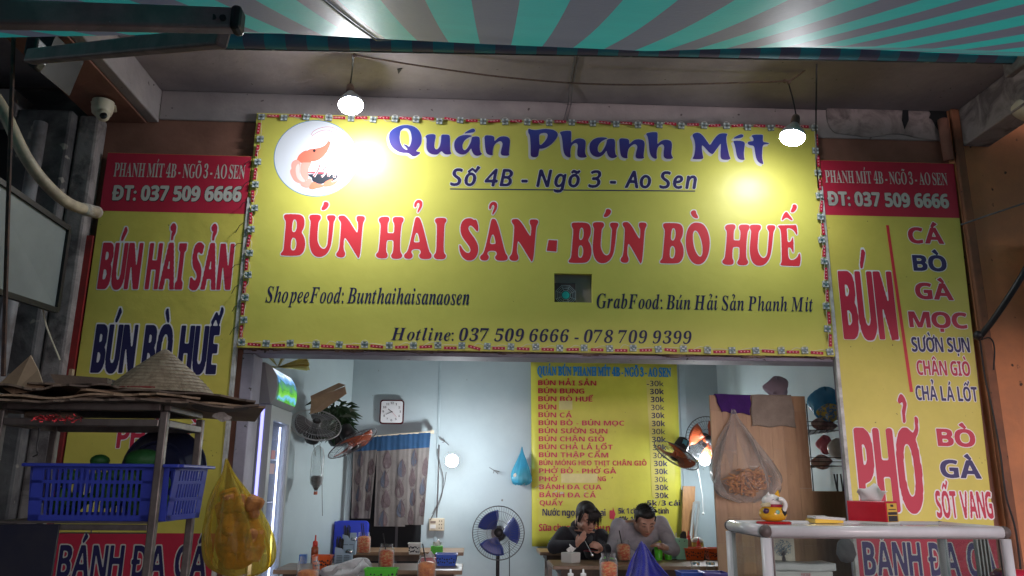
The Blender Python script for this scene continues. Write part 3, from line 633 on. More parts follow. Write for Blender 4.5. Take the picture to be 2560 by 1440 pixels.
shp([(900,1120),(950,1060),(1060,1025),(1065,1035),(1030,1085),(1080,1075),(1148,1045),(1120,1100),(1040,1150),(930,1160),(890,1150)], 4.9942, p_sal4)
ey = [(758+24*math.cos(a*.3927), 567+24*math.sin(a*.3927)) for a in range(16)]; shp(ey, 4.993, p_blk, 'emblem_eye', 0)
ey = [(757+8*math.cos(a*.7854), 563+8*math.sin(a*.7854)) for a in range(8)]; shp(ey, 4.9985, p_white, 'emblem_eye', 0)
def stroke(pts, wd, Y, mat, nm='emblem_line', n=5):
    P = [tuple(p) for p in crom([(x, y, wd if np.isscalar(wd) else wd[i]) for i, (x, y) in enumerate(pts)], n)]; T = ribbon(P)
    mb = MB(); mb.add([W(670+p[0]/6.546, 290+p[1]/6.546, YL(Y)) for t in T for p in t], [(3*i, 3*i+1, 3*i+2) for i in range(len(T))]); part(nm, mb, mat, S, merge=True)
stroke([(985,525),(1060,440),(1095,360),(1060,270),(970,230),(860,245),(760,295),(715,335)], 6, 4.9945, p_crim)
stroke([(960,585),(1080,520),(1150,400),(1160,290),(1090,200),(960,178),(830,205),(740,255),(705,310)], 6, 4.9945, p_crim)
for k, yy in enumerate((795, 830, 860, 890)): stroke([(700-k*12, yy-10), (740, yy+6), (820, yy+2)], 4, 4.9945, p_crim)
PM = [([(850, 800), (820, 880), (780, 950), (750, 990)], [30, 26, 24, 34]), ([(795, 775), (860, 755), (930, 780), (950, 830), (910, 875), (850, 890), (820, 885)], [14, 14, 20, 26, 22, 16, 10]), ([(1010, 840), (960, 900), (910, 970), (875, 995)], [8, 12, 14, 26]), ([(1020, 840), (1005, 900), (985, 990)], [14, 20, 22]), ([(1110, 845), (1050, 920), (990, 990)], [8, 10, 12]), ([(1115, 845), (1095, 930), (1080, 990), (1110, 985)], [16, 22, 22, 20])]
for j, (P, wd) in enumerate(PM):
    stroke(P, [w+14 for w in wd], 4.9935-.0001*j, p_white); stroke(P, [w*.62 for w in wd], 4.9915-.0001*j, p_red)
# ------------------------------------------------------------------ side panels
def zat(px, py, Y=5.0): return W(px, py, Y).z
LP = thing('tall_sign', 'tall yellow panel left of the entrance reading BÚN HẢI SẢN in red', 'sign', (-2.03, 5.01, .5), 'tall signs beside the entrance')
a0, a1 = -2.508, -1.553; zt = zat(450, 386)
part('board', MB().bx(a0, a1, 5.0, 5.025, .45, zt), p_yel2, LP)
part('red_header', MB().bx(a0, a1-.0, 4.99965, 4.9997, zat(430, 531), zt-.001), p_redbg, LP)
part('red_band', MB().bx(a0, a1-.0, 4.99965, 4.9997, .45, zat(400, 1333)), p_redbg, LP)
part('edge_trim', MB().bx(a1+.001, a1+.022, 4.992, 5.03, .45, zt-.3), M('white_edge', (.6, .6, .58), (.35, .33, .3), 14, .5), LP)
put(LP, 'PHANH MÍT 4B - NGÕ 3 - AO SEN', 283, 441, 611, 447, 34, 4.9985, p_grey, 'serifb', shadow=p_blk, res=40, gap=.06, space=.34, w=.1, narrow=1, soff=(.07, -.08))
put(LP, 'ĐT: 037 509 6666', 281, 500, 601, 503, 36, 4.9985, p_grey, 'sansb', shadow=p_blk, edge=p_blk, ew=.03, bold=.03, res=40, gap=.08, soff=(.04, -.05))
put(LP, 'BÚN HẢI SẢN', 244, 721, 574, 723, 113, 4.9985, p_crim, 'sansb', edge=p_white, ew=.03, bold=.022, gap=.13, w=.08, res=80, narrow=.9, space=.42)
put(LP, 'BÚN BÒ HUẾ', 227, 930, 537, 934, 118, 4.9985, p_ink, 'sansb', edge=p_white, ew=.03, bold=.022, gap=.13, w=.08, res=80, space=.42)
put(LP, 'PHỞ BÒ', 290, 1120, 500, 1122, 60, 4.9985, p_crim, 'sansb', edge=p_white, ew=.05, gap=.1, res=50)
put(LP, 'BÁNH ĐA CÁ', 140, 1445, 513, 1447, 82, 4.9985, p_ink, 'sansb', edge=p_grey, ew=.045, bold=.01, gap=.1, res=60, space=.45)
RP = thing('tall_sign', 'tall yellow panel right of the entrance listing BÚN and PHỞ dishes', 'sign', (2.85, 5.01, .5), 'tall signs beside the entrance')
b0, b1 = 2.386, 3.35; zt = zat(2200, 404); zh = zat(2220, 541)
part('board', MB().prism([(b0, 5.0, .45), (3.27, 5.0, .45), (b1, 5.0, zt), (b0, 5.0, zt)], (0, .025, 0)), p_yel2, RP)
f_ = lambda z: 3.27+(b1-3.27)*(z-.45)/(zt-.45)
part('red_header', MB().prism([(b0, 4.9997, zh), (f_(zh), 4.9997, zh), (f_(zt), 4.9997, zt-.001), (b0, 4.9997, zt-.001)], (0, -.00005, 0)), p_redbg, RP)
zb = zat(2300, 1337)
part('red_band', MB().prism([(b0, 4.9997, .45), (f_(.45), 4.9997, .45), (f_(zb), 4.9997, zb), (b0, 4.9997, zb)], (0, -.00005, 0)), p_redbg, RP)
part('edge_trim', MB().bx(b0-.022, b0-.001, 4.992, 5.03, .45, zt-.2), M('white_edge_trim', (.6, .6, .58), (.35, .33, .3), 14, .5), RP)
put(RP, 'PHANH MÍT 4B - NGÕ 3 - AO SEN', 2064, 456, 2370, 463, 30, 4.9985, p_grey, 'serifb', shadow=p_blk, res=40, gap=.06, space=.34, w=.1, soff=(.07, -.08))
put(RP, 'ĐT: 037 509 6666', 2073, 513, 2373, 520, 34, 4.9985, p_grey, 'sansb', edge=p_blk, ew=.03, bold=.03, res=40, gap=.08)
part('divider', MB().prism([W(2215, 563, 4.9985), W(2222, 563, 4.9985), W(2283, 980, 4.9985), W(2275, 980, 4.9985)], (0, .001, 0)), p_red, RP)
E1 = dict(edge=p_white, ew=.05, res=60, gap=.09)
put(RP, 'BÚN', 2112, 846, 2245, 847, 166, 4.9985, p_crim, 'sansb', bold=.02, edge=p_white, ew=.018, gap=.12, w=.06, res=80)
for t, x0_, y0_, x1_, y1_, c_, m_, b_l in (('CÁ', 2273, 607, 2360, 609, 38, p_crim, .03), ('BÒ', 2285, 676, 2368, 678, 38, p_navy, .03), ('GÀ', 2291, 746, 2384, 750, 39, p_crim, .03), ('MỌC', 2275, 817, 2420, 821, 38, p_crim, .03), ('SƯỜN SỤN', 2281, 879, 2426, 881, 36, p_navy, 0), ('CHÂN GIÒ', 2294, 937, 2427, 940, 36, p_crim, 0), ('CHẢ LÁ LỐT', 2291, 1000, 2446, 1004, 36, p_navy, 0), ('BÒ', 2346, 1114, 2440, 1117, 42, p_crim, .03), ('GÀ', 2354, 1193, 2454, 1196, 43, p_navy, .03), ('SỐT VANG', 2344, 1294, 2485, 1296, 66, p_crim, 0)):
    put(RP, t, x0_, y0_, x1_, y1_, c_, 4.9985, m_, 'sansb', bold=b_l, **E1)
put(RP, 'PHỞ', 2155, 1278, 2314, 1280, 205, 4.9985, p_crim, 'sansb', edge=p_white, ew=.014, gap=.11, w=.045, bold=.016, res=80)
put(RP, 'BÁNH ĐA CÁ', 2163, 1438, 2495, 1442, 83, 4.9985, p_navy, 'sansb', edge=p_grey, ew=.045, gap=.1, res=60, space=.45)
# ------------------------------------------------------------------ bagua mirror in the sign's opening
bm_ = thing('bagua_mirror', 'small octagonal mirror charm inside the square hole of the yellow sign', 'mirror', W(1428, 755, 5.02))
mc = W(1418, 735, 5.022)
part('backing', MB().bx(mc.x-.095, mc.x+.055, 5.024, 5.034, mc.z-.07, mc.z+.075), M('dark_wood', (.05, .035, .04), (.03, .02, .02), 20, .5), bm_)
oc = lambda r, k=8: [(mc.x-.01+r*math.cos(math.pi*(2*i+1)/k), 5.0215, mc.z-.008+r*math.sin(math.pi*(2*i+1)/k)) for i in range(k)]
part('mirror_disc', MB().prism(oc(.026, 16), (0, .002, 0)), M('teal_reflection', (.05, .45, .42), rough=.1, metal=.4), bm_)  # teal reflection is put into the mirror's base colour
fr = MB()
for r in (.035, .048, .060, .071):
    o = oc(r)
    for i in range(8): fr.beam(o[i], o[(i+1) % 8], .0025, .0025)
o1, o2 = oc(.03), oc(.072)
for i in range(8): fr.beam(o1[i], o2[i], .0025, .0025)
part('frame', fr, M('pale_relief', (.3, .36, .38), rough=.4), bm_)
# ------------------------------------------------------------------ LED strings round the sign
Ls = thing('light_string', 'string of small square LED modules and red strips edging the yellow sign', 'light string', (.4, 4.98, 2.2))
m_mod = M('clear_module', (.30, .35, .35), (.18, .22, .22), 40, .25); m_led = M('led_dot', (.62, .66, .66), rough=.15); m_rs = M('red_strip_plastic', (.50, .015, .05), rough=.4); m_rd = M('pink_dot', (.85, .35, .4), rough=.3)
mod = MB().box((0, 0, 0), (.043, .009, .043)); 
for a in (-1, 1):
    for b in (-1, 1): mod.box((a*.014, -.006, b*.014), (.011, .004, .011), mi=1)
mod.lathe([(.007, 0), (.006, .005)], (0, -.004, 0), 8, Matrix.Rotation(R(90), 3, 'X'), mi=2)
me_mod = mod.mesh('led_module', [m_mod, m_led, m_chrome])
st = MB().box((0, 0, 0), (.082, .006, .019))
for k in (-1, 0, 1): st.box((k*.022, -.0045, 0), (.008, .003, .008), mi=1)
me_st = st.mesh('red_strip', [m_rs, m_rd])
rnd = random.Random(3); cor = [(655, 292), (2036, 321), (2074, 878), (605, 858)]
sides = [(cor[0], cor[1], 25), (cor[1], cor[2], 10), (cor[2], cor[3], 24), (cor[3], cor[0], 10)]
wires = MB(); base = Ls.location
for si, (p, q, n) in enumerate(sides):
    prev = None
    for i in range(n):
        t = i/n; px = p[0]+(q[0]-p[0])*t; py = p[1]+(q[1]-p[1])*t; c = W(px+rnd.uniform(-2, 2), py+rnd.uniform(-2, 2), 4.984)
        o = link('led_module', me_mod, Ls, c-base); o.rotation_euler = (0, rnd.uniform(-.12, .12), 0)
        t2 = (i+.5)/n; px2 = p[0]+(q[0]-p[0])*t2; py2 = p[1]+(q[1]-p[1])*t2
        off = (-3, 5, 4, -5)[si] if si in (0, 2) else 0; dx = (0, 4, 0, -5)[si]
        c2 = W(px2+dx+rnd.uniform(-1, 1), py2+off+rnd.uniform(-1.5, 1.5), 4.987); a = math.atan2(-(W(*q, 5)-W(*p, 5)).z, (W(*q, 5)-W(*p, 5)).x)
        o = link('red_strip', me_st, Ls, c2-base); o.rotation_euler = (0, a+rnd.gauss(0, .05)*(3 if rnd.random() < .12 else 1), 0)
        n2 = W(p[0]+(q[0]-p[0])*(i+1)/n, p[1]+(q[1]-p[1])*(i+1)/n, 4.982); w_ = Vector((rnd.uniform(-.01, .01), -.004, rnd.uniform(-.012, .012)))
        wires.tube([tuple(v) for v in crom([c, c+(n2-c)*.33+w_+Vector((0, 0, .012)), c+(n2-c)*.66-w_, n2], 4)], .0016, 4)
        if rnd.random() < .45:
            R_ = .024; wires.tube([c+Vector((R_*math.cos(k*.7), -.008, R_*math.sin(k*.7)+.006)) for k in range(8)], .0014, 4)
part('wire', wires, M('white_wire', (.6, .58, .5), rough=.5), Ls)
for i in range(9):
    cl = MB(); p = W(626-i*4.5+rnd.uniform(-3, 3), 400+i*52, 4.98); q = p+Vector((-rnd.uniform(.03, .07), -.01, -rnd.uniform(.03, .08))); cl.tube([p, (p+q)/2+Vector((0, -.01, .01)), q], .002, 4); part('cable_tie', cl, m_black, Ls)
# ------------------------------------------------------------------ awning
Aw = thing('awning', 'green and grey striped retractable awning stretched overhead in front of the shop', 'awning', (.6, 4.0, 3.7))
m_teal = M('teal_canvas', (.010, .34, .27), (.014, .28, .23), 6, .5, bump=.15, bscale=60, specks=(.02, .1, .09), speck_scale=18, speck_t=.77)
m_gry = M('grey_canvas', (.062, .08, .105), (.055, .07, .09), 6, .5, bump=.15, bscale=60)
for m_, c_ in ((m_teal, (.03, .75, .62)), (m_gry, (.24, .27, .33))):
    nt = m_.node_tree; pr = nt.nodes['Principled BSDF']; tl_ = nt.nodes.new('ShaderNodeBsdfTranslucent'); tl_.inputs[0].default_value = (*c_, 1); mx = nt.nodes.new('ShaderNodeMixShader'); mx.inputs[0].default_value = .3
    nt.links.new(pr.outputs[0], mx.inputs[1]); nt.links.new(tl_.outputs[0], mx.inputs[2]); nt.links.new(mx.outputs[0], [n for n in nt.nodes if n.type == 'OUTPUT_MATERIAL'][0].inputs[0])
vd = ray(1240, 325); kx = vd.x/vd.y; sl = .477
edge_pts = [(-400, 96), (300, 92), (620, 81), (850, 89), (1100, 101), (1400, 118), (1620, 131), (1700, 129), (2137, 113), (2400, 120), (2560, 127), (3000, 140)]
def fedge(px): return float(np.interp(px, [e[0] for e in edge_pts], [e[1] for e in edge_pts]))
YR = 4.05; sw = .119; XL, XR = -4.2, 5.2
def zfold(x, yf=2.7):
    z = 3.0
    for _ in range(6):
        p = proj((x, yf, z)); z += (p[1]-fedge(p[0]))*(yf/FPX)*1.05
    return z
ncol = int((XR-XL)/sw); cols = []
ysam = [4.07, 3.8, 3.5, 3.2, 2.95, 2.8, 2.7, 2.55, 2.4, 2.2, 2.0, 1.8, 1.6, 1.4, 1.2]
zc = {}
def fab(u, j):
    y = ysam[j]; x = XL+u*(XR-XL)+(y-YR)*kx
    xf = XL+u*(XR-XL)+(2.7-YR)*kx; key = round(xf, 4)
    if key not in zc: zc[key] = zfold(xf)
    zf = zc[key]
    if y > 2.7: t = (y-2.7)/(YR-2.7); z = zf+(3.86-zf)*t-.0*t
    else: z = zf-sl*(2.7-y)-.012*math.sin((2.7-y)*2.2)
    z += .006*math.sin(x*3+y*2)
    return Vector((x, y, z))
fabm = MB(); nsub = 3
fabm.grid(lambda u, v: fab(u, round(v*(len(ysam)-1))), ncol*nsub, len(ysam)-1, mfn=lambda i, j: (i//nsub) % 2)
part('canopy', fabm, [m_teal, m_gry], Aw, smooth=True)
seam = MB().tube([fab((-.38-XL)/(XR-XL), j)-Vector((0, 0, .006)) for j in range(len(ysam))], .004, 5)
part('seam', seam, m_gry, Aw)
rol = MB(); pa = Vector((W(330, 100, YR).x, YR, 0)); nr = int((W(2528, 140, YR).x+1.95)/.119)
m_rt = M('roller_teal_canvas', (.06, .26, .36), rough=.6); m_rg = M('roller_dark_canvas', (.14, .13, .22), rough=.6)
def rz(x): return W(400, 118, YR).z+(x+1.828)/5.013*(W(2540, 158, YR).z-W(400, 118, YR).z)
xx = -1.95; i = 0
while xx < W(2528, 140, YR).x:
    z_ = rz(xx+.06)+.062; rol.tube([(xx, YR, z_), (xx+.119, YR, rz(xx+.12)+.062)], .062, 14, cap=False, mi=i % 2); xx += .119; i += 1
part('roller', rol, [m_rt, m_rg], Aw, smooth=True)
part('front_bar', MB().tube([(-1.95, YR+.01, rz(-1.95)+.004), (xx, YR+.01, rz(xx)+.004)], .007, 8), m_dirty, Aw)
part('end_bracket', MB().bx(xx, xx+.05, YR-.09, YR+.09, rz(xx)-.05, rz(xx)+.17), m_dirty2, Aw, bevel=.01)
m_arm = M('galvanised_arm', (.27, .20, .20), (.16, .13, .13), 8, .55, metal=.1, bump=.2, specks=(.25, .26, .26), speck_scale=70, speck_t=.73)
e1 = W(590, 52, 1.95); e0 = W(-260, 30, 1.6)
part('arm', MB().beam(e0, e1, .045, .062), m_arm, Aw, bevel=.008)
part('arm', MB().beam(W(560, 94, 2.02), W(75, 142, 2.9), .04, .056), m_arm, Aw, bevel=.008)
el = MB().box(W(594, 52, 1.94), (.03, .055, .072)); part('elbow', el, m_black, Aw, bevel=.012)
for a, b in ((533, 45), (558, 46)): part('bolt', MB().lathe([(.009, 0), (.009, .006)], W(a, b, 1.905), 10, Matrix.Rotation(R(90), 3, 'X')), m_black, Aw)
bk = MB().box(W(88, 125, 2.95), (.05, .07, .085)).box(W(92, 160, 2.95), (.04, .05, .05), Matrix.Rotation(R(30), 3, 'Y')); part('wall_bracket', bk, m_black, Aw, bevel=.01)
part('wall_bracket', MB().prism([W(68, 95, 3.8), W(140, 88, 3.8), W(100, 180, 3.8), W(76, 160, 3.8)], (0, .3, .02)), m_black, Aw)
# ------------------------------------------------------------------ bulbs and cable
m_glow = M('lamp_lens', (1, 1, 1), emis=BULB_A, emcol=(.93, .96, 1)); m_glow2 = M('lamp_lens_dimmer', (1, 1, 1), emis=BULB_B, emcol=(.93, .96, 1))
m_heat = M('white_lamp_body', (.6, .6, .6), (.5, .5, .5), 20, .4); m_sock = M('brown_socket', (.22, .13, .10), (.12, .08, .07), 20, .5)
def bulb(px, py, Y, tiltx, tilty, lab, top, mg):
    c = W(px, py, Y); rot = (Matrix.Rotation(tilty, 3, 'Y') @ Matrix.Rotation(tiltx, 3, 'X'))
    t = thing('hanging_bulb', lab, 'light bulb', c, 'bare bulbs hung over the sign')
    part('lens', MB().lathe([(.078, 0), (.078, -.006), (.070, -.022), (.045, -.034), (.0, -.038)], c, 32, rot, cap=False), mg, t, smooth=True)
    part('lamp_body', MB().lathe([(.081, -.002), (.083, .01), (.074, .032), (.052, .062), (.032, .088), (.026, .10)], c, 28, rot), m_heat, t, smooth=True)
    part('socket', MB().lathe([(.027, .10), (.029, .115), (.026, .15), (.022, .165), (.010, .175)], c, 16, rot), m_sock, t, smooth=True)
    e = c+rot @ Vector((0, 0, .17)); part('cord', MB().tube([tuple(v) for v in crom([e, e*.5+top*.5+Vector((.004, 0, 0)), top], 6)], .005, 6), m_black, t)
bulb(877, 262, 4.63, R(-15), R(-7), 'glowing white bulb hung above the round shrimp emblem, left one of two', W(883, 137, 4.40), m_glow)
bulb(1981, 342, 4.57, R(-7), R(16), 'glowing tilted bulb hung at the top right corner of the yellow sign', W(1970, 204, 4.60), m_glow2)
cb = MB().tube([tuple(p) for p in crom([W(884, 138, 4.40), W(1000, 157, 4.45), W(1100, 172, 4.5)]+[W(x, y, 4.56) for x, y in ( (1250, 192), (1420, 207), (1560, 212), (1700, 211), (1850, 207), (1962, 203))]+[W(1985, 196, 4.55), W(2020, 170, 4.5), W(2046, 150, 4.42)], 6)], .0055, 6)
for px, py, yy in ((886, 139, 4.4), (1962, 203, 4.57), (1972, 206, 4.57)): cb.ball(W(px, py, yy), .014, 8, ring=6)
one('light_cable', 'sagging brown twisted cable strung between the two hanging bulbs', 'cable', cb, M('brown_cable', (.07, .045, .04), (.12, .08, .06), 60, .7))
one('hanging_wire', 'thin straight dark wire dropping past the right hanging bulb', 'wire', MB().tube([W(2042, 152, 4.42), W(2040, 270, 4.55), W(2040, 400, 4.7), W(2046, 470, 4.9)], .005, 6), m_black)
one('paper_scrap', 'tiny dark scrap stuck to the soffit near the left bulb', 'scrap', MB().prism([WZ(993, 172, 3.98), WZ(1006, 170, 3.98), WZ(996, 184, 3.98)], (0, 0, -.004)), m_black)
# security camera
cc = thing('security_camera', 'cream dome security camera on the corner of the left pilaster', 'camera', W(262, 262, 4.78))
part('junction_box', MB().box(W(262, 252, 4.82), (.155, .12, .10), Matrix.Rotation(R(20), 3, 'Z')), m_cream, cc, bevel=.015)
part('dome', MB().lathe([(.066, .05), (.066, .0), (.058, -.035), (.035, -.055), (0, -.06)], W(256, 272, 4.72), 20, cap=False), m_cream, cc, smooth=True)
part('eyeball', MB().ball(W(257, 288, 4.68), .042, 16), m_cream, cc, smooth=True)
part('lens', MB().lathe([(.022, 0), (.022, .012), (.0, .014)], W(260, 291, 4.64), 16, Matrix.Rotation(R(75), 3, 'X'), cap=False), m_black, cc, smooth=True)
dm = thing('wall_lamp', 'cream shaded fitting cut off by the right edge of the picture', 'lamp', W(2556, 290, 4.4))
part('shade', MB().lathe([(.09, -.04), (.085, .0), (.07, .03), (.03, .05)], W(2572, 268, 4.4), 20, Matrix.Rotation(R(35), 3, 'Y')), m_cream, dm, smooth=True)
part('bracket', MB().tube([W(2580, 230, 4.4), W(2590, 180, 4.4), W(2585, 120, 4.4)], .02, 8), m_cream, dm, smooth=True)
# cables on the orange wall
one('black_conduit', 'thick black pipe slanting down across the orange wall at right', 'pipe', MB().tube([tuple(p) for p in crom([W(2600, 600, 4.6), W(2555, 690, 4.6), W(2490, 790, 4.75), W(2445, 848, 4.88)], 5)], .02, 10).ball(W(2445, 838, 4.86), .03, 8), m_black, smooth=True)
one('wall_cable', 'thin dark cable running down the dark edge strip right of the panel', 'cable', MB().tube([tuple(p) for p in crom([W(2450, 850, 4.88), W(2462, 940, 4.92), W(2480, 1020, 4.92), W(2500, 1130, 4.92), W(2515, 1240, 4.92), W(2540, 1330, 4.92), W(2560, 1500, 4.92)], 5)], .006, 6).tube([tuple(p) for p in crom([W(2450, 850, 4.86), W(2475, 845, 4.86), W(2486, 870, 4.86), W(2484, 925, 4.86)], 5)], .005, 6), m_black)
one('thin_cable', 'pale thin wire running from the right panel edge up to the right', 'wire', MB().tube([W(2402, 562, 4.9), W(2480, 535, 4.8), W(2600, 495, 4.6)], .006, 6), m_dirty)
# ================================================================== inside the shop
TZ = .774
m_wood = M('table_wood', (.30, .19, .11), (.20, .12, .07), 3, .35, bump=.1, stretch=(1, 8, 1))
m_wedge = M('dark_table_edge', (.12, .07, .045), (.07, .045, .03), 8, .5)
def table(xa, xb, ya, yb, lab, z=TZ):
    t = thing('table', lab, 'table', ((xa+xb)/2, (ya+yb)/2, .02), 'long narrow wooden tables')
    part('tabletop', MB().bx(xa, xb, ya, yb, z-.028, z), m_wood, t, bevel=.004)
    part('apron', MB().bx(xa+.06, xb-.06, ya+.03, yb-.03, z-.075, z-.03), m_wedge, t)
    for a in (xa+.09, xb-.09):
        for b in (ya+.06, yb-.06): part('leg', MB().bx(a-.018, a+.018, b-.018, b+.018, .02, z-.076), m_steel, t)
    return t
table(W(700, 1420, 5.8).x, W(1157, 1410, 5.85).x, 5.6, 6.08, 'wooden table with the blue basket and red tissue box at its end')
table(W(850, 1380, 7.3).x, W(1160, 1380, 7.3).x, 7.02, 7.5, 'rear wooden table in front of the patterned curtain')
table(W(1377, 1400, 6.1).x, 2.3, 5.93, 6.38, 'wooden table where the two diners are eating')
table(W(1345, 1375, 7.3).x, 2.3, 7.08, 7.5, 'rear wooden table behind the diners against the yellow menu')
table(W(700, 1420, 5.2).x+.25, .05, 5.26, 5.37, 'front wooden table at the left just inside the entrance', .76)
table(.62, 2.2, 5.26, 5.37, 'front wooden table under the blue towel', .76)
# wall lamps
m_gin = M('wall_bulb_glow', (1, 1, 1), emis=BULB_IN, emcol=(.93, .97, 1))
for px, py, yy, r, lb in ((1130, 1152, 7.30, .056, 'glowing round wall bulb between the curtain and the hanging blue bag'), (1762, 1150, 7.30, .05, 'glowing bulb half hidden behind the wooden partition')):
    c = W(px, py, yy); t = thing('wall_bulb', lb, 'light bulb', c, 'bulbs lighting the dining room')
    part('globe', MB().ball(c, r, 20, ring=14), m_gin, t, smooth=True)
    part('holder', MB().lathe([(.03, -.03), (.026, .05), (.04, .085)], c, 14, Matrix.Rotation(R(-90), 3, 'X')).tube([c+Vector((0, .08, 0)), c+Vector((0, 7.79-yy, 0))], .012, 8), m_cream, t, smooth=True)
# clock
cw = thing('wall_clock', 'square clock with rounded dark red frame hung high on the blue wall', 'clock', W(980, 1030, 7.78))
cc = W(980, 1030, 7.775); h = .118
def rsq(h, r, n=5):
    P = []
    for qx, qz, a0 in ((1, 1, 0), (-1, 1, 90), (-1, -1, 180), (1, -1, 270)):
        for i in range(n+1): a = R(a0+90*i/n); P.append((qx*(h-r)+r*math.cos(a), qz*(h-r)+r*math.sin(a)))
    return P
def flatxz(P, c, y, mat, nm, par, th=.004): return part(nm, MB().prism([(c.x+a, y, c.z+b) for a, b in P], (0, th, 0)), mat, par)
flatxz(rsq(h, .03), cc, 7.755, M('maroon_frame', (.07, .01, .015), rough=.25), 'frame', cw, .04)
flatxz(rsq(h-.013, .02), cc, 7.752, M('clock_face', (.72, .74, .76), rough=.3), 'face', cw, .002)
for i in range(1, 13):
    a = R(90-30*i); s_ = str(i); put(cw, s_, *proj((cc.x+.083*math.cos(a)-.008*len(s_), 7.75, cc.z+.083*math.sin(a)-.008)), *proj((cc.x+.083*math.cos(a)+.008*len(s_), 7.75, cc.z+.083*math.sin(a)-.008)), 5, 7.75, p_blk, 'serifb', name='numeral')
for a, L, w_, nm, mm in ((142, .045, .007, 'hour_hand', p_blk), (205, .062, .005, 'minute_hand', p_blk), (-45, .07, .002, 'second_hand', p_crim)):
    d = Vector((math.cos(R(a)), 0, math.sin(R(a)))); part(nm, MB().beam(Vector((cc.x, 7.747, cc.z))-d*.01, Vector((cc.x, 7.747, cc.z))+d*L, .002, w_, up=Vector((0, 1, 0)).cross(d)), mm, cw)
# curtain with three panels
m_blue_satin = M('blue_satin', (.012, .06, .15), (.01, .045, .11), 4, .85)
m_cloth = M('beige_curtain_cloth', (.155, .14, .133), (.12, .108, .104), 6, .8, bump=.2)
m_leafp = M('mauve_leaf_print', (.07, .05, .056), (.10, .075, .08), 30, .8); m_leafb = M('grey_blue_leaf_print', (.06, .072, .10), rough=.8); m_line = M('brown_line_print', (.08, .055, .05), rough=.8)
cu = thing('door_curtain', 'short three panel door curtain with leaf print and blue satin top', 'curtain', W(975, 1315, 7.7))
YC = 7.66
part('rod', MB().tube([W(898, 1094, YC), W(975, 1087, YC), W(1082, 1079, YC)], .007, 8).box(W(1081, 1080, YC+.04), (.03, .10, .03)), m_cream, cu)
for k, (xa, xb, ya, yb, ybb) in enumerate(((884, 946, 1096, 1090, 1296), (944, 1017, 1090, 1084, 1316), (1014, 1077, 1085, 1080, 1312))):
    A = W(xa, ya, YC); Bp = W(xb, yb, YC); zb_ = W(xa, ybb, YC).z; nar = .02
    def cf(u, v, A=A, Bp=Bp, zb_=zb_, k=k, off=0):
        x = A.x+(Bp.x-A.x)*u; x += (u-.5)*-.06*v*(1 if k != 1 else -.2); zt_ = A.z+(Bp.z-A.z)*u
        return Vector((x+(.012 if k == 1 else -.01)*v, YC+.006*math.sin(u*11+k*2)*(.4+.6*v)+.002*math.sin(u*31)-off, zt_+(zb_-zt_)*v))
    part('panel', MB().grid(lambda u, v: cf(u, .17+.83*v), 26, 14), m_cloth, cu, smooth=True)
    part('satin_band', MB().grid(lambda u, v: cf(u, .17*v, off=.003), 26, 4), m_blue_satin, cu, smooth=True)
    lf = MB(); lb = MB(); ln = MB()
    def td(mb, u0, v0, s, half=None):
        P = []
        for i in range(17):
            a = 2*math.pi*i/16; w_ = math.sin(a/2)**1.1; P.append((u0+s*1.25*math.sin(a)*w_*.95, v0-s*.62*math.cos(a)*1.0))
        if half: P = [p for p in P if (p[0]-u0)*half >= -1e-6 or True][0:9] if half > 0 else P[8:17]
        mb.add([cf(min(1, max(0, p[0])), min(1, max(.18, p[1])), off=.004 if not half else .006) for p in P], [tuple(range(len(P)))])
    for r_ in range(5):
        for q_ in range(2):
            u0 = .27+.5*q_+(.0 if r_ % 2 else .06)+.03*k; v0 = .27+r_*.215+(.105 if q_ else 0)
            if v0 > .93: continue
            if (r_+q_+k) % 2: td(lf, u0, v0, .17); 
            else: td(lb, u0, v0, .16); td(lf, u0, v0, .155, 1)
            for j in range(2):
                pts = [cf(min(1, max(0, u0+.16*math.sin(t*2+j*3+r_))), min(1, v0-.1+.2*t/3), off=.005) for t in range(4)]; ln.tube(pts, .0018, 4)
    part('leaf_print', lf, m_leafp, cu, kind='stuff'); part('leaf_print', lb, m_leafb, cu, kind='stuff'); part('line_print', ln, m_line, cu, kind='stuff')
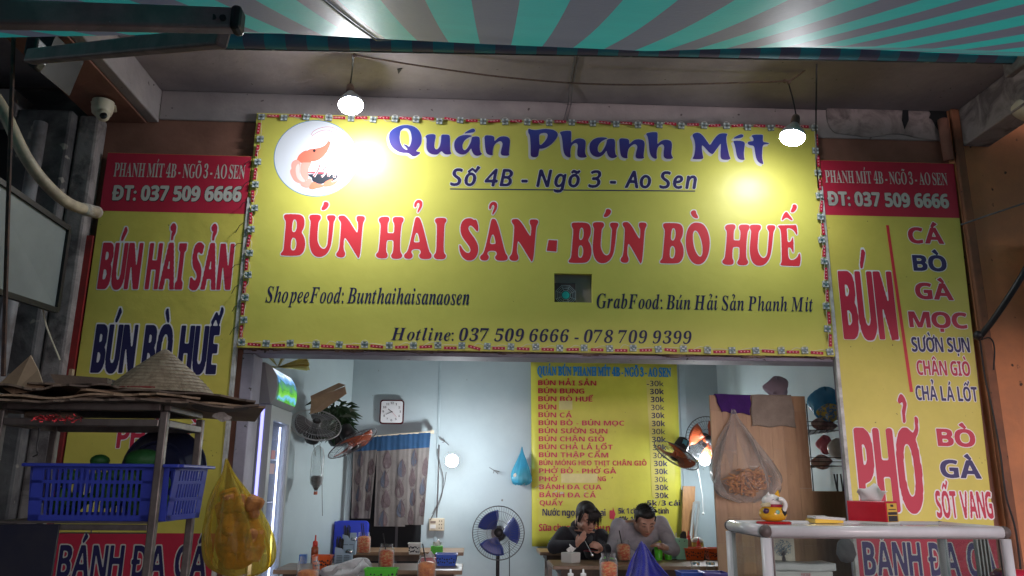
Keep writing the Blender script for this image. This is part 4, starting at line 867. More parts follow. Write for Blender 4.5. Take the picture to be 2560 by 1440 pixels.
# fans
m_wire = M('fan_wire', (.12, .12, .13), rough=.4, metal=.6); m_bluebl = M('blue_blade', (.025, .055, .30), rough=.3); m_orbl = M('orange_blade', (.42, .075, .02), rough=.4)
def fan(c, n, rad, mbl, lab, name='wall_fan', nw=44, bodyback=.10, stand=False, arm=None, label_mat=None, spin=0, cage=m_wire):
    n = Vector(n).normalized(); u = n.cross(Vector((0, 0, 1))).normalized(); v = u.cross(n); rot = Matrix((u, v, n)).transposed(); c = Vector(c)
    pt = lambda a, r, d: c+u*(r*math.cos(a))+v*(r*math.sin(a))+n*d
    t = thing(name, lab, 'fan', c if not stand else (c.x, c.y, .02), 'electric fans in the dining room')
    g = MB(); 
    for side in (1, -1):
        prof = [(.12, .045), (.45, .042), (.8, .028), (1.0, 0)]
        for k in range(nw):
            a = 2*math.pi*k/nw; g.tube([pt(a+.25*(1-r), rad*r, side*d*rad*4) for r, d in prof], .0011 if not stand else .0013, 3, cap=False)
        for r, d in ((.12, .045), (.45, .042), (.8, .028)): g.tube([pt(2*math.pi*k/28, rad*r, side*d*rad*4) for k in range(29)], .0014, 4, cap=False)
    g.tube([pt(2*math.pi*k/36, rad, 0) for k in range(37)], .0045, 6, cap=False)
    part('cage', g, cage, t, kind='stuff')
    for k in range(3):
        b = MB(); a0 = spin+2*math.pi*k/3
        b.grid(lambda uu, vv: pt(a0+(uu-.5)*(.45+.95*math.sin(min(1, vv*1.25)*math.pi*.62)), rad*(.16+.68*vv), (uu-.5)*.10*rad*2), 8, 8)
        part('blade', b, mbl, t, smooth=True, solid=.002)
    part('hub', MB().lathe([(rad*.16, -.03), (rad*.18, .0), (rad*.15, .035), (rad*.08, .045), (0, .047)], c, 18, rot, cap=False), m_black if stand else mbl, t, smooth=True)
    part('badge', MB().lathe([(rad*.17, .0), (rad*.15, .008), (0, .01)], c+n*(rad*.18), 18, rot, cap=False), m_black, t, smooth=True)
    part('motor_housing', MB().lathe([(rad*.12, -.05), (rad*.28, -.06), (rad*.30, -.10), (rad*.26, -.16), (rad*.12, -.18)], c, 18, rot), m_black, t, smooth=True)
    if stand:
        part('pole', MB().tube([c-n*.1-Vector((0, 0, .03)), (c.x, c.y+.08, c.z-.12), (c.x, c.y+.08, .05)], .016, 12), m_black, t, smooth=True)
        part('base', MB().lathe([(.17, 0), (.17, .02), (.05, .04), (.03, .06)], (c.x, c.y+.08, .02), 24), m_black, t, smooth=True)
        part('cord', MB().tube([tuple(p) for p in crom([c-n*.15+Vector((.09, 0, -.06)), c+Vector((.10, .08, -.2)), c+Vector((.105, .1, -.5)), c+Vector((.12, .1, -.9))], 5)], .004, 5), m_black, t)
    if arm is not None:
        part('wall_arm', MB().tube([tuple(p) for p in crom([c-n*.13, (c-n*.13)*.5+Vector(arm)*.5+Vector((0, 0, -.05)), Vector(arm)], 4)], .016, 8), m_black, t, smooth=True)
    if label_mat: part('sticker', MB().box(c-n*.135+(-u*0)+Vector((0, -rad*.30, 0)), (.04, .004, .045), Matrix.Rotation(R(20), 3, 'Y')), label_mat, t)
    return t
fan(W(1246, 1332, 7.0), (-.05, -1, .12), .222, m_bluebl, 'black pedestal fan with three blue blades before the blue wall', 'standing_fan', 60, stand=True, spin=.9)
c = W(882, 1109, 6.7); fan(c, (.50, -.14, -.80), .222, m_orbl, 'black wall fan tilted down beside the hanging plant, nearest the curtain', arm=W(850, 1095, 7.2), spin=.3)
c = W(790, 1062, 6.4); fan(c, (.25, -.6, .75), .20, m_wire, 'grey wire wall fan half hidden behind the drinks fridge', arm=c+Vector((-.15, .3, -.05)), cage=M('grey_wire', (.4, .42, .42), rough=.4))
m_stick = M('cyan_sticker', (.15, .55, .7), rough=.4)
c = W(1690, 1138, 7.0); fan(c, (-.42, -.14, -.62), .215, m_orbl, 'black wall fan tilted down in front of the menu price column', arm=W(1722, 1120, 7.6), label_mat=m_stick, spin=.5)
c = W(1768, 1098, 7.35); fan(c, (.1, -1, -.05), .21, m_orbl, 'wall fan with orange blades peeking from behind the wooden partition', arm=c+Vector((.1, .4, -.05)), spin=2.4, cage=M('dark_wire', (.05, .05, .055), rough=.4))
# small wall fittings
sb = thing('socket_box', 'cream switch and socket box on the wall right of the curtain', 'socket', W(1092, 1322, 7.78))
c = W(1092, 1311, 7.77)
part('box', MB().box(c, (.145, .05, .115)), m_cream, sb, bevel=.006)
part('switch', MB().box(c+Vector((-.035, -.028, .022)), (.05, .008, .022)), M('brown_switch', (.2, .15, .12), rough=.4), sb)
part('cover', MB().box(c+Vector((-.035, -.028, -.018)), (.052, .008, .035)), m_white, sb)
ho = MB()
for i in range(3):
    for j in range(2): ho.box(c+Vector((.025+j*.022, -.0265, .032-i*.032)), (.008, .004, .01))
part('socket_holes', ho, m_black, sb, kind='stuff')
cb = MB().tube([W(1098, 1112, 7.77), W(1097, 1150, 7.77), W(1095, 1230, 7.77), W(1092, 1294, 7.77)], .006, 6)
cb.tube([tuple(p) for p in crom([W(1094, 1122, 7.74), W(1100, 1160, 7.74), W(1108, 1195, 7.74), W(1104, 1240, 7.74), W(1088, 1275, 7.74), W(1076, 1300, 7.74)], 5)], .004, 5)
cb.tube([tuple(p) for p in crom([W(1116, 1180, 7.72), W(1110, 1215, 7.74), W(1096, 1255, 7.74), W(1080, 1285, 7.74)], 5)], .003, 5)
one('wall_wiring', 'grey cables running down the blue wall to the socket box', 'cable', cb, m_dirty)
rg = MB()
for (x, y) in ((1112, 1104), (1235, 1176)):
    for k in range(5): a = random.uniform(0, 3.1); rg.tube([W(x, y, 7.76), W(x+14*math.cos(a+k), y+9*math.sin(a*2+k), 7.74)], .003, 4)
one('wall_hook_scraps', 'bits of tape and string stuck on the wall near the glowing bulb', 'scrap', rg, m_dirty, kind=None)
# blue bag with garlic
m_bluefilm = thin_film('blue_film', (.35, .75, .9), .38, .25, (.08, .45, .65)); m_garlic = M('garlic_skin', (.55, .5, .42), (.4, .34, .28), 14, .7, bump=.4)
def bag(name, lab, top, bot, prof, mat, contents=None, seg=40, folds=7, amp=.10, par=None, seed=1, squash=.6, cat='bag'):
    """hanging plastic bag: prof = list of (fraction of height from the top, radius)"""
    top = Vector(top); bot = Vector(bot); t = thing(name, lab, cat, bot); rr = random.Random(seed); ph = [rr.uniform(0, 6) for _ in range(6)]
    mb = MB(); P = crom(prof, 4)
    def f(u, v):
        i = v*(len(P)-1); k = int(min(i, len(P)-2)); q = P[k]+(P[k+1]-P[k])*(i-k); a = 2*math.pi*u; r = q[1]
        r *= 1+amp*math.sin(folds*a+ph[0]+3*v)*(1.3-v)+amp*.6*math.sin((folds*2+1)*a+ph[1]+7*v)+amp*.5*math.sin(3*a+9*v+ph[2])
        c = top+(bot-top)*q[0]; return c+Vector((r*math.cos(a), r*squash*math.sin(a), .006*math.sin(5*a+ph[3])))
    mb.grid(f, seg, 36); part('film', mb, mat, t, smooth=True, merge=True)
    if contents: contents(t)
    return t
top = W(1305, 1118, 7.72); bt = W(1303, 1212, 7.72)
def cont(t):
    g = MB(); rr = random.Random(5)
    for k in range(7): g.ball(W(1290+rr.random()*24, 1176+rr.random()*28, 7.71), .035, 10, ring=8)
    part('garlic', g, m_garlic, t, smooth=True, kind='stuff')
bag('hanging_bag', 'small translucent blue bag of garlic hung on the wall', top, bt, [(0, .004), (.15, .015), (.4, .05), (.7, .088), (.92, .092), (1, .05)], m_bluefilm, cont, seed=2)
# menu board on the back wall
YM = 7.765
Mn = thing('menu_board', 'large yellow wall menu with red dish names and 30k prices', 'sign', W(1515, 1365, YM))
q = [W(1330, 1366, YM), W(1708, 1366, YM), W(1692, 911, YM), W(1327, 904, YM)]
mb = MB(); mb.grid(lambda u, v: (q[0]*(1-u)+q[1]*u)*(1-v)+(q[3]*(1-u)+q[2]*u)*v, 20, 20)
p_ym = M('yellow_menu_vinyl', (.60, .58, .07), (.52, .50, .06), 2, .45, specks=(.25, .2, .05), speck_scale=20, speck_t=.75, bump=.4, bscale=3, bdist=.03)
part('sheet', mb, p_ym, Mn, smooth=True, solid=.003)
YT = 7.7585
put(Mn, 'QUÁN BÚN PHANH MÍT 4B - NGÕ 3 - AO SEN', 1344, 938, 1678, 942, 22, YT, p_blue, 'serifb', bold=.03, res=36, gap=.08, w=.14, space=.3, narrow=1)
rows = ['BÚN HẢI SẢN', 'BÚN BUNG', 'BÚN BÒ HUẾ', 'BÚN', 'BÚN CÁ', 'BÚN BÒ - BÚN MỌC', 'BÚN SƯỜN SỤN', 'BÚN CHÂN GIÒ', 'BÚN CHẢ LÁ LỐT', 'BÚN THẬP CẨM', 'BÚN MÓNG HEO THỊT CHÂN GIÒ', 'PHỞ BÒ - PHỞ GÀ', 'PHỞ', 'BÁNH ĐA CUA', 'BÁNH ĐA CÁ', 'QUẨY']
xe = [1491, 1461, 1481, 1391, 1430, 1561, 1519, 1511, 1532, 1521, 1617, 1541, 1393, 1504, 1490, 1408]
pe = [(1617, 1660), (1625, 1660), (1627, 1661), (1628, 1662), (1629, 1662), (1630, 1663), (1630, 1664), (1630, 1665), (1632, 1667), (1633, 1668), (1635, 1669), (1637, 1670), (1637, 1670), (1638, 1672), (1638, 1672)]
for i, s_ in enumerate(rows):
    yb = 963+i*20.0; put(Mn, s_, 1345+i*.25, yb, xe[i], yb+1, 12.2, YT, p_crim, 'sansb', gap=.13, w=.15, marks=.9)
    if i < 15:
        put(Mn, ('-' if i == 0 else '')+'30k', pe[i][0], yb+2.5, pe[i][1], yb+2.5, 13.5, YT, p_ink, 'sansb' if i % 3 else 'sans', gap=.12)
put(Mn, 'NG', 1493, 1203, 1515, 1203, 12.2, YT, p_crim, 'sansb'); put(Mn, '5k/3 cái', 1618, 1264, 1701, 1264, 13, YT, p_ink, 'sansb', space=.3)
put(Mn, 'Nước ngọt các loại', 1356, 1289, 1514, 1290, 17, YT, p_ink, 'sansb', gap=.1, space=.3); put(Mn, '5k 1 chai thủy tinh', 1546, 1284, 1672, 1284, 14, YT, p_ink, 'sansb', gap=.1, space=.3)
put(Mn, '10k 1 chai nhựa', 1547, 1305, 1656, 1305, 14, YT, p_ink, 'sansb', gap=.1, space=.3); put(Mn, 'Sữa chua - Sữa đậu nành', 1347, 1327, 1558, 1328, 17, YT, p_crim, 'sansb', gap=.1, space=.3)
put(Mn, 'Kính chúc quý khách', 1372, 1354, 1556, 1354, 13, YT, p_green, 'script', gap=.05, w=.08)
part('arrow', MB().add([W(x, y, YT) for x, y in ((1524, 1276), (1532, 1276), (1532, 1267), (1539, 1286), (1532, 1305), (1532, 1297), (1524, 1297))], [tuple(range(7))]), p_crim, Mn)
p_patch = M('pale_sticker', (.62, .56, .22), (.55, .5, .2), 10, .4)
for xa, xb, ya, yb in ((1398, 1431, 1002, 1024), (1403, 1494, 1184, 1207)):
    part('patch', MB().prism([W(xa, yb, YT-.001), W(xb, yb, YT-.001), W(xb, ya, YT-.001), W(xa, ya, YT-.001)], (0, .0005, 0)), p_patch, Mn)
sp_ = MB(); L_ = [(1615, 949), (1648, 949), (1658, 1245), (1640, 1247), (1630, 1240), (1622, 1060)]
sp_.add([W(x, y, YT+.0012) for x, y in L_], [tuple(range(6))]); part('price_strip', sp_, M('pale_yellow_tape', (.58, .52, .13), rough=.3), Mn)
tp = MB(); rr = random.Random(11)
for k in range(16):
    x, y = rr.choice([(1350, 1222), (1395, 1225), (1470, 1232), (1345, 1250), (1400, 1236), (1640, 1245)]); x += rr.uniform(-10, 10); y += rr.uniform(-5, 5)
    tp.add([W(x+rr.uniform(-8, 8), y+rr.uniform(-4, 4), YT-.0015-.0001*k) for _ in range(3)], [(0, 1, 2)])
part('peeling_tape', tp, M('peeling_white', (.5, .48, .38), rough=.6), Mn, kind='stuff')
# plank and frame leaning at the right
one('wooden_plank', 'orange wooden plank leaning against the wall by the yellow menu', 'plank', MB().prism([W(1703, 1400, 7.6), W(1733, 1400, 7.6), W(1738, 1216, 7.7), W(1708, 1215, 7.7)], (0, .03, 0)), M('orange_wood', (.40, .21, .08), (.30, .15, .06), 5, .45, stretch=(8, 8, 1)))
fm = MB(); 
for a in ((1736, 1260, 1745, 1400),): fm.beam(W(1748, 1256, 7.6), W(1733, 1400, 7.5), .02, .02); fm.beam(W(1736, 1256, 7.6), W(1722, 1400, 7.5), .02, .02); fm.beam(W(1736, 1256, 7.6), W(1748, 1256, 7.6), .02, .025)
one('metal_frame', 'grey metal frame leaning beside the orange plank', 'frame', fm, M('grey_alloy', (.4, .42, .42), rough=.4, metal=.5))
# pull string
one('pull_cord', 'pale cord hanging on the wall beside the bulb behind the partition', 'cord', MB().tube([W(1745, 1170, 7.5), W(1756, 1240, 7.5), W(1758, 1280, 7.5)], .003, 5).ball(W(1758, 1284, 7.5), .012, 8), m_white)
# ------------------------------------------------------------------ drinks fridge
Fg = thing('drinks_fridge', 'tall glass door drinks fridge with a mountain picture header', 'fridge', (-1.56, 5.75, .02))
m_fr = M('fridge_grey', (.33, .35, .37), (.29, .31, .33), 3, .4); m_frl = M('fridge_frame_grey', (.46, .50, .49), rough=.35)
fx0, fx1, fy0, fy1 = -1.70, -1.40, 5.42, 6.03
part('cabinet', MB().bx(fx0, fx0+.02, fy0, fy1, .05, 1.86).bx(fx0, fx1-.03, fy0, fy0+.03, .05, 1.86).bx(fx0, fx1-.03, fy1-.03, fy1, .05, 1.86).bx(fx0, fx1-.03, fy0, fy1, .02, .12), m_fr, Fg)
hp = [(fx0, 1.862), (fx0, 2.145), (fx1-.06, 2.145), (fx1-.015, 2.12), (fx1+.025, 2.06), (fx1+.04, 1.98), (fx1+.03, 1.90), (fx1-.0, 1.862)]
part('header', MB().prism([(x, fy0-.012, z) for x, z in hp], (0, fy1-fy0+.02, 0)), m_fr, Fg, bevel=.004)
part('header_trim', MB().prism([(x*1.0+(.006 if x > fx1-.1 else 0), fy0-.022, z) for x, z in hp[2:]], (0, .009, 0)), m_frl, Fg)
# mountain print wrapped on the curved header
m_print = bpy.data.materials.new('mountain_print'); m_print.use_nodes = True; nt = m_print.node_tree; n = nt.nodes['Principled BSDF']; n.inputs['Roughness'].default_value = .2
tc = nt.nodes.new('ShaderNodeTexCoord'); sx = nt.nodes.new('ShaderNodeSeparateXYZ'); nt.links.new(tc.outputs['Generated'], sx.inputs[0])
nz = nt.nodes.new('ShaderNodeTexNoise'); nz.inputs['Scale'].default_value = 3.2; nz.inputs['Detail'].default_value = 8; nt.links.new(tc.outputs['Generated'], nz.inputs['Vector'])
ma = nt.nodes.new('ShaderNodeMath'); ma.operation = 'MULTIPLY_ADD'; ma.inputs[1].default_value = .75; nt.links.new(nz.outputs[0], ma.inputs[0])
ms = nt.nodes.new('ShaderNodeMath'); ms.operation = 'SUBTRACT'; nt.links.new(sx.outputs['Z'], ms.inputs[0]); ms.inputs[1].default_value = .37; nt.links.new(ms.outputs[0], ma.inputs[2])
cr = nt.nodes.new('ShaderNodeValToRGB'); el = cr.color_ramp.elements; el[0].position = .0; el[0].color = (.05, .25, .02, 1); el[1].position = 1; el[1].color = (.75, .8, .88, 1)
for p_, c_ in ((.12, (.10, .33, .55, 1)), (.24, (.12, .38, .04, 1)), (.42, (.05, .24, .03, 1)), (.52, (.03, .12, .12, 1)), (.60, (.08, .22, .42, 1)), (.72, (.15, .32, .6, 1))):
    e_ = el.new(p_); e_.color = c_
nt.links.new(ma.outputs[0], cr.inputs[0]); nt.links.new(cr.outputs[0], n.inputs['Base Color']); nt.links.new(cr.outputs[0], n.inputs['Emission Color']); n.inputs['Emission Strength'].default_value = .45
cv = [(fx1-.045, 2.128), (fx1-.0135, 2.112), (fx1+.0145, 2.075), (fx1+.033, 2.03), (fx1+.0425, 1.98), (fx1+.040, 1.935), (fx1+.0315, 1.895)]
part('header_picture', MB().grid(lambda u, v: Vector((float(np.interp(v*6, range(7), [a[0]+.004 for a in cv])), fy0+.03+u*(fy1-fy0-.06), float(np.interp(v*6, range(7), [a[1] for a in cv])))), 10, 18), m_print, Fg, smooth=True)
part('door_frame', MB().bx(fx1-.03, fx1+.012, fy0, fy0+.075, .12, 1.855).bx(fx1-.03, fx1+.012, fy1-.06, fy1, .12, 1.855).bx(fx1-.03, fx1+.012, fy0+.075, fy1-.06, 1.76, 1.855).bx(fx1-.03, fx1+.012, fy0+.075, fy1-.06, .12, .2), m_frl, Fg)
m_pane = pane('fridge_glass', (.88, .90, .97), .12, .08)
part('door_glass', MB().bx(fx1-.012, fx1-.006, fy0+.076, fy1-.061, .2, 1.76), m_pane, Fg)
part('liner', MB().bx(fx1-.22, fx1-.2, fy0+.031, fy1-.031, .13, 1.85), M('fridge_liner', (.55, .6, .75), rough=.4), Fg)
m_vled = M('violet_led', (.4, .45, 1), emis=STRIP_E, emcol=(.45, .5, 1)); m_wled = M('white_led', (.8, .85, 1), emis=STRIP_E*1.6, emcol=(.75, .82, 1))
part('led_strip', MB().bx(fx1-.055, fx1-.045, fy0+.09, fy0+.10, .22, 1.74), m_wled, Fg)
part('led_strip', MB().bx(fx1-.055, fx1-.045, fy1-.08, fy1-.07, .22, 1.74), m_wled, Fg)
part('edge_light', MB().bx(fx1-.055, fx1-.034, fy0-.004, fy0-.0005, .12, 1.84), M('violet_edge', (.25, .25, .8), emis=.7, emcol=(.3, .3, 1)), Fg)
for zz in (.5, .85, 1.2, 1.5): part('shelf', MB().bx(fx1-.2, fx1-.07, fy0+.04, fy1-.04, zz, zz+.006), m_white, Fg)
bt_ = MB(); rr = random.Random(4)
m_btl = [M('drink_red', (.5, .05, .04), rough=.3), M('drink_green', (.05, .3, .08), rough=.3), M('drink_amber', (.4, .18, .04), rough=.3), M('drink_dark', (.06, .03, .03), rough=.3)]
for zz in (.506, .856, 1.206):
    for k in range(6):
        o = MB().lathe([(.028, 0), (.028, .12), (.012, .17), (.012, .21)], (fx1-.15, fy0+.11+k*.08, zz), 10); tag(part('drink_bottle', o, m_btl[(k+int(zz*10)) % 4], None, smooth=True), 'drink bottle standing on a lit fridge shelf behind glass', 'bottle', 'drinks inside the fridge')
part('glass_sticker', MB().bx(fx1-.0055, fx1-.004, fy0+.16, fy0+.26, 1.50, 1.56), M('red_sticker', (.55, .12, .12), rough=.5), Fg)
part('glass_sticker', MB().bx(fx1-.0055, fx1-.004, fy0+.15, fy0+.27, 1.40, 1.47), M('pink_sticker', (.6, .35, .35), rough=.5), Fg)
part('glass_sticker', MB().prism([(fx1-.004, fy0+y_, z_) for y_, z_ in ((.10, 1.40), (.14, 1.40), (.14, 1.5), (.125, 1.53), (.125, 1.57), (.115, 1.57), (.115, 1.53), (.10, 1.5))], (-.0015, 0, 0)), M('green_sticker', (.05, .3, .15), rough=.5), Fg)
m_yfilm = thin_film('yellow_film', (.95, .85, .45), .5, .3, (.75, .62, .2))
yb_ = MB(); rr = random.Random(8)
c0 = Vector((fx1-.05, 5.75, 2.16))
for k in range(9):
    a = rr.uniform(-.2, 3.2); d = Vector((math.cos(a)*.22, rr.uniform(-.1, .1), abs(math.sin(a))*.12)); s_ = Vector((-d.z, 0, d.x))*.35
    yb_.grid(lambda u, v: c0+d*v+s_*(u-.5)*v+Vector((0, .02*math.sin(u*12+k), 0)), 6, 5)
one('plastic_bag', 'crumpled pale yellow plastic bag lying on top of the fridge', 'bag', yb_, m_yfilm, smooth=True)
# cardboard, plant, bottle planter by the left wall
m_card = M('cardboard', (.38, .27, .17), (.29, .20, .13), 6, .8, bump=.2); m_cardd = M('dirty_cardboard', (.23, .17, .12), (.13, .10, .08), 5, .85, bump=.4, specks=(.05, .04, .04), speck_scale=16, speck_t=.7)
one('cardboard_piece', 'folded cardboard piece wedged high above the grey fan', 'cardboard', MB().prism([W(778, 1000, 6.2), W(862, 966, 6.35), W(866, 985, 6.35), W(800, 1030, 6.2), W(775, 1035, 6.15)], (0, .02, .004)).prism([W(776, 990, 6.25), W(845, 958, 6.4), W(862, 964, 6.36), W(778, 1003, 6.21)], (0, .05, .01)), m_card)
pl_ = thing('hanging_plant', 'dark leafy bamboo like plant hanging on the wall near the fridge', 'plant', W(840, 1110, 6.95))
part('pot', MB().lathe([(.05, 0), (.075, .03), (.085, .09), (.08, .095)], W(842, 1116, 6.95), 16), m_black, pl_, smooth=True)
m_leaf = M('dark_leaf', (.018, .05, .02), (.035, .08, .03), 12, .4); rr = random.Random(21); lv = MB(); stm = MB()
for s_ in range(15):
    bx_, by_ = 842+rr.uniform(-14, 14), 1085; tx, ty = 842+rr.uniform(-45, 30), rr.uniform(985, 1075)
    sp = crom([W(bx_, by_, 6.95), W((bx_+tx)/2+rr.uniform(-6, 6), (by_+ty)/2, 6.9), W(tx, ty, 6.85+rr.uniform(-.1, .1))], 5); stm.tube([tuple(p) for p in sp], .003, 4)
    for p in sp[2:]:
        for _ in range(3):
            p = Vector(p); a = rr.uniform(0, 6.28); L = rr.uniform(.07, .17); d = Vector((math.cos(a), math.sin(a)*.6, rr.uniform(-.7, .5))).normalized()*L; sd = d.cross(Vector((0, 1, .2))).normalized()*L*.11
            lv.add([p, p+d*.45+sd, p+d+Vector((0, 0, -.25*L)), p+d*.45-sd], [(0, 1, 2, 3)])
part('stem', stm, m_leaf, pl_, kind='stuff'); part('leaf', lv, m_leaf, pl_, kind='stuff')
for _ in range(2):
    pass
bpn = thing('bottle_planter', 'upside down clear plastic bottle with dark soil hung on the left wall', 'planter', W(789, 1232, 6.8))
cb_ = W(789, 1232, 6.8); m_clear = thin_film('clear_plastic', (.92, .95, .95), .16, .12, (.7, .75, .75))
part('bottle', MB().lathe([(.014, 0), (.016, .03), (.05, .075), (.056, .12), (.056, .30), (.04, .36), (.01, .39)], cb_, 20, cap=False), m_clear, bpn, smooth=True)
part('soil', MB().lathe([(.012, .02), (.046, .078), (.052, .12), (.03, .14)], cb_, 16), M('soil', (.02, .015, .012), (.04, .03, .02), 30, .9, bump=.6), bpn, smooth=True)
part('cap', MB().lathe([(.016, -.015), (.016, .01)], cb_, 12), m_crim if False else M('orange_cap', (.4, .1, .05), rough=.4), bpn)
part('string', MB().tube([W(775, 1060, 6.8), W(784, 1110, 6.8), W(789, 1140, 6.8)], .003, 5).tube([W(800, 1110, 6.8), W(805, 1200, 6.8), W(806, 1290, 6.8)], .0025, 5), m_dirty, bpn)
# ------------------------------------------------------------------ things on the tables
m_glass = thin_film('jar_glass', (.96, .98, .97), .04, .05, (.8, .85, .85)); m_pickle = M('chilli_pickle', (.55, .075, .015), (.60, .30, .10), 38, .45, bump=1, bscale=50, lo=.45, hi=.6, stretch=(1, 1, 2))
m_pickle2 = M('amber_pickle', (.55, .18, .03), (.40, .09, .02), 30, .45, bump=1, bscale=50)
def at(px, py, z=TZ): return WZ(px, py, z+.001)
def jar(c, r, h, lab, mp=m_pickle, fillh=.72, sticks=1):
    t = thing('pickle_jar', lab, 'jar', c, 'jars of chilli pickles on the tables')
    pr = lambda k: [(r*.9*k, .0), (r*k, .012), (r*k, h*.70), (r*.92*k, h*.80), (r*.78*k, h*.86), (r*.80*k, h)]
    sq = lambda a, v: .09*math.cos(4*a)*-1
    part('glass', MB().lathe(pr(1), c, 28, wob=sq, cap=False), m_glass, t, smooth=True)
    part('pickle', MB().lathe([(r*.82, .006), (r*.92, .014), (r*.93, h*fillh*.9), (r*.7, h*fillh), (r*.2, h*fillh+.006)], c, 24, wob=lambda a, v: -.09*math.cos(4*a)+.02*math.sin(9*a+20*v)), mp, t, smooth=True)
    for k in range(sticks):
        part('stick', MB().tube([c+Vector((.005+k*.012, 0, h*.3)), c+Vector((-.012-r*.3+k*.016, -.005, h*1.45))], .0045, 6), m_black, t)
    return t
for a, r, h_, lb, kw in (((965, 1418), .057, .155, 'pickle jar with one dark spoon handle in the middle of the left table', {}), ((908, 1383), .06, .165, 'pickle jar with two dark sticks in front of the blue stools', dict(sticks=2, fillh=.8))):
    jar(at(*a), r, h_, lb, **kw)
jar(WZ(1066, 1452, .762), .062, .15, 'pickle jar with a leaning black stick at the bottom left of the room', m_pickle2)
jar(WZ(768, 1462, .762), .066, .16, 'open pickle jar beside the crumpled plastic at the fridge foot', m_pickle2, .5, 0)
jar(WZ(1522, 1452, .762), .058, .165, 'big orange pickle jar with short black stick left of the blue towel', m_pickle, .66)
jar(at(1559, 1402), .058, .155, 'pickle jar with tall black stick between the two diners', m_pickle, .78)
# holders with chopsticks
m_hold = M('grey_blue_plastic', (.30, .42, .52), rough=.4); m_spoon = m_chrome
def holder(c, lab, col=m_hold, w=.10, h=.13):
    t = thing('cutlery_holder', lab, 'cutlery holder', c, 'cutlery holders on the tables'); 
    body = MB(); body.prism([c+Vector((-w/2, -.03, 0)), c+Vector((w/2, -.03, 0)), c+Vector((w/2, -.03, h*.75)), c+Vector((w*.1, -.03, h*.8)), c+Vector((-w*.1, -.03, h*1.05)), c+Vector((-w/2, -.03, h*1.12))], (0, .004, 0))
    body.bx(c.x-w/2, c.x-w/2+.004, c.y-.025, c.y+.03, c.z, c.z+h*1.12).bx(c.x+w/2-.004, c.x+w/2, c.y-.025, c.y+.03, c.z, c.z+h*.75).bx(c.x-w/2+.004, c.x+w/2-.004, c.y+.026, c.y+.03, c.z, c.z+h*1.2)
    part('body', body, col, t)
    g = MB()
    for i in range(2):
        for j in range(7): g.bx(c.x-w*.38+i*w*.42, c.x-w*.05+i*w*.42, c.y-.0315, c.y-.0303, c.z+.012+j*.0105, c.z+.018+j*.0105)
    part('slots', g, M('slot_shadow_grey', (.12, .17, .21), rough=.7), t, kind='stuff')
    ch = MB(); rr = random.Random(int(c.x*1000))
    for k in range(14):
        q_ = c+Vector((-w*.28+rr.uniform(-.022, .022), rr.uniform(-.015, .02), .02)); ch.tube([q_, q_+Vector((rr.uniform(-.015, .012), 0, h*1.45+rr.uniform(-.01, .015)))], .0035, 5)
    part('chopstick', ch, m_black, t, kind='stuff')
    sp2 = MB()
    for k in range(3): sp2.ball(c+Vector((w*.2+.012*k, -.005*k, h*.84)), (.012, .006, .018), 10, ring=6)
    part('spoon', sp2, m_spoon, t, smooth=True, kind='stuff')
holder(at(858, 1418), 'grey blue cutlery holder with black chopsticks on the left table', w=.118, h=.12)
holder(at(872, 1386), 'grey blue cutlery holder standing against the blue stools on the rear table', w=.11, h=.14)
# blue stools stacked behind
stl = thing('plastic_stool', 'blue plastic stools stacked on their side below the curtain', 'stool', W(880, 1400, 7.55))
m_bst = M('blue_plastic', (.03, .06, .55), (.025, .05, .48), 6, .3)
cs = W(885, 1345, 7.58)
part('seat', MB().prism([(cs.x-.17+a, 7.58, cs.z-.16+b) for a, b in [(x+.15, z+.16) for x, z in rsq(.155, .04)]], (0, -.05, 0)), m_bst, stl, bevel=.01)
part('seat', MB().prism([(cs.x-.20+a, 7.64, cs.z-.16+b) for a, b in [(x+.12, z+.145) for x, z in rsq(.16, .04)]], (0, -.05, 0)), m_bst, stl, bevel=.01)
for dx in (-.12, .10): part('leg', MB().beam(Vector((cs.x+dx, 7.5, cs.z-.14)), Vector((cs.x+dx*1.2, 7.62, .25)), .03, .03), m_bst, stl)
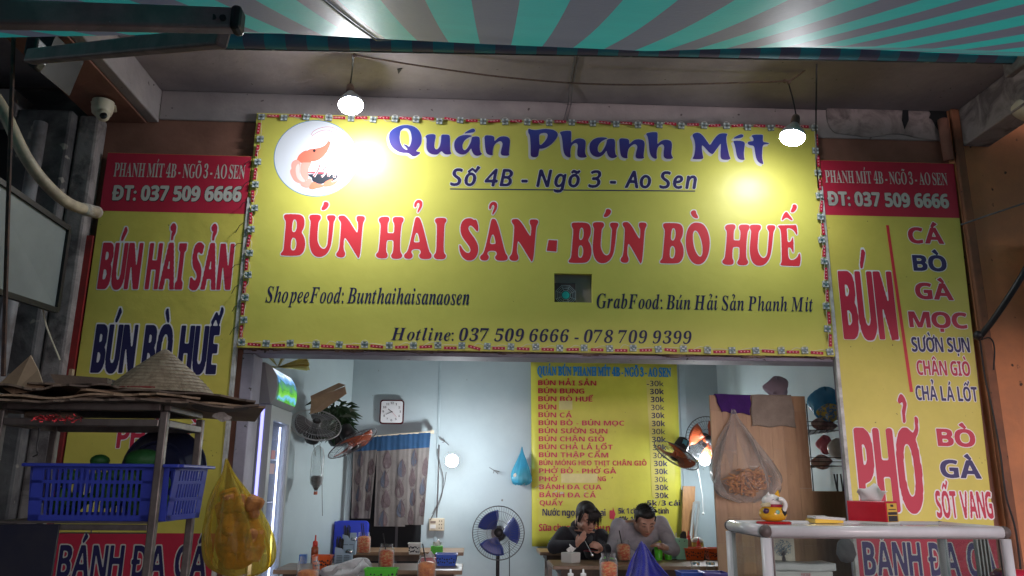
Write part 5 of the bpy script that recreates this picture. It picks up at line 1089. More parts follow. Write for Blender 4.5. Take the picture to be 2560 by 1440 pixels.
# bottles, baskets, tissues
def bottle(c, lab, mat, capm, r=.022, h=.1, name='sauce_bottle'):
    t = thing(name, lab, 'bottle', c)
    part('body', MB().lathe([(r, 0), (r, h*.7), (r*.5, h*.85)], c, 16), mat, t, smooth=True)
    part('cap', MB().lathe([(r*.75, h*.72), (r*.7, h), (r*.25, h*1.05), (r*.2, h*1.3)], c, 14), capm, t, smooth=True); return t
m_redp = M('red_plastic', (.60, .04, .02), rough=.35); m_amber = M('amber_sauce', (.35, .07, .02), rough=.2)
bottle(at(785, 1408), 'red capped chilli sauce bottle beside the orange basket', m_amber, m_redp, .026, .15)
def basket(c, w, d, h, mat, lab, hm, taper=.85, pat='dots', label=None, name='small_basket', group='small plastic baskets on the tables'):
    t = thing(name, lab, 'basket', c, group); b = MB(); 
    B_ = [Vector((s*w/2*taper, q*d/2*taper, 0)) for s, q in ((-1, -1), (1, -1), (1, 1), (-1, 1))]; T_ = [Vector((s*w/2, q*d/2, h)) for s, q in ((-1, -1), (1, -1), (1, 1), (-1, 1))]
    for i in range(4):
        j = (i+1) % 4; nrm = (T_[j]-T_[i]).cross(Vector((0, 0, 1))).normalized(); b.prism([c+B_[i], c+B_[j], c+T_[j], c+T_[i]], -nrm*.003)
    b.prism([c+p for p in B_], (0, 0, .004)); part('wall', b, mat, t)
    rm = MB()
    for i in range(4): rm.beam(c+T_[i]*1.0, c+T_[(i+1) % 4], .009, .007)
    part('rim', rm, mat, t)
    g = MB(); rr = random.Random(int(c.x*777)+3)
    for (i, j) in ((0, 1), (1, 2), (3, 0)):
        n_ = 16
        for k in range(n_):
            u = (k % 8+.5+.3*rr.random())/8.6; v = .2+.32*(k//8)+.2*rr.random(); P0 = c+(B_[i]*(1-u)+B_[j]*u)*(1-v)+(T_[i]*(1-u)+T_[j]*u)*v; nrm = (T_[j]-T_[i]).cross(Vector((0, 0, 1))).normalized()
            e1_ = (T_[j]-T_[i]).normalized(); e2_ = Vector((0, 0, 1)); s_ = rr.uniform(.004, .0075)
            g.add([P0+nrm*.0008+(e1_*math.cos(a)+e2_*math.sin(a))*s_ for a in [2*math.pi*m/8 for m in range(8)]], [tuple(range(8))])
    part('openings', g, hm, t, kind='stuff'); return t
m_hdark = M('basket_opening_dark', (.03, .03, .04), rough=.9); m_orp = M('orange_plastic', (.75, .12, .02), rough=.35); m_whp = M('white_basket_plastic', (.62, .62, .58), rough=.4); m_blp = M('blue_basket_plastic', (.03, .10, .50), rough=.35); m_grp = M('green_plastic', (.08, .50, .03), rough=.35)
basket(at(805, 1422), .125, .11, .085, m_orp, 'small orange perforated basket at the left end of the table', m_hdark)
basket(at(1036, 1385), .10, .09, .085, m_whp, 'small white perforated basket on the rear table', m_hdark)
basket(at(1116, 1413), .15, .12, .078, m_blp, 'small blue perforated basket at the right end of the left table', m_hdark)
basket(WZ(952, 1462, .762)+Vector((0, .0, 0)), .19, .10, .09, m_grp, 'bright green basket low in front of the left table', m_hdark)
basket(at(1733, 1398), .16, .13, .085, m_orp, 'orange perforated basket with sauce bottles beside the light green holder', m_hdark)
basket(at(1785, 1398), .12, .13, .083, m_orp, 'orange perforated basket touching the wooden partition', m_hdark)
basket(WZ(1726, 1470, .70), .155, .14, .10, m_blp, 'light blue basket low at the bottom right of the room', m_hdark)
basket(WZ(1785, 1472, .70), .155, .14, .10, M('purple_basket', (.10, .08, .35), rough=.4), 'purple patterned basket beside the low light blue basket', m_hdark)
def tissue(c, w, d, h, mat, lab, rz=0, dots=False, name='tissue_box', pap=m_white, band=None):
    t = thing(name, lab, 'tissue box', c); rt = Matrix.Rotation(rz, 3, 'Z')
    part('box', MB().box(c+Vector((0, 0, h/2)), (w, d, h), rt), mat, t, bevel=.004)
    if band: part('base', MB().box(c+Vector((0, 0, .006)), (w+.004, d+.004, .011), rt), band, t)
    rr = random.Random(int(c.x*991)); 
    def f(u, v):
        a = (u-.5); return c+Vector((0, 0, h))+rt @ Vector((a*w*(.5+.35*v)+.3*w*v*v*.2, .02*math.sin(u*9+v*3)*v, h*.75*v*(1-.5*abs(a)*2)+.008*math.sin(u*14)*v))
    part('tissue', MB().grid(f, 10, 6), pap, t, smooth=True, solid=.001)
    return t
tissue(at(1092, 1384), .10, .07, .062, m_grp, 'green tissue box with white tissue sticking up on the rear table')
tissue(at(1072, 1412), .115, .09, .05, M('crimson_box', (.45, .01, .03), rough=.35), 'red tissue box with a white tissue at the end of the left table')
tb = tissue(WZ(1427, 1406, TZ+.001), .105, .105, .072, m_whp, 'white floral cube tissue box on the diners table', rz=R(42))
fl = MB(); c = WZ(1427, 1406, TZ); rr = random.Random(6)
for sgn in (-1, 1):
    for k in range(22):
        u = rr.gauss(0, .018); z = .024+rr.gauss(0, .010); ex = Vector((math.cos(R(42)), math.sin(R(42)), 0)); ey_ = Vector((-math.sin(R(42)), math.cos(R(42)), 0))
        nn = -ey_ if sgn > 0 else -ex; tt = ex if sgn > 0 else ey_; p = c+nn*.0533+tt*u+Vector((0, 0, z)); s_ = rr.uniform(.0015, .004)
        fl.add([p+tt*s_*math.cos(a)+Vector((0, 0, s_*math.sin(a))) for a in (0, 1.2, 2.4, 3.6, 4.8)], [(0, 1, 2, 3, 4)])
part('floral_print', fl, M('olive_print', (.10, .09, .05), rough=.6), tb, kind='stuff')
one('small_box', 'small blue paper box at the foot of the fridge on the left table', 'box', MB().box(at(757, 1408)+Vector((0, 0, .03)), (.05, .05, .062)), M('blue_paper', (.04, .16, .5), rough=.4))
bc = at(1487, 1398)
bw = thing('noodle_bowl', 'black bowl with red rim in front of the woman', 'bowl', bc)
part('shell', MB().lathe([(.045, 0), (.07, .01), (.088, .055), (.09, .062), (.083, .062), (.06, .03), (0, .02)], bc, 28, cap=False), m_black, bw, smooth=True)
part('rim', MB().lathe([(.088, .062), (.092, .064), (.089, .0655), (.084, .063)], bc, 28, cap=False), M('crimson_gloss', (.35, .01, .03), rough=.1), bw, smooth=True)
part('soup', MB().lathe([(.082, .055), (0, .056)], bc, 24, cap=False), M('soup', (.35, .08, .04), (.45, .3, .15), 60, .3), bw)
bc = WZ(1620, 1392, TZ+.001)+Vector((0, .05, 0))
bw = thing('noodle_bowl', 'dark bowl behind the green cups in front of the man', 'bowl', bc)
part('shell', MB().lathe([(.045, 0), (.07, .01), (.088, .055), (.09, .062), (.083, .062), (.06, .03), (0, .02)], bc, 28, cap=False), m_black, bw, smooth=True)
m_cup = M('lime_green_plastic', (.10, .55, .03), rough=.3)
def cup(c, lab):
    t = one('plastic_cup', lab, 'cup', MB().lathe([(.026, 0), (.027, .01), (.036, .098), (.0335, .098), (.025, .012), (0, .01)], c, 20, cap=False), m_cup, 'lime green cups on the diners table', smooth=True)
for px, py, lb in ((1647, 1400, 'lime green cup next to the blue towel tip'), (1671, 1399, 'lime green cup next to the light green holder'), (1508, 1396, 'lime green cup beside the black bowl rim'), (1532, 1398, 'lime green cup half hidden behind the orange pickle jar')): cup(at(px, py), lb)
m_lg = M('light_green_plastic', (.28, .60, .42), rough=.35)
c = at(1703, 1398); t = thing('utensil_bin', 'pale green bin holding black utensils beside the green cups', 'holder', c)
part('bin', MB().prism([c+Vector((a, -.04, z)) for a, z in ((-.042, 0), (.045, 0), (.052, .155), (-.05, .165))], (0, .07, 0)), m_lg, t, bevel=.006)
for dx in (-.02, .022): part('dot', MB().lathe([(.004, 0), (.004, .002)], c+Vector((dx, -.042, .14)), 8, Matrix.Rotation(R(90), 3, 'X')), m_black, t)
part('utensil', MB().prism([c+Vector((a, -.01, z)) for a, z in ((-.005, .15), (.05, .155), (.045, .21), (.02, .215), (.0, .19))], (0, .01, 0)), m_black, t)
part('straw', MB().tube([c+Vector((-.04, -.01, .12)), c+Vector((-.035, -.01, .20))], .004, 6), m_white, t)
t = bottle(at(1683, 1397), 'clear bottle with blue label left of the pale green bin', M('clear_green', (.2, .4, .36), rough=.2), m_white, .026, .14, 'water_bottle')
bottle(at(1722, 1392)+Vector((.02, .05, .02)), 'brown sauce bottle with a red cap in the orange basket', M('brown_sauce', (.25, .15, .1), rough=.2), m_redp, .022, .14)
bottle(at(1742, 1392)+Vector((.02, 0, .01)), 'red sauce bottle in the orange basket', m_redp, m_redp, .02, .11)
c = at(1752, 1392)+Vector((0, .08, .06)); one('spice_tub', 'tub with a yellow label and domed white lid in the orange basket', 'tub', MB().lathe([(.05, 0), (.05, .05)], c, 18).lathe([(.055, .051), (.05, .07), (.02, .09), (0, .092)], c, 18, mi=1, cap=False), [M('yellow_label', (.6, .4, .05), rough=.4), m_whp], smooth=True)
m_silver = M('foil_film', (.5, .5, .5), rough=.2, metal=.7)
for px, lb in ((1740, 'small steel lidded jar in front of the orange basket'), (1778, 'small steel lidded jar near the wooden partition')):
    c = WZ(px, 1445, .70); one('glass_pot', lb, 'jar', MB().lathe([(.03, 0), (.032, .08), (.028, .09)], c, 18).lathe([(.033, .091), (.033, .11), (.0, .115)], c, 18, mi=1, cap=False), [m_glass, m_chrome], 'steel lidded pots', smooth=True)
for px, lb in ((1427, 'white capped small bottle under the diners table, left'), (1459, 'white capped small bottle under the diners table, right')):
    c = WZ(px, 1470, .762); bottle(c, lb, M('pale_bottle', (.4, .35, .3), rough=.3), m_white, .024, .08)
# crumpled clear bag on the left
rr = random.Random(17); cr_ = MB()
def crum(u, v, c=WZ(862, 1448, .765)):
    a = 2*math.pi*u; t_ = math.pi*v; r = .10*(1+.35*math.sin(3*a+4*t_)+.2*math.sin(7*a+2)*math.sin(5*t_)); return c+Vector((r*1.25*math.sin(t_)*math.cos(a)+.05*max(0, math.cos(t_))**2*2, r*.5*math.sin(t_)*math.sin(a), .03+.07*math.cos(t_)*(1+.4*math.sin(5*a))))
cr_.grid(crum, 40, 18); one('crumpled_bag', 'crumpled clear plastic bag in front of the left table', 'bag', cr_, thin_film('clear_crumple', (.95, .95, .95), .45, .12, (.6, .6, .6)), smooth=True)
# blue towel draped over a stand
tw = MB(); ct = W(1603, 1353, 5.3)
def tow(u, v):
    a = (u-.5)*2; w_ = .03+.36*v; x = ct.x-.03*v+a*w_*(.40 if a < 0 else .66); fold = .05*math.sin(a*5+1+v)*v**.7+.02*math.sin(a*13)*v; z = ct.z-.32*v**1.05-abs(a)*.02*(1-v); return Vector((x+.02*math.sin(v*6+a*3)*v, 5.30-.05*v-fold-.05*(1-abs(a))*v, z))
tw.grid(tow, 40, 24)
one('blue_towel', 'deep blue towel draped in a peak in front of the diners', 'towel', tw, M('blue_terry', (.022, .03, .40), (.018, .022, .30), 30, .9, bump=.8, bscale=220, sheen=.4), smooth=True, solid=.008)
one('towel_stand', 'slim post carrying the blue towel', 'stand', MB().tube([(ct.x, 5.32, .02), (ct.x, 5.32, ct.z-.01)], .012, 8), m_steel)
# ------------------------------------------------------------------ wooden partition
YPn = 5.6
Pt = thing('wooden_partition', 'upright partition of joined pale wood planks with towels over it', 'partition', (2.0, YPn, .02))
xa, xb = W(1774, 990, YPn).x, W(2012, 990, YPn).x; ztp = W(1900, 989, YPn).z; npk = 8
m_pl = [M('pale_plank_%s' % w, c1, c2, 4, .45, stretch=(6, 6, .8), bump=.05, specks=(.12, .06, .03), speck_scale=18, speck_t=.77) for w, c1, c2 in (('honey', (.46, .29, .15), (.38, .23, .12)), ('tan', (.42, .26, .14), (.33, .19, .10)), ('light', (.50, .33, .18), (.42, .26, .14)))]
rr = random.Random(2)
for i in range(npk):
    x0_ = xa+(xb-xa)*i/npk; x1_ = xa+(xb-xa)*(i+1)/npk-.0012; z = .02; k = 0
    while z < ztp:
        z2 = min(ztp, z+rr.uniform(.3, .62)); part('plank', MB().bx(x0_, x1_, YPn-rr.uniform(0, .0008), YPn+.02, z, z2-.001), m_pl[rr.randrange(3)], Pt); z = z2
part('lower_board', MB().bx(xb+.002, 2.85, YPn+.03, YPn+.05, .02, W(2060, 1228, YPn).z), m_pl[1], Pt)
m_purp = M('purple_cloth', (.06, .012, .16), (.045, .01, .12), 12, .9, sheen=.3, bump=.3, bscale=120); m_towel = M('beige_towel', (.36, .31, .25), (.27, .23, .19), 9, .95, bump=.8, bscale=160)
def drape(name, lab, cat, pts, mat, Y):
    """pts: top-left, top-right, bottom-right, bottom-left px"""
    A, Bq, Cq, D = [W(*p, Y) for p in pts]; mb = MB()
    def f(u, v):
        tp_ = A*(1-u)+Bq*u; bt2 = D*(1-u)+Cq*u; p = tp_*(1-v)+bt2*v; return p+Vector((.004*math.sin(v*9+u*4), -.004*math.sin(u*13+v*2)*v, .004*math.sin(u*7)*(1-v)+.006*math.sin(u*11)*v))
    mb.grid(f, 24, 16); mb.grid(lambda u, v: A*(1-u)+Bq*u+Vector((0, .03*v, -.004*v)), 24, 2)
    return one(name, lab, cat, mb, mat, smooth=True, solid=.004)
drape('purple_cloth', 'dark purple cloth hung over the top of the wooden partition', 'cloth', ((1786, 985), (1877, 988), (1875, 1036), (1803, 1030)), m_purp, YPn-.012)
drape('beige_towel', 'worn beige towel hung over the right of the partition top', 'towel', ((1878, 987), (1978, 988), (1990, 1067), (1879, 1066)), m_towel, YPn-.012)
m_fried = M('fried_crisps', (.60, .26, .06), (.38, .14, .03), 30, .6, bump=.5)
def cont2(t):
    g = MB(); rr = random.Random(9)
    for k in range(110):
        a = rr.uniform(0, 6.28); r_ = rr.random()**.5; p = W(1870+52*r_*math.cos(a), 1205+34*r_*math.sin(a), YPn-.09+rr.uniform(-.03, .03)); d = Vector((rr.uniform(-1, 1), rr.uniform(-.5, .5), rr.uniform(-.6, .6))).normalized()*rr.uniform(.02, .05)
        g.tube([p-d, p+Vector((0, 0, .006)), p+d], [.005, .010, .005], 6)
    part('crisps', g, m_fried, t, smooth=True, kind='stuff')
bag('clear_bag', 'large clear plastic bag of fried crisps hung on the wooden partition', W(1832, 1024, YPn-.04), W(1868, 1256, YPn-.09), [(0, .012), (.12, .035), (.35, .125), (.6, .195), (.78, .225), (.92, .185), (1, .05)], thin_film('clear_bag_film', (.95, .95, .95), .10, .12, (.75, .72, .68)), cont2, folds=8, amp=.15, seed=4, squash=.42)
# paper lump behind the partition
rr = random.Random(31); pa_ = MB()
def lump(c, r, s, seed, mat, nm, lab, cat, kx_=1.3, smooth=False):
    rr = random.Random(seed); ph = [rr.uniform(0, 6) for _ in range(4)]
    mb = MB().grid(lambda u, v: Vector(c)+Vector((r*kx_*math.sin(math.pi*v)*math.cos(2*math.pi*u)*(1+s*math.sin(9*u*2*math.pi/3+ph[0]+v*7)), r*.7*math.sin(math.pi*v)*math.sin(2*math.pi*u)*(1+s*math.sin(12*u+ph[1])), r*math.cos(math.pi*v)*(1+s*math.sin(2*math.pi*u*4+ph[2]+5*v)))), 24, 14)
    return one(nm, lab, cat, mb, mat, smooth=smooth)
lump(W(1942, 968, 6.1), .07, .3, 3, M('lilac_paper', (.33, .29, .38), rough=.7), 'crumpled_paper', 'crumpled lilac paper sticking up behind the partition', 'paper')
# rack on the right wall
rk = thing('wire_rack', 'black wire rack with plastic bags on the right wall', 'rack', (2.36, 5.9, 1.3))
m_bw = M('black_wire', (.04, .04, .045), rough=.5)
for pyy in (1076, 1165):
    g = MB(); z = W(2060, pyy, 5.75).z
    for k in range(9): g.tube([(2.36+.04*k, 5.72, z), (2.36+.04*k, 6.3, z)], .003, 5)
    for k in range(6): g.tube([(2.355, 5.72+k*.11, z), (2.70, 5.72+k*.11, z)], .003, 5)
    for dz in (.03, .06): g.tube([(2.70, 5.72, z+dz), (2.355, 5.72, z+dz), (2.355, 6.3, z+dz)], .003, 5)
    part('shelf', g, m_bw, rk, kind='stuff')
part('upright', MB().tube([(2.70, 5.72, 1.3), (2.70, 5.72, 2.0)], .005, 6).tube([(2.70, 6.3, 1.3), (2.70, 6.3, 2.0)], .005, 6), m_bw, rk)
lump(W(2066, 1010, 5.95), .12, .14, 5, thin_film('blue_bag_film', (.3, .6, .85), .7, .25, (.04, .24, .42)), 'blue_bag', 'bulging blue plastic bag on the upper wire shelf', 'bag', 1.2, True)
lump(W(2075, 1032, 5.85), .055, .3, 8, M('colourful_packets', (.1, .25, .5), (.6, .5, .1), 40, .4, lo=.48, hi=.52), 'packet_bundle', 'colourful small packets inside the blue bag on the shelf', 'packets', 1.5)
lump(W(2062, 1062, 5.9), .045, .3, 9, M('dark_bundle', (.2, .12, .15), (.45, .36, .33), 20, .7), 'cloth_bundle', 'dark bundle of cloth and straps on the upper wire shelf', 'bundle', 1.9)
lump(W(2095, 1122, 5.88), .075, .06, 11, M('white_bag', (.55, .52, .47), (.45, .42, .38), 10, .4), 'white_bag', 'round white bag on the lower wire shelf', 'bag', 1.0, True)
lump(W(2062, 1112, 5.98), .06, .25, 12, M('pink_bag', (.5, .13, .17), (.4, .1, .13), 10, .4), 'pink_bag', 'pink plastic bag behind the white bag on the wire shelf', 'bag', 1.0, True)
lump(W(2055, 1155, 5.88), .045, .25, 14, M('mixed_bag', (.5, .4, .38), (.35, .15, .15), 14, .4), 'mixed_bag', 'pale red and white bag on the lower wire shelf', 'bag', 1.6, True)
hk = MB()
for k in range(4): p = W(2085+k*8, 1185, 5.65); hk.tube([p, p+Vector((.01*(-1)**k, 0, -.10-.03*k)), p+Vector((.02, 0, -.13-.03*k))], .006, 5)
one('hanging_tools', 'small dark kitchen tools hung below the wire rack', 'tools', hk, m_bw)
# ================================================================== people
def blobmesh(name, caps, vox, mat, parent, smooth_it=4, kind=None):
    """caps: ('c', a, b, ra, rb) tapered capsules or ('e', c, (rx,ry,rz), rot) ellipsoids -> one continuous remeshed surface"""
    mb = MB()
    for c in caps:
        if c[0] == 'c':
            a, b, ra, rb = Vector(c[1]), Vector(c[2]), c[3], c[4]; mb.tube([a+(b-a)*t for t in (0, .25, .5, .75, 1)], [ra+(rb-ra)*t for t in (0, .25, .5, .75, 1)], 14); mb.ball(a, ra, 14, ring=8); mb.ball(b, rb, 14, ring=8)
        else: mb.ball(c[1], c[2], 20, c[3] if len(c) > 3 else None, ring=14)
    off = worldloc(parent); me = mb.mesh(name, mat, False, off); o = bpy.data.objects.new(name, me); COL.objects.link(o)
    md = o.modifiers.new('r', 'REMESH'); md.mode = 'VOXEL'; md.voxel_size = vox; md.use_smooth_shade = True
    ms_ = o.modifiers.new('s', 'SMOOTH'); ms_.iterations = smooth_it; ms_.factor = .5
    bpy.context.view_layer.update(); me2 = bpy.data.meshes.new_from_object(o.evaluated_get(bpy.context.evaluated_depsgraph_get())); o.modifiers.clear(); o.data = me2; me2.name = name
    if not me2.materials: me2.materials.append(mat)
    me2.polygons.foreach_set('use_smooth', [True]*len(me2.polygons)); o.parent = parent
    return o
m_skin = M('skin', (.42, .24, .17), (.36, .19, .13), 14, .5, bump=.05); m_hair = M('black_hair', (.006, .005, .005), (.012, .010, .009), 30, .6, stretch=(6, 6, 1), bump=.5)
m_lip = M('lips', (.28, .08, .07), rough=.4); m_eye = M('eye_dark', (.01, .008, .008), rough=.3)
def hand(caps, wr, palm, fdir, spread, curl, s=1.0, side=1):
    wr = Vector(wr); palm = Vector(palm); fd = Vector(fdir).normalized(); sp = Vector(spread).normalized(); dn = fd.cross(sp).normalized()*side
    caps += [('c', wr, palm, .023*s, .028*s)]
    for k in range(4):
        L = (.062, .072, .067, .052)[k]*s; b = palm+sp*((k-1.5)*.017*s)+fd*.018*s; m1 = b+(fd*math.cos(curl*.5)+dn*math.sin(curl*.5))*L*.5; m2 = m1+(fd*math.cos(curl)+dn*math.sin(curl))*L*.35; m3 = m2+(fd*math.cos(curl*1.5)+dn*math.sin(curl*1.5))*L*.28
        for a_, b_2, ra, rb_ in ((palm+sp*((k-1.5)*.012*s), b, .010, .0095), (b, m1, .0095, .0085), (m1, m2, .0085, .0078), (m2, m3, .0078, .0068)): caps.append(('c', a_, b_2, ra*s, rb_*s))
    t0 = wr+sp*-.020*s+fd*.018*s; t1 = t0+(fd*.7-sp*.7+dn*.3).normalized()*.035*s; t2 = t1+(fd*.9-sp*.1+dn*.4).normalized()*.028*s; caps += [('c', t0, t1, .012*s, .0105*s), ('c', t1, t2, .0105*s, .008*s)]
def person(lab, head, pitch, yaw, female, chest, pelvis, shL, shR, elL, elR, wrL, wrR, hL, hR, cloth, trou):
    """L/R as seen in the picture (left/right)"""
    head, chest, pelvis = Vector(head), Vector(chest), Vector(pelvis)
    t = thing('person', lab, 'person', (pelvis.x, pelvis.y, .02))
    Rh = Matrix.Rotation(yaw, 3, 'Z') @ Matrix.Rotation(pitch, 3, 'X')   # face looks along -Y before rotation
    H = lambda x, y, z: head+Rh @ Vector((x, y, z)); s = .97 if female else 1.03
    c = [('e', H(0, .018, .035), (.074*s, .090*s, .082*s), Rh), ('e', H(0, -.018, -.018), (.063*s, .070*s, .085*s), Rh), ('e', H(0, -.035, -.078), (.036*s, .038*s, .028*s), Rh),
         ('c', H(-.038, -.03, -.045), H(0, -.052, -.088), .026, .018), ('c', H(.038, -.03, -.045), H(0, -.052, -.088), .026, .018),
         ('c', H(0, -.083, .002), H(0, -.098, -.032), .009, .013), ('c', H(-.011, -.088, -.036), H(.011, -.088, -.036), .009, .009),
         ('c', H(-.045, -.062, .022), H(.045, -.062, .022), .016, .016), ('e', H(-.040, -.055, -.025), (.022, .018, .02), Rh), ('e', H(.040, -.055, -.025), (.022, .018, .02), Rh),
         ('e', H(-.076*s, .01, -.008), (.009, .017, .029), Rh), ('e', H(.076*s, .01, -.008), (.009, .017, .029), Rh), ('c', H(-.014, -.083, -.058), H(.014, -.083, -.058), .007, .007), ('c', H(-.012, -.081, -.066), H(.012, -.081, -.066), .007, .007)]
    nb_ = chest+Vector((0, .02, .17 if female else .10)); c += [('c', H(0, .03, -.05), nb_, .050 if female else .056, .058)]
    c += [('c', nb_-Vector((0, 0, .06)), chest, .08, .10), ('c', chest, pelvis, .11, .12), ('c', Vector(shL), Vector(shR), .045, .045)]
    for sh, e_, w_ in ((shL, elL, wrL), (shR, elR, wrR)): c += [('c', sh, e_, .043, .036), ('c', e_, w_, .034, .022)]
    for sg, e_ in ((-1, 1), (1, 1)):
        kn = pelvis+Vector((sg*.13, -.40, .0)); kn.z = .48; c += [('c', pelvis+Vector((sg*.08, 0, -.03)), kn, .075, .055), ('c', kn, (kn.x, kn.y+.03, .08), .05, .035), ('c', (kn.x, kn.y+.03, .065), (kn.x, kn.y-.12, .055), .035, .03)]
    hand(c, *hL); hand(c, *hR)
    body = blobmesh('body', c, .0052, m_skin, t, 2)
    # clothes
    k = [('c', chest+Vector((0, .02, .02)), pelvis, .14 if female else .14, .14), ('c', Vector(shL)+Vector((.02, 0, -.02)), Vector(shR)+Vector((-.02, 0, -.02)), (.060 if not female else .064), .060), ('c', nb_-Vector((0, -.0, .09)), chest, .10, .14), ('c', Vector(shL)+Vector((.05, .02, -.06)), Vector(shR)+Vector((-.05, .02, -.06)), .085, .085)]
    for sh, e_, w_ in ((shL, elL, wrL), (shR, elR, wrR)):
        w2 = Vector(e_)+(Vector(w_)-Vector(e_))*.90; k += [('c', sh, e_, .068, .056), ('c', e_, w2, .056, .038)]
    k += [('c', nb_+Vector((-.035, .0, -.025)), nb_+Vector((.035, .0, -.025)), .055, .055)]
    top = blobmesh('hoodie' if female else 'shirt', k, .009, cloth, t, 3)
    kk = [('c', pelvis+Vector((sg*.08, 0, -.03)), (pelvis.x+sg*.13, pelvis.y-.40, .48), .092, .07) for sg in (-1, 1)]+[('c', (pelvis.x+sg*.13, pelvis.y-.40, .48), (pelvis.x+sg*.13, pelvis.y-.37, .12), .066, .05) for sg in (-1, 1)]
    blobmesh('trousers', kk, .012, trou, t, 3)
    # face details
    e = MB()
    for sg in (-1, 1):
        e.tube([H(sg*.018, -.0835, -.003), H(sg*.030, -.0855, -.0005), H(sg*.044, -.0775, -.004)], [.002, .0038, .002], 6)
    part('eye', e, m_eye, t, smooth=True)
    b = MB()
    for sg in (-1, 1): b.tube([H(sg*.014, -.083, .019), H(sg*.032, -.083, .025), H(sg*.050, -.070, .019)], [.0025, .0038, .002], 6)
    part('eyebrow', b, m_hair, t, smooth=True)
    part('mouth', MB().tube([H(-.022, -.083, -.062), H(0, -.092, -.060), H(.022, -.083, -.062)], [.002, .0045, .002], 6), m_lip, t, smooth=True)
    return t, H, Rh
m_hood = M('black_hoodie', (.012, .013, .018), (.02, .021, .028), 10, .85, bump=.3, bscale=60); m_hoodg = M('grey_hood_lining', (.07, .08, .09), (.04, .045, .05), 12, .85, bump=.4)
m_shirt = M('grey_shirt', (.36, .35, .38), (.27, .26, .29), 7, .85, bump=1, bscale=9, dist=1); m_jean = M('dark_trousers', (.02, .022, .03), rough=.85)
# the woman
hw = W(1468, 1296, 6.50)
wt, H, Rh = person('woman in a black hoodie with a black fringe, eating from a bowl', hw, R(20), R(16), True, (hw.x-.02, 6.72, .86), (hw.x-.02, 6.98, .50),
    (hw.x-.17, 6.66, hw.z-.135), (hw.x+.13, 6.64, hw.z-.15), (hw.x-.27, 6.50, .86), (hw.x+.17, 6.46, .84), W(1441, 1362, 6.34), W(1504, 1374, 6.32),
    (W(1441, 1362, 6.34), W(1452, 1349, 6.32), (.6, -.3, .75), (.5, .1, -.8), .9, .82, 1), (W(1504, 1374, 6.32), W(1497, 1366, 6.27), (-.7, -.5, .35), (.2, .3, .9), 1.0, .82, 1), m_hood, m_jean)
k = [('e', H(0, .034, .048), (.083, .090, .082), Rh), ('e', H(0, .05, .01), (.078, .072, .08), Rh), ('e', H(0, -.015, .085), (.060, .07, .04), Rh)]
k += [('c', H(sg*.073, -.012, .05), H(sg*.078, -.008, -.02), .014, .007) for sg in (-1, 1)]+[('c', H(.0, .10, .02), H(-.02, .12, -.10), .035, .02)]
blobmesh('hair', k, .005, m_hair, wt, 2)
fr = MB(); rr = random.Random(5)
for i in range(26):
    x = -.030+.105*i/25; fr.tube([H(x*.6, -.045, .105), H(x*.95, -.086, .072), H(x*1.05+rr.uniform(-.004, .004), -.093, .03), H(x*1.1+rr.uniform(-.006, .006), -.091, -.004-rr.random()*.022)], [.004, .005, .004, .0012], 5)
for i in range(10):
    x = .062+.010*i/10; fr.tube([H(x*.8, -.03, .09), H(x*1.1, -.05, .04), H(x*1.22, -.05, -.03-rr.random()*.04)], [.004, .004, .001], 5)
for i in range(8): fr.tube([H(-.035-.02*i/8, -.04, .10), H(-.066, -.055, .055), H(-.078, -.035, .01-rr.random()*.03)], [.004, .004, .0015], 5)
part('fringe', fr, m_hair, wt, smooth=True, kind='stuff')
ch = Vector((hw.x-.02, 6.66, hw.z-.15))
blobmesh('hood', [('c', ch+Vector((-.10, -.01, .045)), ch+Vector((-.03, -.085, -.03)), .030, .022), ('c', ch+Vector((.10, -.01, .03)), ch+Vector((.04, -.085, -.03)), .028, .022), ('c', ch+Vector((-.10, .0, .045)), ch+Vector((-.04, .10, .05)), .032, .04), ('c', ch+Vector((.10, .0, .03)), ch+Vector((.04, .10, .04)), .032, .04), ('c', ch+Vector((-.04, .1, .05)), ch+Vector((.04, .1, .04)), .04, .04)], .007, m_hoodg, wt, 3)
one('spoon', 'metal spoon held by the woman over her bowl', 'spoon', MB().tube([W(1462, 1352, 6.27), W(1472, 1370, 6.22), W(1480, 1386, 6.2)], .0025, 6).ball(W(1481, 1388, 6.2), (.012, .008, .012), 10, ring=6), m_chrome)
# the man
hm = W(1613, 1303, 6.34)
mt, H, Rh = person('man in a pale grey shirt with short black hair, leaning low over the table', hm, R(26), R(4), False, (hm.x+.0, 6.62, .92), (hm.x, 7.0, .50),
    (hm.x-.17, 6.56, hm.z-.05), (hm.x+.17, 6.56, hm.z-.03), (hm.x-.25, 6.42, .845), (hm.x+.24, 6.44, .85), (hm.x-.10, 6.33, .815), W(1662, 1372, 6.36),
    ((hm.x-.10, 6.33, .815), (hm.x-.06, 6.30, .815), (1, -.3, .1), (.1, 1, .1), .9, .95, 1), (W(1666, 1370, 6.34), W(1655, 1366, 6.30), (-.9, -.3, .5), (.3, .8, .3), .7, .95, 1), m_shirt, m_jean)
k = [('e', H(0, .026, .052), (.081, .093, .077), Rh), ('e', H(0, .045, .015), (.079, .076, .075), Rh), ('e', H(0, -.028, .082), (.062, .060, .038), Rh), ('c', H(-.074, -.01, .04), H(-.076, -.004, .0), .010, .007), ('c', H(.074, -.01, .04), H(.076, -.004, .0), .010, .007)]
blobmesh('hair', k, .005, m_hair, mt, 1)
fr = MB()
for i in range(90):
    a = rr.uniform(0, 6.28); b_ = rr.uniform(0, 1.25); d = Vector((math.sin(b_)*math.cos(a), math.sin(b_)*math.sin(a), math.cos(b_))); p = H(0+d.x*.084, .015+d.y*.09, .055+d.z*.074); fr.tube([p, p+Rh @ (d*.012+Vector((rr.uniform(-.01, .01), -.012, .004)))], [.004, .001], 4)
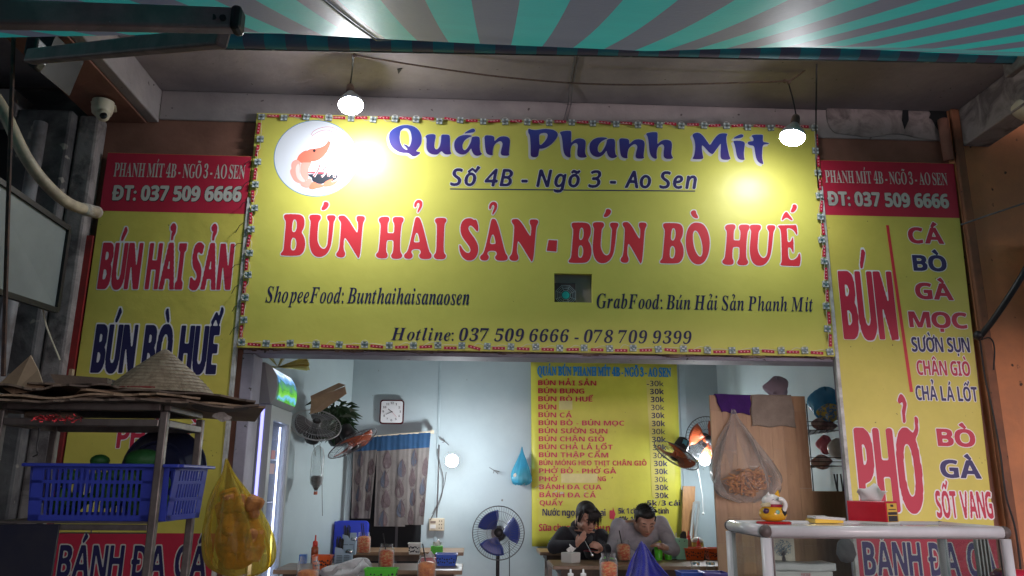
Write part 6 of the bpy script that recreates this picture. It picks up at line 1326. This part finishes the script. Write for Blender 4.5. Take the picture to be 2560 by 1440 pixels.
part('hair_tuft', fr, m_hair, mt, kind='stuff')
# ================================================================== glass counter
CY0, CY1, CZ = 3.60, 4.10, 1.176
Gc = thing('glass_counter', 'white framed glass food counter with grey corner caps at bottom right', 'display case', (2.3, 3.85, 0))
gx0 = W(1914, 1330, CY0).x; gx1 = W(2512, 1345, CY0).x
m_alu = M('white_aluminium', (.66, .65, .66), (.58, .57, .58), 5, .3, coat=.3, specks=(.25, .23, .22), speck_scale=30, speck_t=.79); m_cap = M('grey_brown_cap', (.13, .10, .09), (.09, .07, .065), 20, .5)
rr_ = .026
def rail(a, b, nm='rail'): part(nm, MB().tube([a, b], rr_, 14), m_alu, Gc, smooth=True)
zc_ = CZ-rr_
rail((gx0+.02, CY0, zc_), (gx1, CY0, zc_)); rail((gx0, CY0+.02, zc_), (gx0, CY1, zc_)); rail((gx1, CY0+.02, zc_), (gx1, CY1, zc_)); rail((gx0, CY1, zc_), (gx1, CY1, zc_))
for (x, y) in ((gx0, CY0), (gx1, CY0), (gx0, CY1), (gx1, CY1)):
    part('post', MB().tube([(x, y, .2), (x, y, zc_-.028)], .024, 14), m_alu, Gc, smooth=True)
    part('corner_cap', MB().ball((x, y, zc_), (.029, .029, .028), 16), m_cap, Gc, smooth=True)
m_pane2 = pane('counter_glass', (.84, .88, .87), .045, .02)
part('glass_top', MB().bx(gx0+.02, gx1-.02, CY0+.015, CY1-.015, CZ-.02, CZ-.012), M('counter_top_glass', (.55, .55, .55), rough=.12, alpha=.85), Gc)
part('glass_front', MB().bx(gx0+.026, gx1-.026, CY0-.003, CY0+.003, .25, CZ-.055), m_pane2, Gc)
part('glass_side', MB().bx(gx0-.003, gx0+.003, CY0+.026, CY1-.026, .25, CZ-.055), m_pane2, Gc)
part('glass_side', MB().bx(gx1-.003, gx1+.003, CY0+.026, CY1-.026, .25, CZ-.055), m_pane2, Gc)
part('shelf', MB().bx(gx0+.02, gx1-.02, CY0+.02, CY1-.02, .55, .57), m_alu, Gc)
gk = MB(); zg = CZ-.056
gk.bx(gx0+.026, gx1-.026, CY0-.006, CY0+.006, zg, zg+.007).bx(gx0+.025, gx0+.031, CY0-.006, CY0+.006, .25, zg-.001).bx(gx1-.031, gx1-.025, CY0-.006, CY0+.006, .25, zg-.001)
for x in (gx0, gx1): gk.bx(x-.006, x+.006, CY0+.026, CY1-.026, zg, zg+.007)
part('gasket', gk, m_cap, Gc)
tr = MB(); m_track = M('aluminium_track', (.35, .34, .33), rough=.35, metal=.6)
for k in range(4): x = W(2440+k*9, 1400, CY1-.03).x; tr.bx(x-.003, x+.003, CY1-.06, CY1-.03, .57, CZ-.06)
part('door_track', tr, m_track, Gc)
def ct_(px, py, z=CZ+.002): return WZ(px, py, z)
one('red_mat', 'flat glossy red mat under the lucky cat', 'mat', MB().lathe([(.075, 0), (.078, .006), (.07, .010)], WZ(1953, 1311, CZ-.0115)+Vector((0, .10, 0)), 28, rot=Matrix.Diagonal((1.15, .9, 1))), M('glossy_red', (.5, .01, .02), rough=.15), smooth=False)
c = WZ(1953, 1311, CZ-.0115)+Vector((0, .10, .0115))
m_gy = M('glossy_yellow', (.72, .40, .02), (.62, .32, .02), 9, .12); m_gw = M('glossy_white', (.68, .66, .63), rough=.12); m_gr = M('dark_red_gloss', (.28, .01, .03), rough=.2)
t = thing('lucky_cat', 'small glossy yellow waving cat figurine with a white head', 'figurine', c)
part('body', MB().lathe([(.035, 0), (.058, .008), (.068, .03), (.064, .052), (.048, .068), (.04, .074)], c, 28), m_gy, t, smooth=True)
part('collar', MB().lathe([(.043, .066), (.052, .070), (.051, .078), (.042, .082)], c, 28), m_gr, t, smooth=True)
part('head', MB().ball(c+Vector((0, 0, .098)), (.052, .044, .034), 22), m_gw, t, smooth=True)
part('ear', MB().tube([c+Vector((.022, -.01, .118)), c+Vector((.030, -.012, .150))], [.018, .002], 10), m_gy, t, smooth=True)
part('ear', MB().tube([c+Vector((-.022, -.01, .122)), c+Vector((-.020, -.012, .140))], [.014, .002], 10), m_gw, t, smooth=True)
part('paw', MB().tube([tuple(p) for p in crom([c+Vector((.036, -.05, .048)), c+Vector((.044, -.06, .08)), c+Vector((.030, -.06, .105)), c+Vector((.012, -.056, .108))], 5)], .011, 10), m_gw, t, smooth=True)
part('paw', MB().tube([c+Vector((-.03, -.04, .08)), c+Vector((-.075, -.055, .078))], [.012, .008], 10), M('straw_beige', (.5, .42, .25), rough=.4), t, smooth=True)
part('arm_hole', MB().ball(c+Vector((.035, -.050, .044)), (.017, .012, .02), 12), m_dark, t, smooth=True)
part('medal', MB().ball(c+Vector((-.05, -.045, .05)), (.016, .012, .014), 12), M('dark_berry', (.06, .02, .06), rough=.2), t, smooth=True)
for dx in (-.01, .008): part('eye', MB().tube([c+Vector((dx-.007, -.043, .101)), c+Vector((dx, -.0445, .105)), c+Vector((dx+.007, -.043, .101))], .0015, 5), m_black, t)
part('ornament', MB().lathe([(.011, 0), (.008, .002), (0, .003)], c+Vector((.0, -.066, .045)), 12, Matrix.Rotation(R(90), 3, 'X'), cap=False), M('jade_dot', (.15, .35, .2), rough=.2), t)
# cards
c = WZ(2088, 1311, CZ-.0115)+Vector((0, .12, 0)); k = MB(); rr = random.Random(3); mm = []
k.box(c+Vector((0, 0, .012)), (.15, .10, .020), Matrix.Rotation(R(4), 3, 'Z')); k.box(c+Vector((.01, 0, .026)), (.15, .11, .012), Matrix.Rotation(R(-2), 3, 'Z') @ Matrix.Rotation(R(3), 3, 'Y'), mi=1); k.box(c+Vector((-.03, -.01, .031)), (.10, .06, .003), Matrix.Rotation(R(9), 3, 'Z') @ Matrix.Rotation(R(8), 3, 'X'), mi=1)
one('paper_slips', 'stack of printed paper slips on a golden packet on the counter', 'papers', k, [M('gold_packet', (.6, .38, .04), rough=.25, metal=.4), M('printed_paper', (.66, .64, .6), (.42, .42, .42), 60, .6, stretch=(1, 1, 6))])
# red tissue box
c = WZ(2206, 1311, CZ-.0115)+Vector((0, .09, 0)); rz = R(-30)
t = tissue(c, .218, .10, .112, M('red_gloss_box', (.50, .012, .03), (.42, .01, .025), 6, .2), 'large red tissue box with white tissues on the glass counter', rz=R(-60), band=m_whp)
Rz = Matrix.Rotation(R(-60), 3, 'Z'); ex = Rz @ Vector((1, 0, 0)); ey_ = Rz @ Vector((0, 1, 0))
def onbox(u0, u1, z0_, z1_, mat, nm, d=.0006):
    P = [c+ex*(.109+d)+ey_*u+Vector((0, 0, z)) for u, z in ((u0, z0_), (u1, z0_), (u1, z1_), (u0, z1_))]; part(nm, MB().prism(P, ex*.0006), mat, t)
onbox(-.042, .042, .012, .102, M('amber_label', (.62, .38, .05), rough=.3), 'label')
onbox(-.038, .038, .014, .042, p_blk, 'label_print', .0014); onbox(-.038, .038, .046, .060, p_blk, 'label_print', .0014); onbox(-.012, .012, .085, .096, p_blk, 'label_print', .0014); onbox(-.03, .03, .070, .074, p_blk, 'label_print', .0014)
# board seen through the counter, box, picture tile
c = W(1957, 1375, 3.95)
t = thing('picture_tile', 'small tile with a blue and grey tree drawing inside the counter', 'tile', W(1957, 1412, 3.95))
part('tile', MB().prism([W(1927, 1341, 3.95), W(1984, 1342, 3.95), W(1989, 1411, 3.95), W(1931, 1410, 3.95)], (0, .01, 0)), M('cream_tile', (.55, .52, .42), rough=.3), t)
fl = MB(); rr = random.Random(12); fl2 = MB()
for k in range(230):
    a = rr.uniform(0, 6.28); r_ = 22*rr.random()**.6; x, y = 1957+r_*math.cos(a), 1370+r_*.95*math.sin(a); s_ = rr.uniform(.7, 1.8); (fl if k % 3 else fl2).add([W(x+s_*math.cos(b), y+s_*math.sin(b), 3.948) for b in (0, 1.57, 3.14, 4.71)], [(0, 1, 2, 3)])
part('leaf_print', fl, M('slate_blue_print', (.10, .17, .25), rough=.4), t, kind='stuff'); part('leaf_print', fl2, M('teal_print', (.2, .32, .36), rough=.4), t, kind='stuff')
br = MB(); 
for a in range(-4, 5): br.add([W(1958, 1392, 3.9465), W(1957+a*4, 1362+abs(a)*2.2, 3.9465), W(1960, 1392, 3.9465)], [(0, 1, 2)])
br.add([W(x, y, 3.946) for x, y in ((1955, 1404), (1966, 1404), (1961, 1385), (1957, 1385))], [(0, 1, 2, 3)])
part('trunk_print', br, p_blk, t, kind='stuff')
c = W(2010, 1440, 3.85); t = thing('white_box', 'white paper covered box inside the glass counter', 'box', (c.x, 3.85, .57))
part('box', MB().bx(W(1936, 1420, 3.8).x, W(2082, 1420, 3.8).x, 3.80, 3.95, .571, W(2000, 1428, 3.8).z), m_whp, t, bevel=.005)
k = MB(); xa_, xb_ = W(1934, 1420, 3.79).x, W(2090, 1420, 3.79).x; zt_ = W(2000, 1410, 3.79).z; zb_ = W(2000, 1428, 3.79).z
k.grid(lambda u, v: Vector((xa_+(xb_-xa_)*u, 3.788+.004*math.sin(u*9)-.002*v, zb_+(zt_-zb_)*v+.003*math.sin(u*7))), 20, 3); k.grid(lambda u, v: Vector((xa_+(xb_-xa_)*u, 3.79+.15*v, zt_+.003*math.sin(u*7))), 20, 3)
part('paper_cover', k, m_white, t, smooth=True, solid=.001)
put(t, 'VIETGR', 2003, 1440, 2027, 1440, 6.5, 3.795, p_crim, 'serifb')
one('red_bowl', 'red bowl partly cut off at the bottom right corner inside the counter', 'bowl', MB().lathe([(.03, -.05), (.085, -.01), (.09, 0), (.07, .022), (0, .03)], W(2530, 1437, 3.72), 24), M('red_enamel', (.5, .02, .05), rough=.2), smooth=True)
one('dark_bag', 'dark hanging bag seen through the glass under the counter top', 'bag', MB().lathe([(.02, 0), (.045, -.03), (.055, -.09), (.035, -.13), (0, -.14)], W(2112, 1345, 4.7), 16), m_dirty, smooth=True)
# ================================================================== yellow bag of tofu hung on the panel edge
m_tofu = M('fried_tofu', (.46, .18, .04), (.24, .085, .02), 16, .6, bump=.4, specks=(.5, .3, .08), speck_scale=40, speck_t=.7)
def cont3(t):
    rr = random.Random(4)
    for k in range(34):
        p = W(598+rr.uniform(-40, 42), 1265+rr.uniform(-20, 135), 4.62+rr.uniform(-.04, .04)); rt = Matrix.Rotation(rr.uniform(0, 3), 3, 'Z') @ Matrix.Rotation(rr.uniform(-.5, .5), 3, 'X') @ Matrix.Rotation(rr.uniform(-.4, .4), 3, 'Y')
        if k == 0: part('tofu_mass', MB().ball(W(598, 1345, 4.64), (.135, .08, .17), 20), m_tofu, t, smooth=True)
        part('tofu_block', MB().box(p, (rr.uniform(.07, .11), .06, rr.uniform(.07, .12)), rt), m_tofu, t, bevel=.022)
bag('yellow_bag', 'yellow translucent plastic bag full of fried tofu hung beside the cart', W(566, 1148, 4.62), W(606, 1440, 4.62), [(0, .006), (.12, .03), (.3, .095), (.5, .15), (.72, .180), (.9, .170), (.98, .10), (1, .03)], thin_film('yellow_bag_film', (.97, .84, .34), .16, .10, (.66, .54, .10)), cont3, folds=10, amp=.11, seed=6, squash=.6, seg=60)
# ================================================================== steel cart on the left
Y0, Y1 = 2.40, 2.71; XR_, XL_ = -.927, W(8, 1020, 2.4).x
Ct = thing('steel_cart', 'old stainless steel food cart frame loaded with basket and cardboard at left', 'cart', ((XR_+XL_)/2, 2.55, 0))
zt1 = W(300, 1016, Y0).z; zt2 = W(300, 1056, Y0).z; zs_ = W(300, 1306, Y0).z
tb_ = .0115; m_csteel = M('dull_cart_steel', (.24, .22, .20), (.13, .11, .10), 6, .4, metal=.8, rough2=.6, bump=.1)
for x in (XL_, XR_):
    for y in (Y0, Y1): part('post', MB().bx(x-tb_, x+tb_, y-tb_, y+tb_, .02, zt1-.014), m_csteel, Ct, bevel=.003)
for nm, z in (('top_rail', zt1), ('rail', zt2)):
    for y in (Y0, Y1): part(nm, MB().bx(XL_+tb_+.001, XR_-tb_-.001, y-tb_*.9, y+tb_*.9, z-.012, z+.010), m_csteel, Ct, bevel=.003)
    for x in (XL_, XR_): part(nm, MB().bx(x-tb_*.9, x+tb_*.9, Y0+tb_+.001, Y1-tb_-.001, z-.012, z+.010), m_csteel, Ct, bevel=.003)
sx0 = W(150, 1306, Y0).x
part('shelf', MB().bx(XL_+tb_, XR_-tb_-.001, Y0+.002, Y1-.0, zs_-.004, zs_+.002), m_csteel, Ct)
part('shelf_rail', MB().bx(XL_+.02, XR_-tb_-.001, Y0-.008, Y0+.012, zs_-.022, zs_-.006), m_csteel, Ct, bevel=.002)
part('wire_rail', MB().tube([W(150, 1332, Y0), W(368, 1333, Y0), W(368, 1318, Y0)], .002, 5).tube([W(228, 1332, Y0), W(228, 1318, Y0)], .002, 5), m_csteel, Ct)
part('side_sheet', MB().bx(XL_+.0, W(140, 1100, Y1).x, Y1+.016, Y1+.02, zs_, W(100, 1072, Y1).z), M('greasy_sheet', (.16, .17, .17), (.08, .085, .09), 4, .5), Ct)
part('lower_panel', MB().prism([W(-40, 1312, Y0-.03), W(147, 1310, Y0-.03), W(118, 1500, Y0-.03), W(-40, 1500, Y0-.03)], (0, .01, 0)), M('navy_panel', (.015, .018, .035), (.03, .03, .04), 5, .4), Ct)
hk = MB().tube([tuple(p) for p in crom([W(98, 1070, 2.5), W(96, 1095, 2.5), W(92, 1125, 2.5), W(95, 1135, 2.5), W(82, 1142, 2.5)], 5)], .0025, 5)
one('hook_wire', 'thin dark hook hanging inside the cart at left', 'hook', hk, m_black)
# blue basket
bx0, bx1 = W(78, 1170, 2.43).x, W(452, 1170, 2.43).x; by0, by1 = 2.425, 2.68; bz0 = zs_+.003; bz1 = W(250, 1166, 2.43).z
Bk = thing('blue_basket', 'large blue plastic basket with slotted sides on the cart shelf', 'basket', ((bx0+bx1)/2, 2.55, bz0))
m_bb = M('royal_blue_plastic', (.045, .07, .44), (.035, .055, .36), 5, .35)
H_ = bz1-bz0; tp = lambda v: .012*(1-v)
def wall(P0, P1, n, m0, rows=3):
    """slotted basket wall from P0 to P1 along the bottom, tapered"""
    P0 = Vector(P0); P1 = Vector(P1); L = (P1-P0).length; d = (P1-P0).normalized(); o = Vector((d.y, -d.x, 0)); g = MB()
    pt = lambda s_, z: P0+d*s_+Vector((0, 0, z))+o*(.014*z/H_)
    def sl(s0, s1, z0_, z1_): g.prism([pt(s0, z0_), pt(s1, z0_), pt(s1, z1_), pt(s0, z1_)], -o*.003)
    zz = [0, .10, .36, .42, .68, .74, .94, 1.0]; zz = [q*H_ for q in zz]
    for a, b in ((0, 1), (2, 3), (4, 5), (6, 7)): sl(0, L, zz[a], zz[b])
    sl(0, m0, 0, H_*.999); sl(L-m0, L, 0, H_*.998)
    w_ = (L-2*m0)/n
    for a, b in ((1, 2), (3, 4), (5, 6)):
        for k in range(n+1): sl(m0+k*w_-w_*.24 if k else m0, m0+k*w_+w_*.24 if k < n else L-m0, zz[a], zz[b])
    return g
def wall2(P0, P1, n, m0): return wall(P0, P1, n, m0)
part('side', wall((bx0+.01, by0+.01, bz0), (bx1-.075, by0+.01, bz0), 18, .03), m_bb, Bk)
part('side', MB().prism([(bx1-.0748, by0+.01, bz0), (bx1-.03, by0+.01, bz0), (bx1-.03, by0-.004, bz1), (bx1-.0748, by0-.004, bz1)], (0, .003, 0)), m_bb, Bk)
part('side', wall((bx1-.03, by0+.012, bz0), (bx1-.012, by1-.01, bz0), 9, .03), m_bb, Bk)
part('side', wall((bx1-.03, by1-.01, bz0), (bx0+.01, by1-.01, bz0), 18, .03), m_bb, Bk); part('side', wall((bx0+.01, by1-.01, bz0), (bx0+.008, by0+.012, bz0), 9, .03), m_bb, Bk)
part('bottom', MB().bx(bx0+.012, bx1-.03, by0+.012, by1-.012, bz0-.001, bz0+.003), m_bb, Bk)
rm = MB(); rp = [(bx0-.008, by0-.016), (bx1+.005, by0-.016), (bx1+.010, by1+.006), (bx0-.008, by1+.006)]
for i in range(4): a, b = rp[i], rp[(i+1) % 4]; rm.beam((a[0], a[1], bz1+.003), (b[0], b[1], bz1+.003), .022, .010)
part('rim', rm, m_bb, Bk, bevel=.003)
m_veg = M('leafy_green', (.03, .12, .02), (.08, .22, .05), 16, .5, bump=.4); g = MB(); rr = random.Random(15)
for k in range(34):
    p = Vector((rr.uniform(bx0+.06, bx1-.07), rr.uniform(by0+.05, by1-.05), rr.uniform(bz0+.03, bz1-.02))); g.ball(p, (rr.uniform(.02, .04), .03, rr.uniform(.015, .03)), 8, Matrix.Rotation(rr.uniform(0, 3), 3, 'Y'), ring=6)
tag(part('vegetables', g, m_veg, None, smooth=True, kind='stuff'), 'green vegetables heaped inside the blue basket', 'vegetables')
one('green_cloth', 'dark green bundle on the basket rim behind the front post', 'bundle', MB().ball(W(360, 1150, 2.6), (.06, .05, .035), 14, ring=8).ball(W(250, 1152, 2.6), (.03, .03, .02), 10, ring=6), M('deep_green', (.015, .09, .02), (.02, .12, .03), 12, .6, bump=.4), smooth=True)
one('blue_basin', 'round dark blue basin standing behind the basket', 'basin', MB().lathe([(.09, .06), (.135, .0), (.145, .0), (.145, -.008), (.130, .004), (.085, .075)], W(408, 1178, 2.80), 36, Matrix.Rotation(R(90), 3, 'X')).lathe([(.10, 0), (0, .001)], W(408, 1178, 2.80)+Vector((0, -.06, 0)), 24, Matrix.Rotation(R(90), 3, 'X'), cap=False), M('navy_plastic', (.008, .012, .04), (.012, .018, .05), 8, .4), smooth=False)
# red tinsel and clutter under the top rails
g = MB(); rr = random.Random(19)
for k in range(120):
    p = W(85+rr.random()*120, 1046+rr.gauss(0, 4), 2.36); g.tube([p, p+Vector((rr.uniform(-.01, .01), rr.uniform(-.01, 0), rr.uniform(-.008, .008)))], .0009, 3)
one('red_tinsel', 'scraps of red tinsel caught on the upper rail of the cart', 'tinsel', g, M('red_tinsel_foil', (.45, .01, .02), rough=.3, metal=.5), kind='stuff')
g = MB().ball(W(105, 1035, 2.5), (.055, .03, .014), 12, ring=6).prism([W(60, 1028, 2.52), W(180, 1030, 2.52), W(200, 1044, 2.52), W(60, 1046, 2.52)], (0, .03, 0))
one('clutter', 'dark flattened clutter stuffed between the two upper rails', 'clutter', g, m_cardd)
# cardboard sheets
rr = random.Random(23)
def sheet(name, lab, corners, th, mat, jag=.010, seed=0, wav=.006):
    """torn cardboard slab: corners = 4 world points"""
    rr = random.Random(seed); A, Bq, Cq, D = [Vector(c) for c in corners]; n = 26; ph = rr.uniform(0, 6); jj = [rr.uniform(-jag, jag) for _ in range(n+1)]
    def f(u, v):
        p = (A*(1-u)+Bq*u)*(1-v)+(D*(1-u)+Cq*u)*v; i = int(round(u*n)); p = p+Vector((0, jj[i]*(1-v), wav*math.sin(u*8+ph)+wav*.6*math.sin(u*19+ph*2)+wav*.7*math.sin(v*5+ph))); return p
    mb = MB(); mb.grid(f, n, 8); o = one(name, lab, 'cardboard', mb, mat, 'flattened cardboard sheets on the cart roof', solid=th); return o
def zc2(py, y=2.35): return W(300, py, y).z
S4 = lambda x0_, x1_, py0, py1, ya, yb, dz=0: [(W(x0_, py0, ya).x, ya, W(x0_, py0, ya).z), (W(x1_, py1, ya).x, ya, W(x1_, py1, ya).z), (W(x1_-25, py1, yb).x, yb, W(x1_, py1, ya).z+dz), (W(x0_, py0, yb).x-.05, yb, W(x0_, py0, ya).z+dz)]
labs = [('lowest brown cardboard sheet resting on the cart rails', -40, 470, 1000, 1002, 2.33, 2.80, .002, m_cardd), ('wavy cardboard sheet just above the lowest one', -60, 500, 990, 992, 2.34, 2.85, .004, m_card), ('torn cardboard sheet whose ragged end hangs over the cart corner', 60, 650, 984, 1010, 2.36, 2.9, .01, m_cardd), ('cardboard sheet reaching furthest right over the cart', 200, 665, 976, 1022, 2.38, 2.9, .0, m_card), ('dark cardboard sheet directly under the conical hat', 70, 640, 958, 1000, 2.40, 2.9, .008, m_cardd), ('curled dark cardboard sheet at the left top of the pile', -60, 300, 966, 972, 2.36, 2.8, .03, m_cardd)]
for i, (lb, a, b, pa_, pb_, ya, yb, dz, mm) in enumerate(labs): sheet('cardboard_sheet', lb, S4(a, b, pa_, pb_, ya, yb, dz), .006, mm, seed=i+40, wav=.003+.002*(i % 3))
one('cardboard_flap', 'upright bent flap of pale cardboard at the far left of the cart roof', 'cardboard', MB().prism([W(-5, 962, 2.45), W(76, 888, 2.48), W(95, 925, 2.47), W(112, 975, 2.42), W(30, 985, 2.4)], (0, .006, 0)), m_card)
one('cardboard_strip', 'short dark strip of folded cardboard left of the conical hat', 'cardboard', MB().prism([W(125, 935, 2.6), W(268, 945, 2.6), W(268, 958, 2.6), W(140, 960, 2.6)], (0, .12, .0)), m_cardd)
one('wood_peg', 'small wooden peg sticking up beside the yellow panel', 'peg', MB().bx(W(172, 930, 3.2).x, W(180, 930, 3.2).x, 3.2, 3.22, W(172, 945, 3.2).z, W(172, 922, 3.2).z), m_card)
lump(W(556, 1042, 2.45), .009, .7, 44, M('white_scrap', (.5, .48, .44), (.3, .28, .25), 30, .6), 'plastic_scrap', 'scrap of white plastic under the ragged cardboard end', 'scrap', 2.2)
# conical hat
hc_ = W(400, 984, 2.60); m_hat = M('palm_leaf', (.40, .32, .22), (.24, .18, .12), 60, .75, bump=.4, bscale=120, stretch=(1, 1, .06))
Ht = thing('conical_hat', 'weathered palm leaf conical hat lying on the cardboard pile', 'hat', hc_)
k = MB(); ns = 150; prof = [(.0, .158), (.010, .152), (.045, .120), (.09, .078), (.13, .036), (.160, .0)]
apx = W(414, 872, 2.60); sk = apx-hc_
rr = random.Random(77); jit = [rr.uniform(-.0016, .0016) for _ in range(ns)]
def hf(u, v):
    q_ = v*(len(prof)-1); i = min(int(q_), len(prof)-2); f = q_-i; r = prof[i][0]*(1-f)+prof[i+1][0]*f; z = prof[i][1]*(1-f)+prof[i+1][1]*f; a = 2*math.pi*u; kk_ = int(u*ns) % ns
    ring = .0005*abs(math.sin(v*44)); r = r*(1.02+.02*math.sin(3*a))+jit[kk_]*v+ring; return hc_+Vector((r*math.cos(a)+sk.x*z/.158, r*math.sin(a), z*sk.z/.158+(.004*math.sin(a*2+1)*v)))
k.grid(hf, ns, 60); part('leaf_cone', k, m_hat, Ht, smooth=True)
g = MB()
for j in range(5, 16):
    v = j/16; g.tube([hf(u/48, v)+Vector((0, 0, .001)) for u in range(49)], .0009, 4, cap=False)
part('rib_ring', g, M('hat_rib', (.28, .21, .14), rough=.8), Ht, kind='stuff')
one('hat_ribbon', 'faded red ribbon tied along the brim of the conical hat', 'ribbon', MB().tube([hc_+Vector((.158*math.cos(a), .155*math.sin(a)-.004, .002)) for a in [math.pi+.05+i*.12 for i in range(16)]], .0035, 5), M('faded_red', (.25, .03, .03), rough=.8))
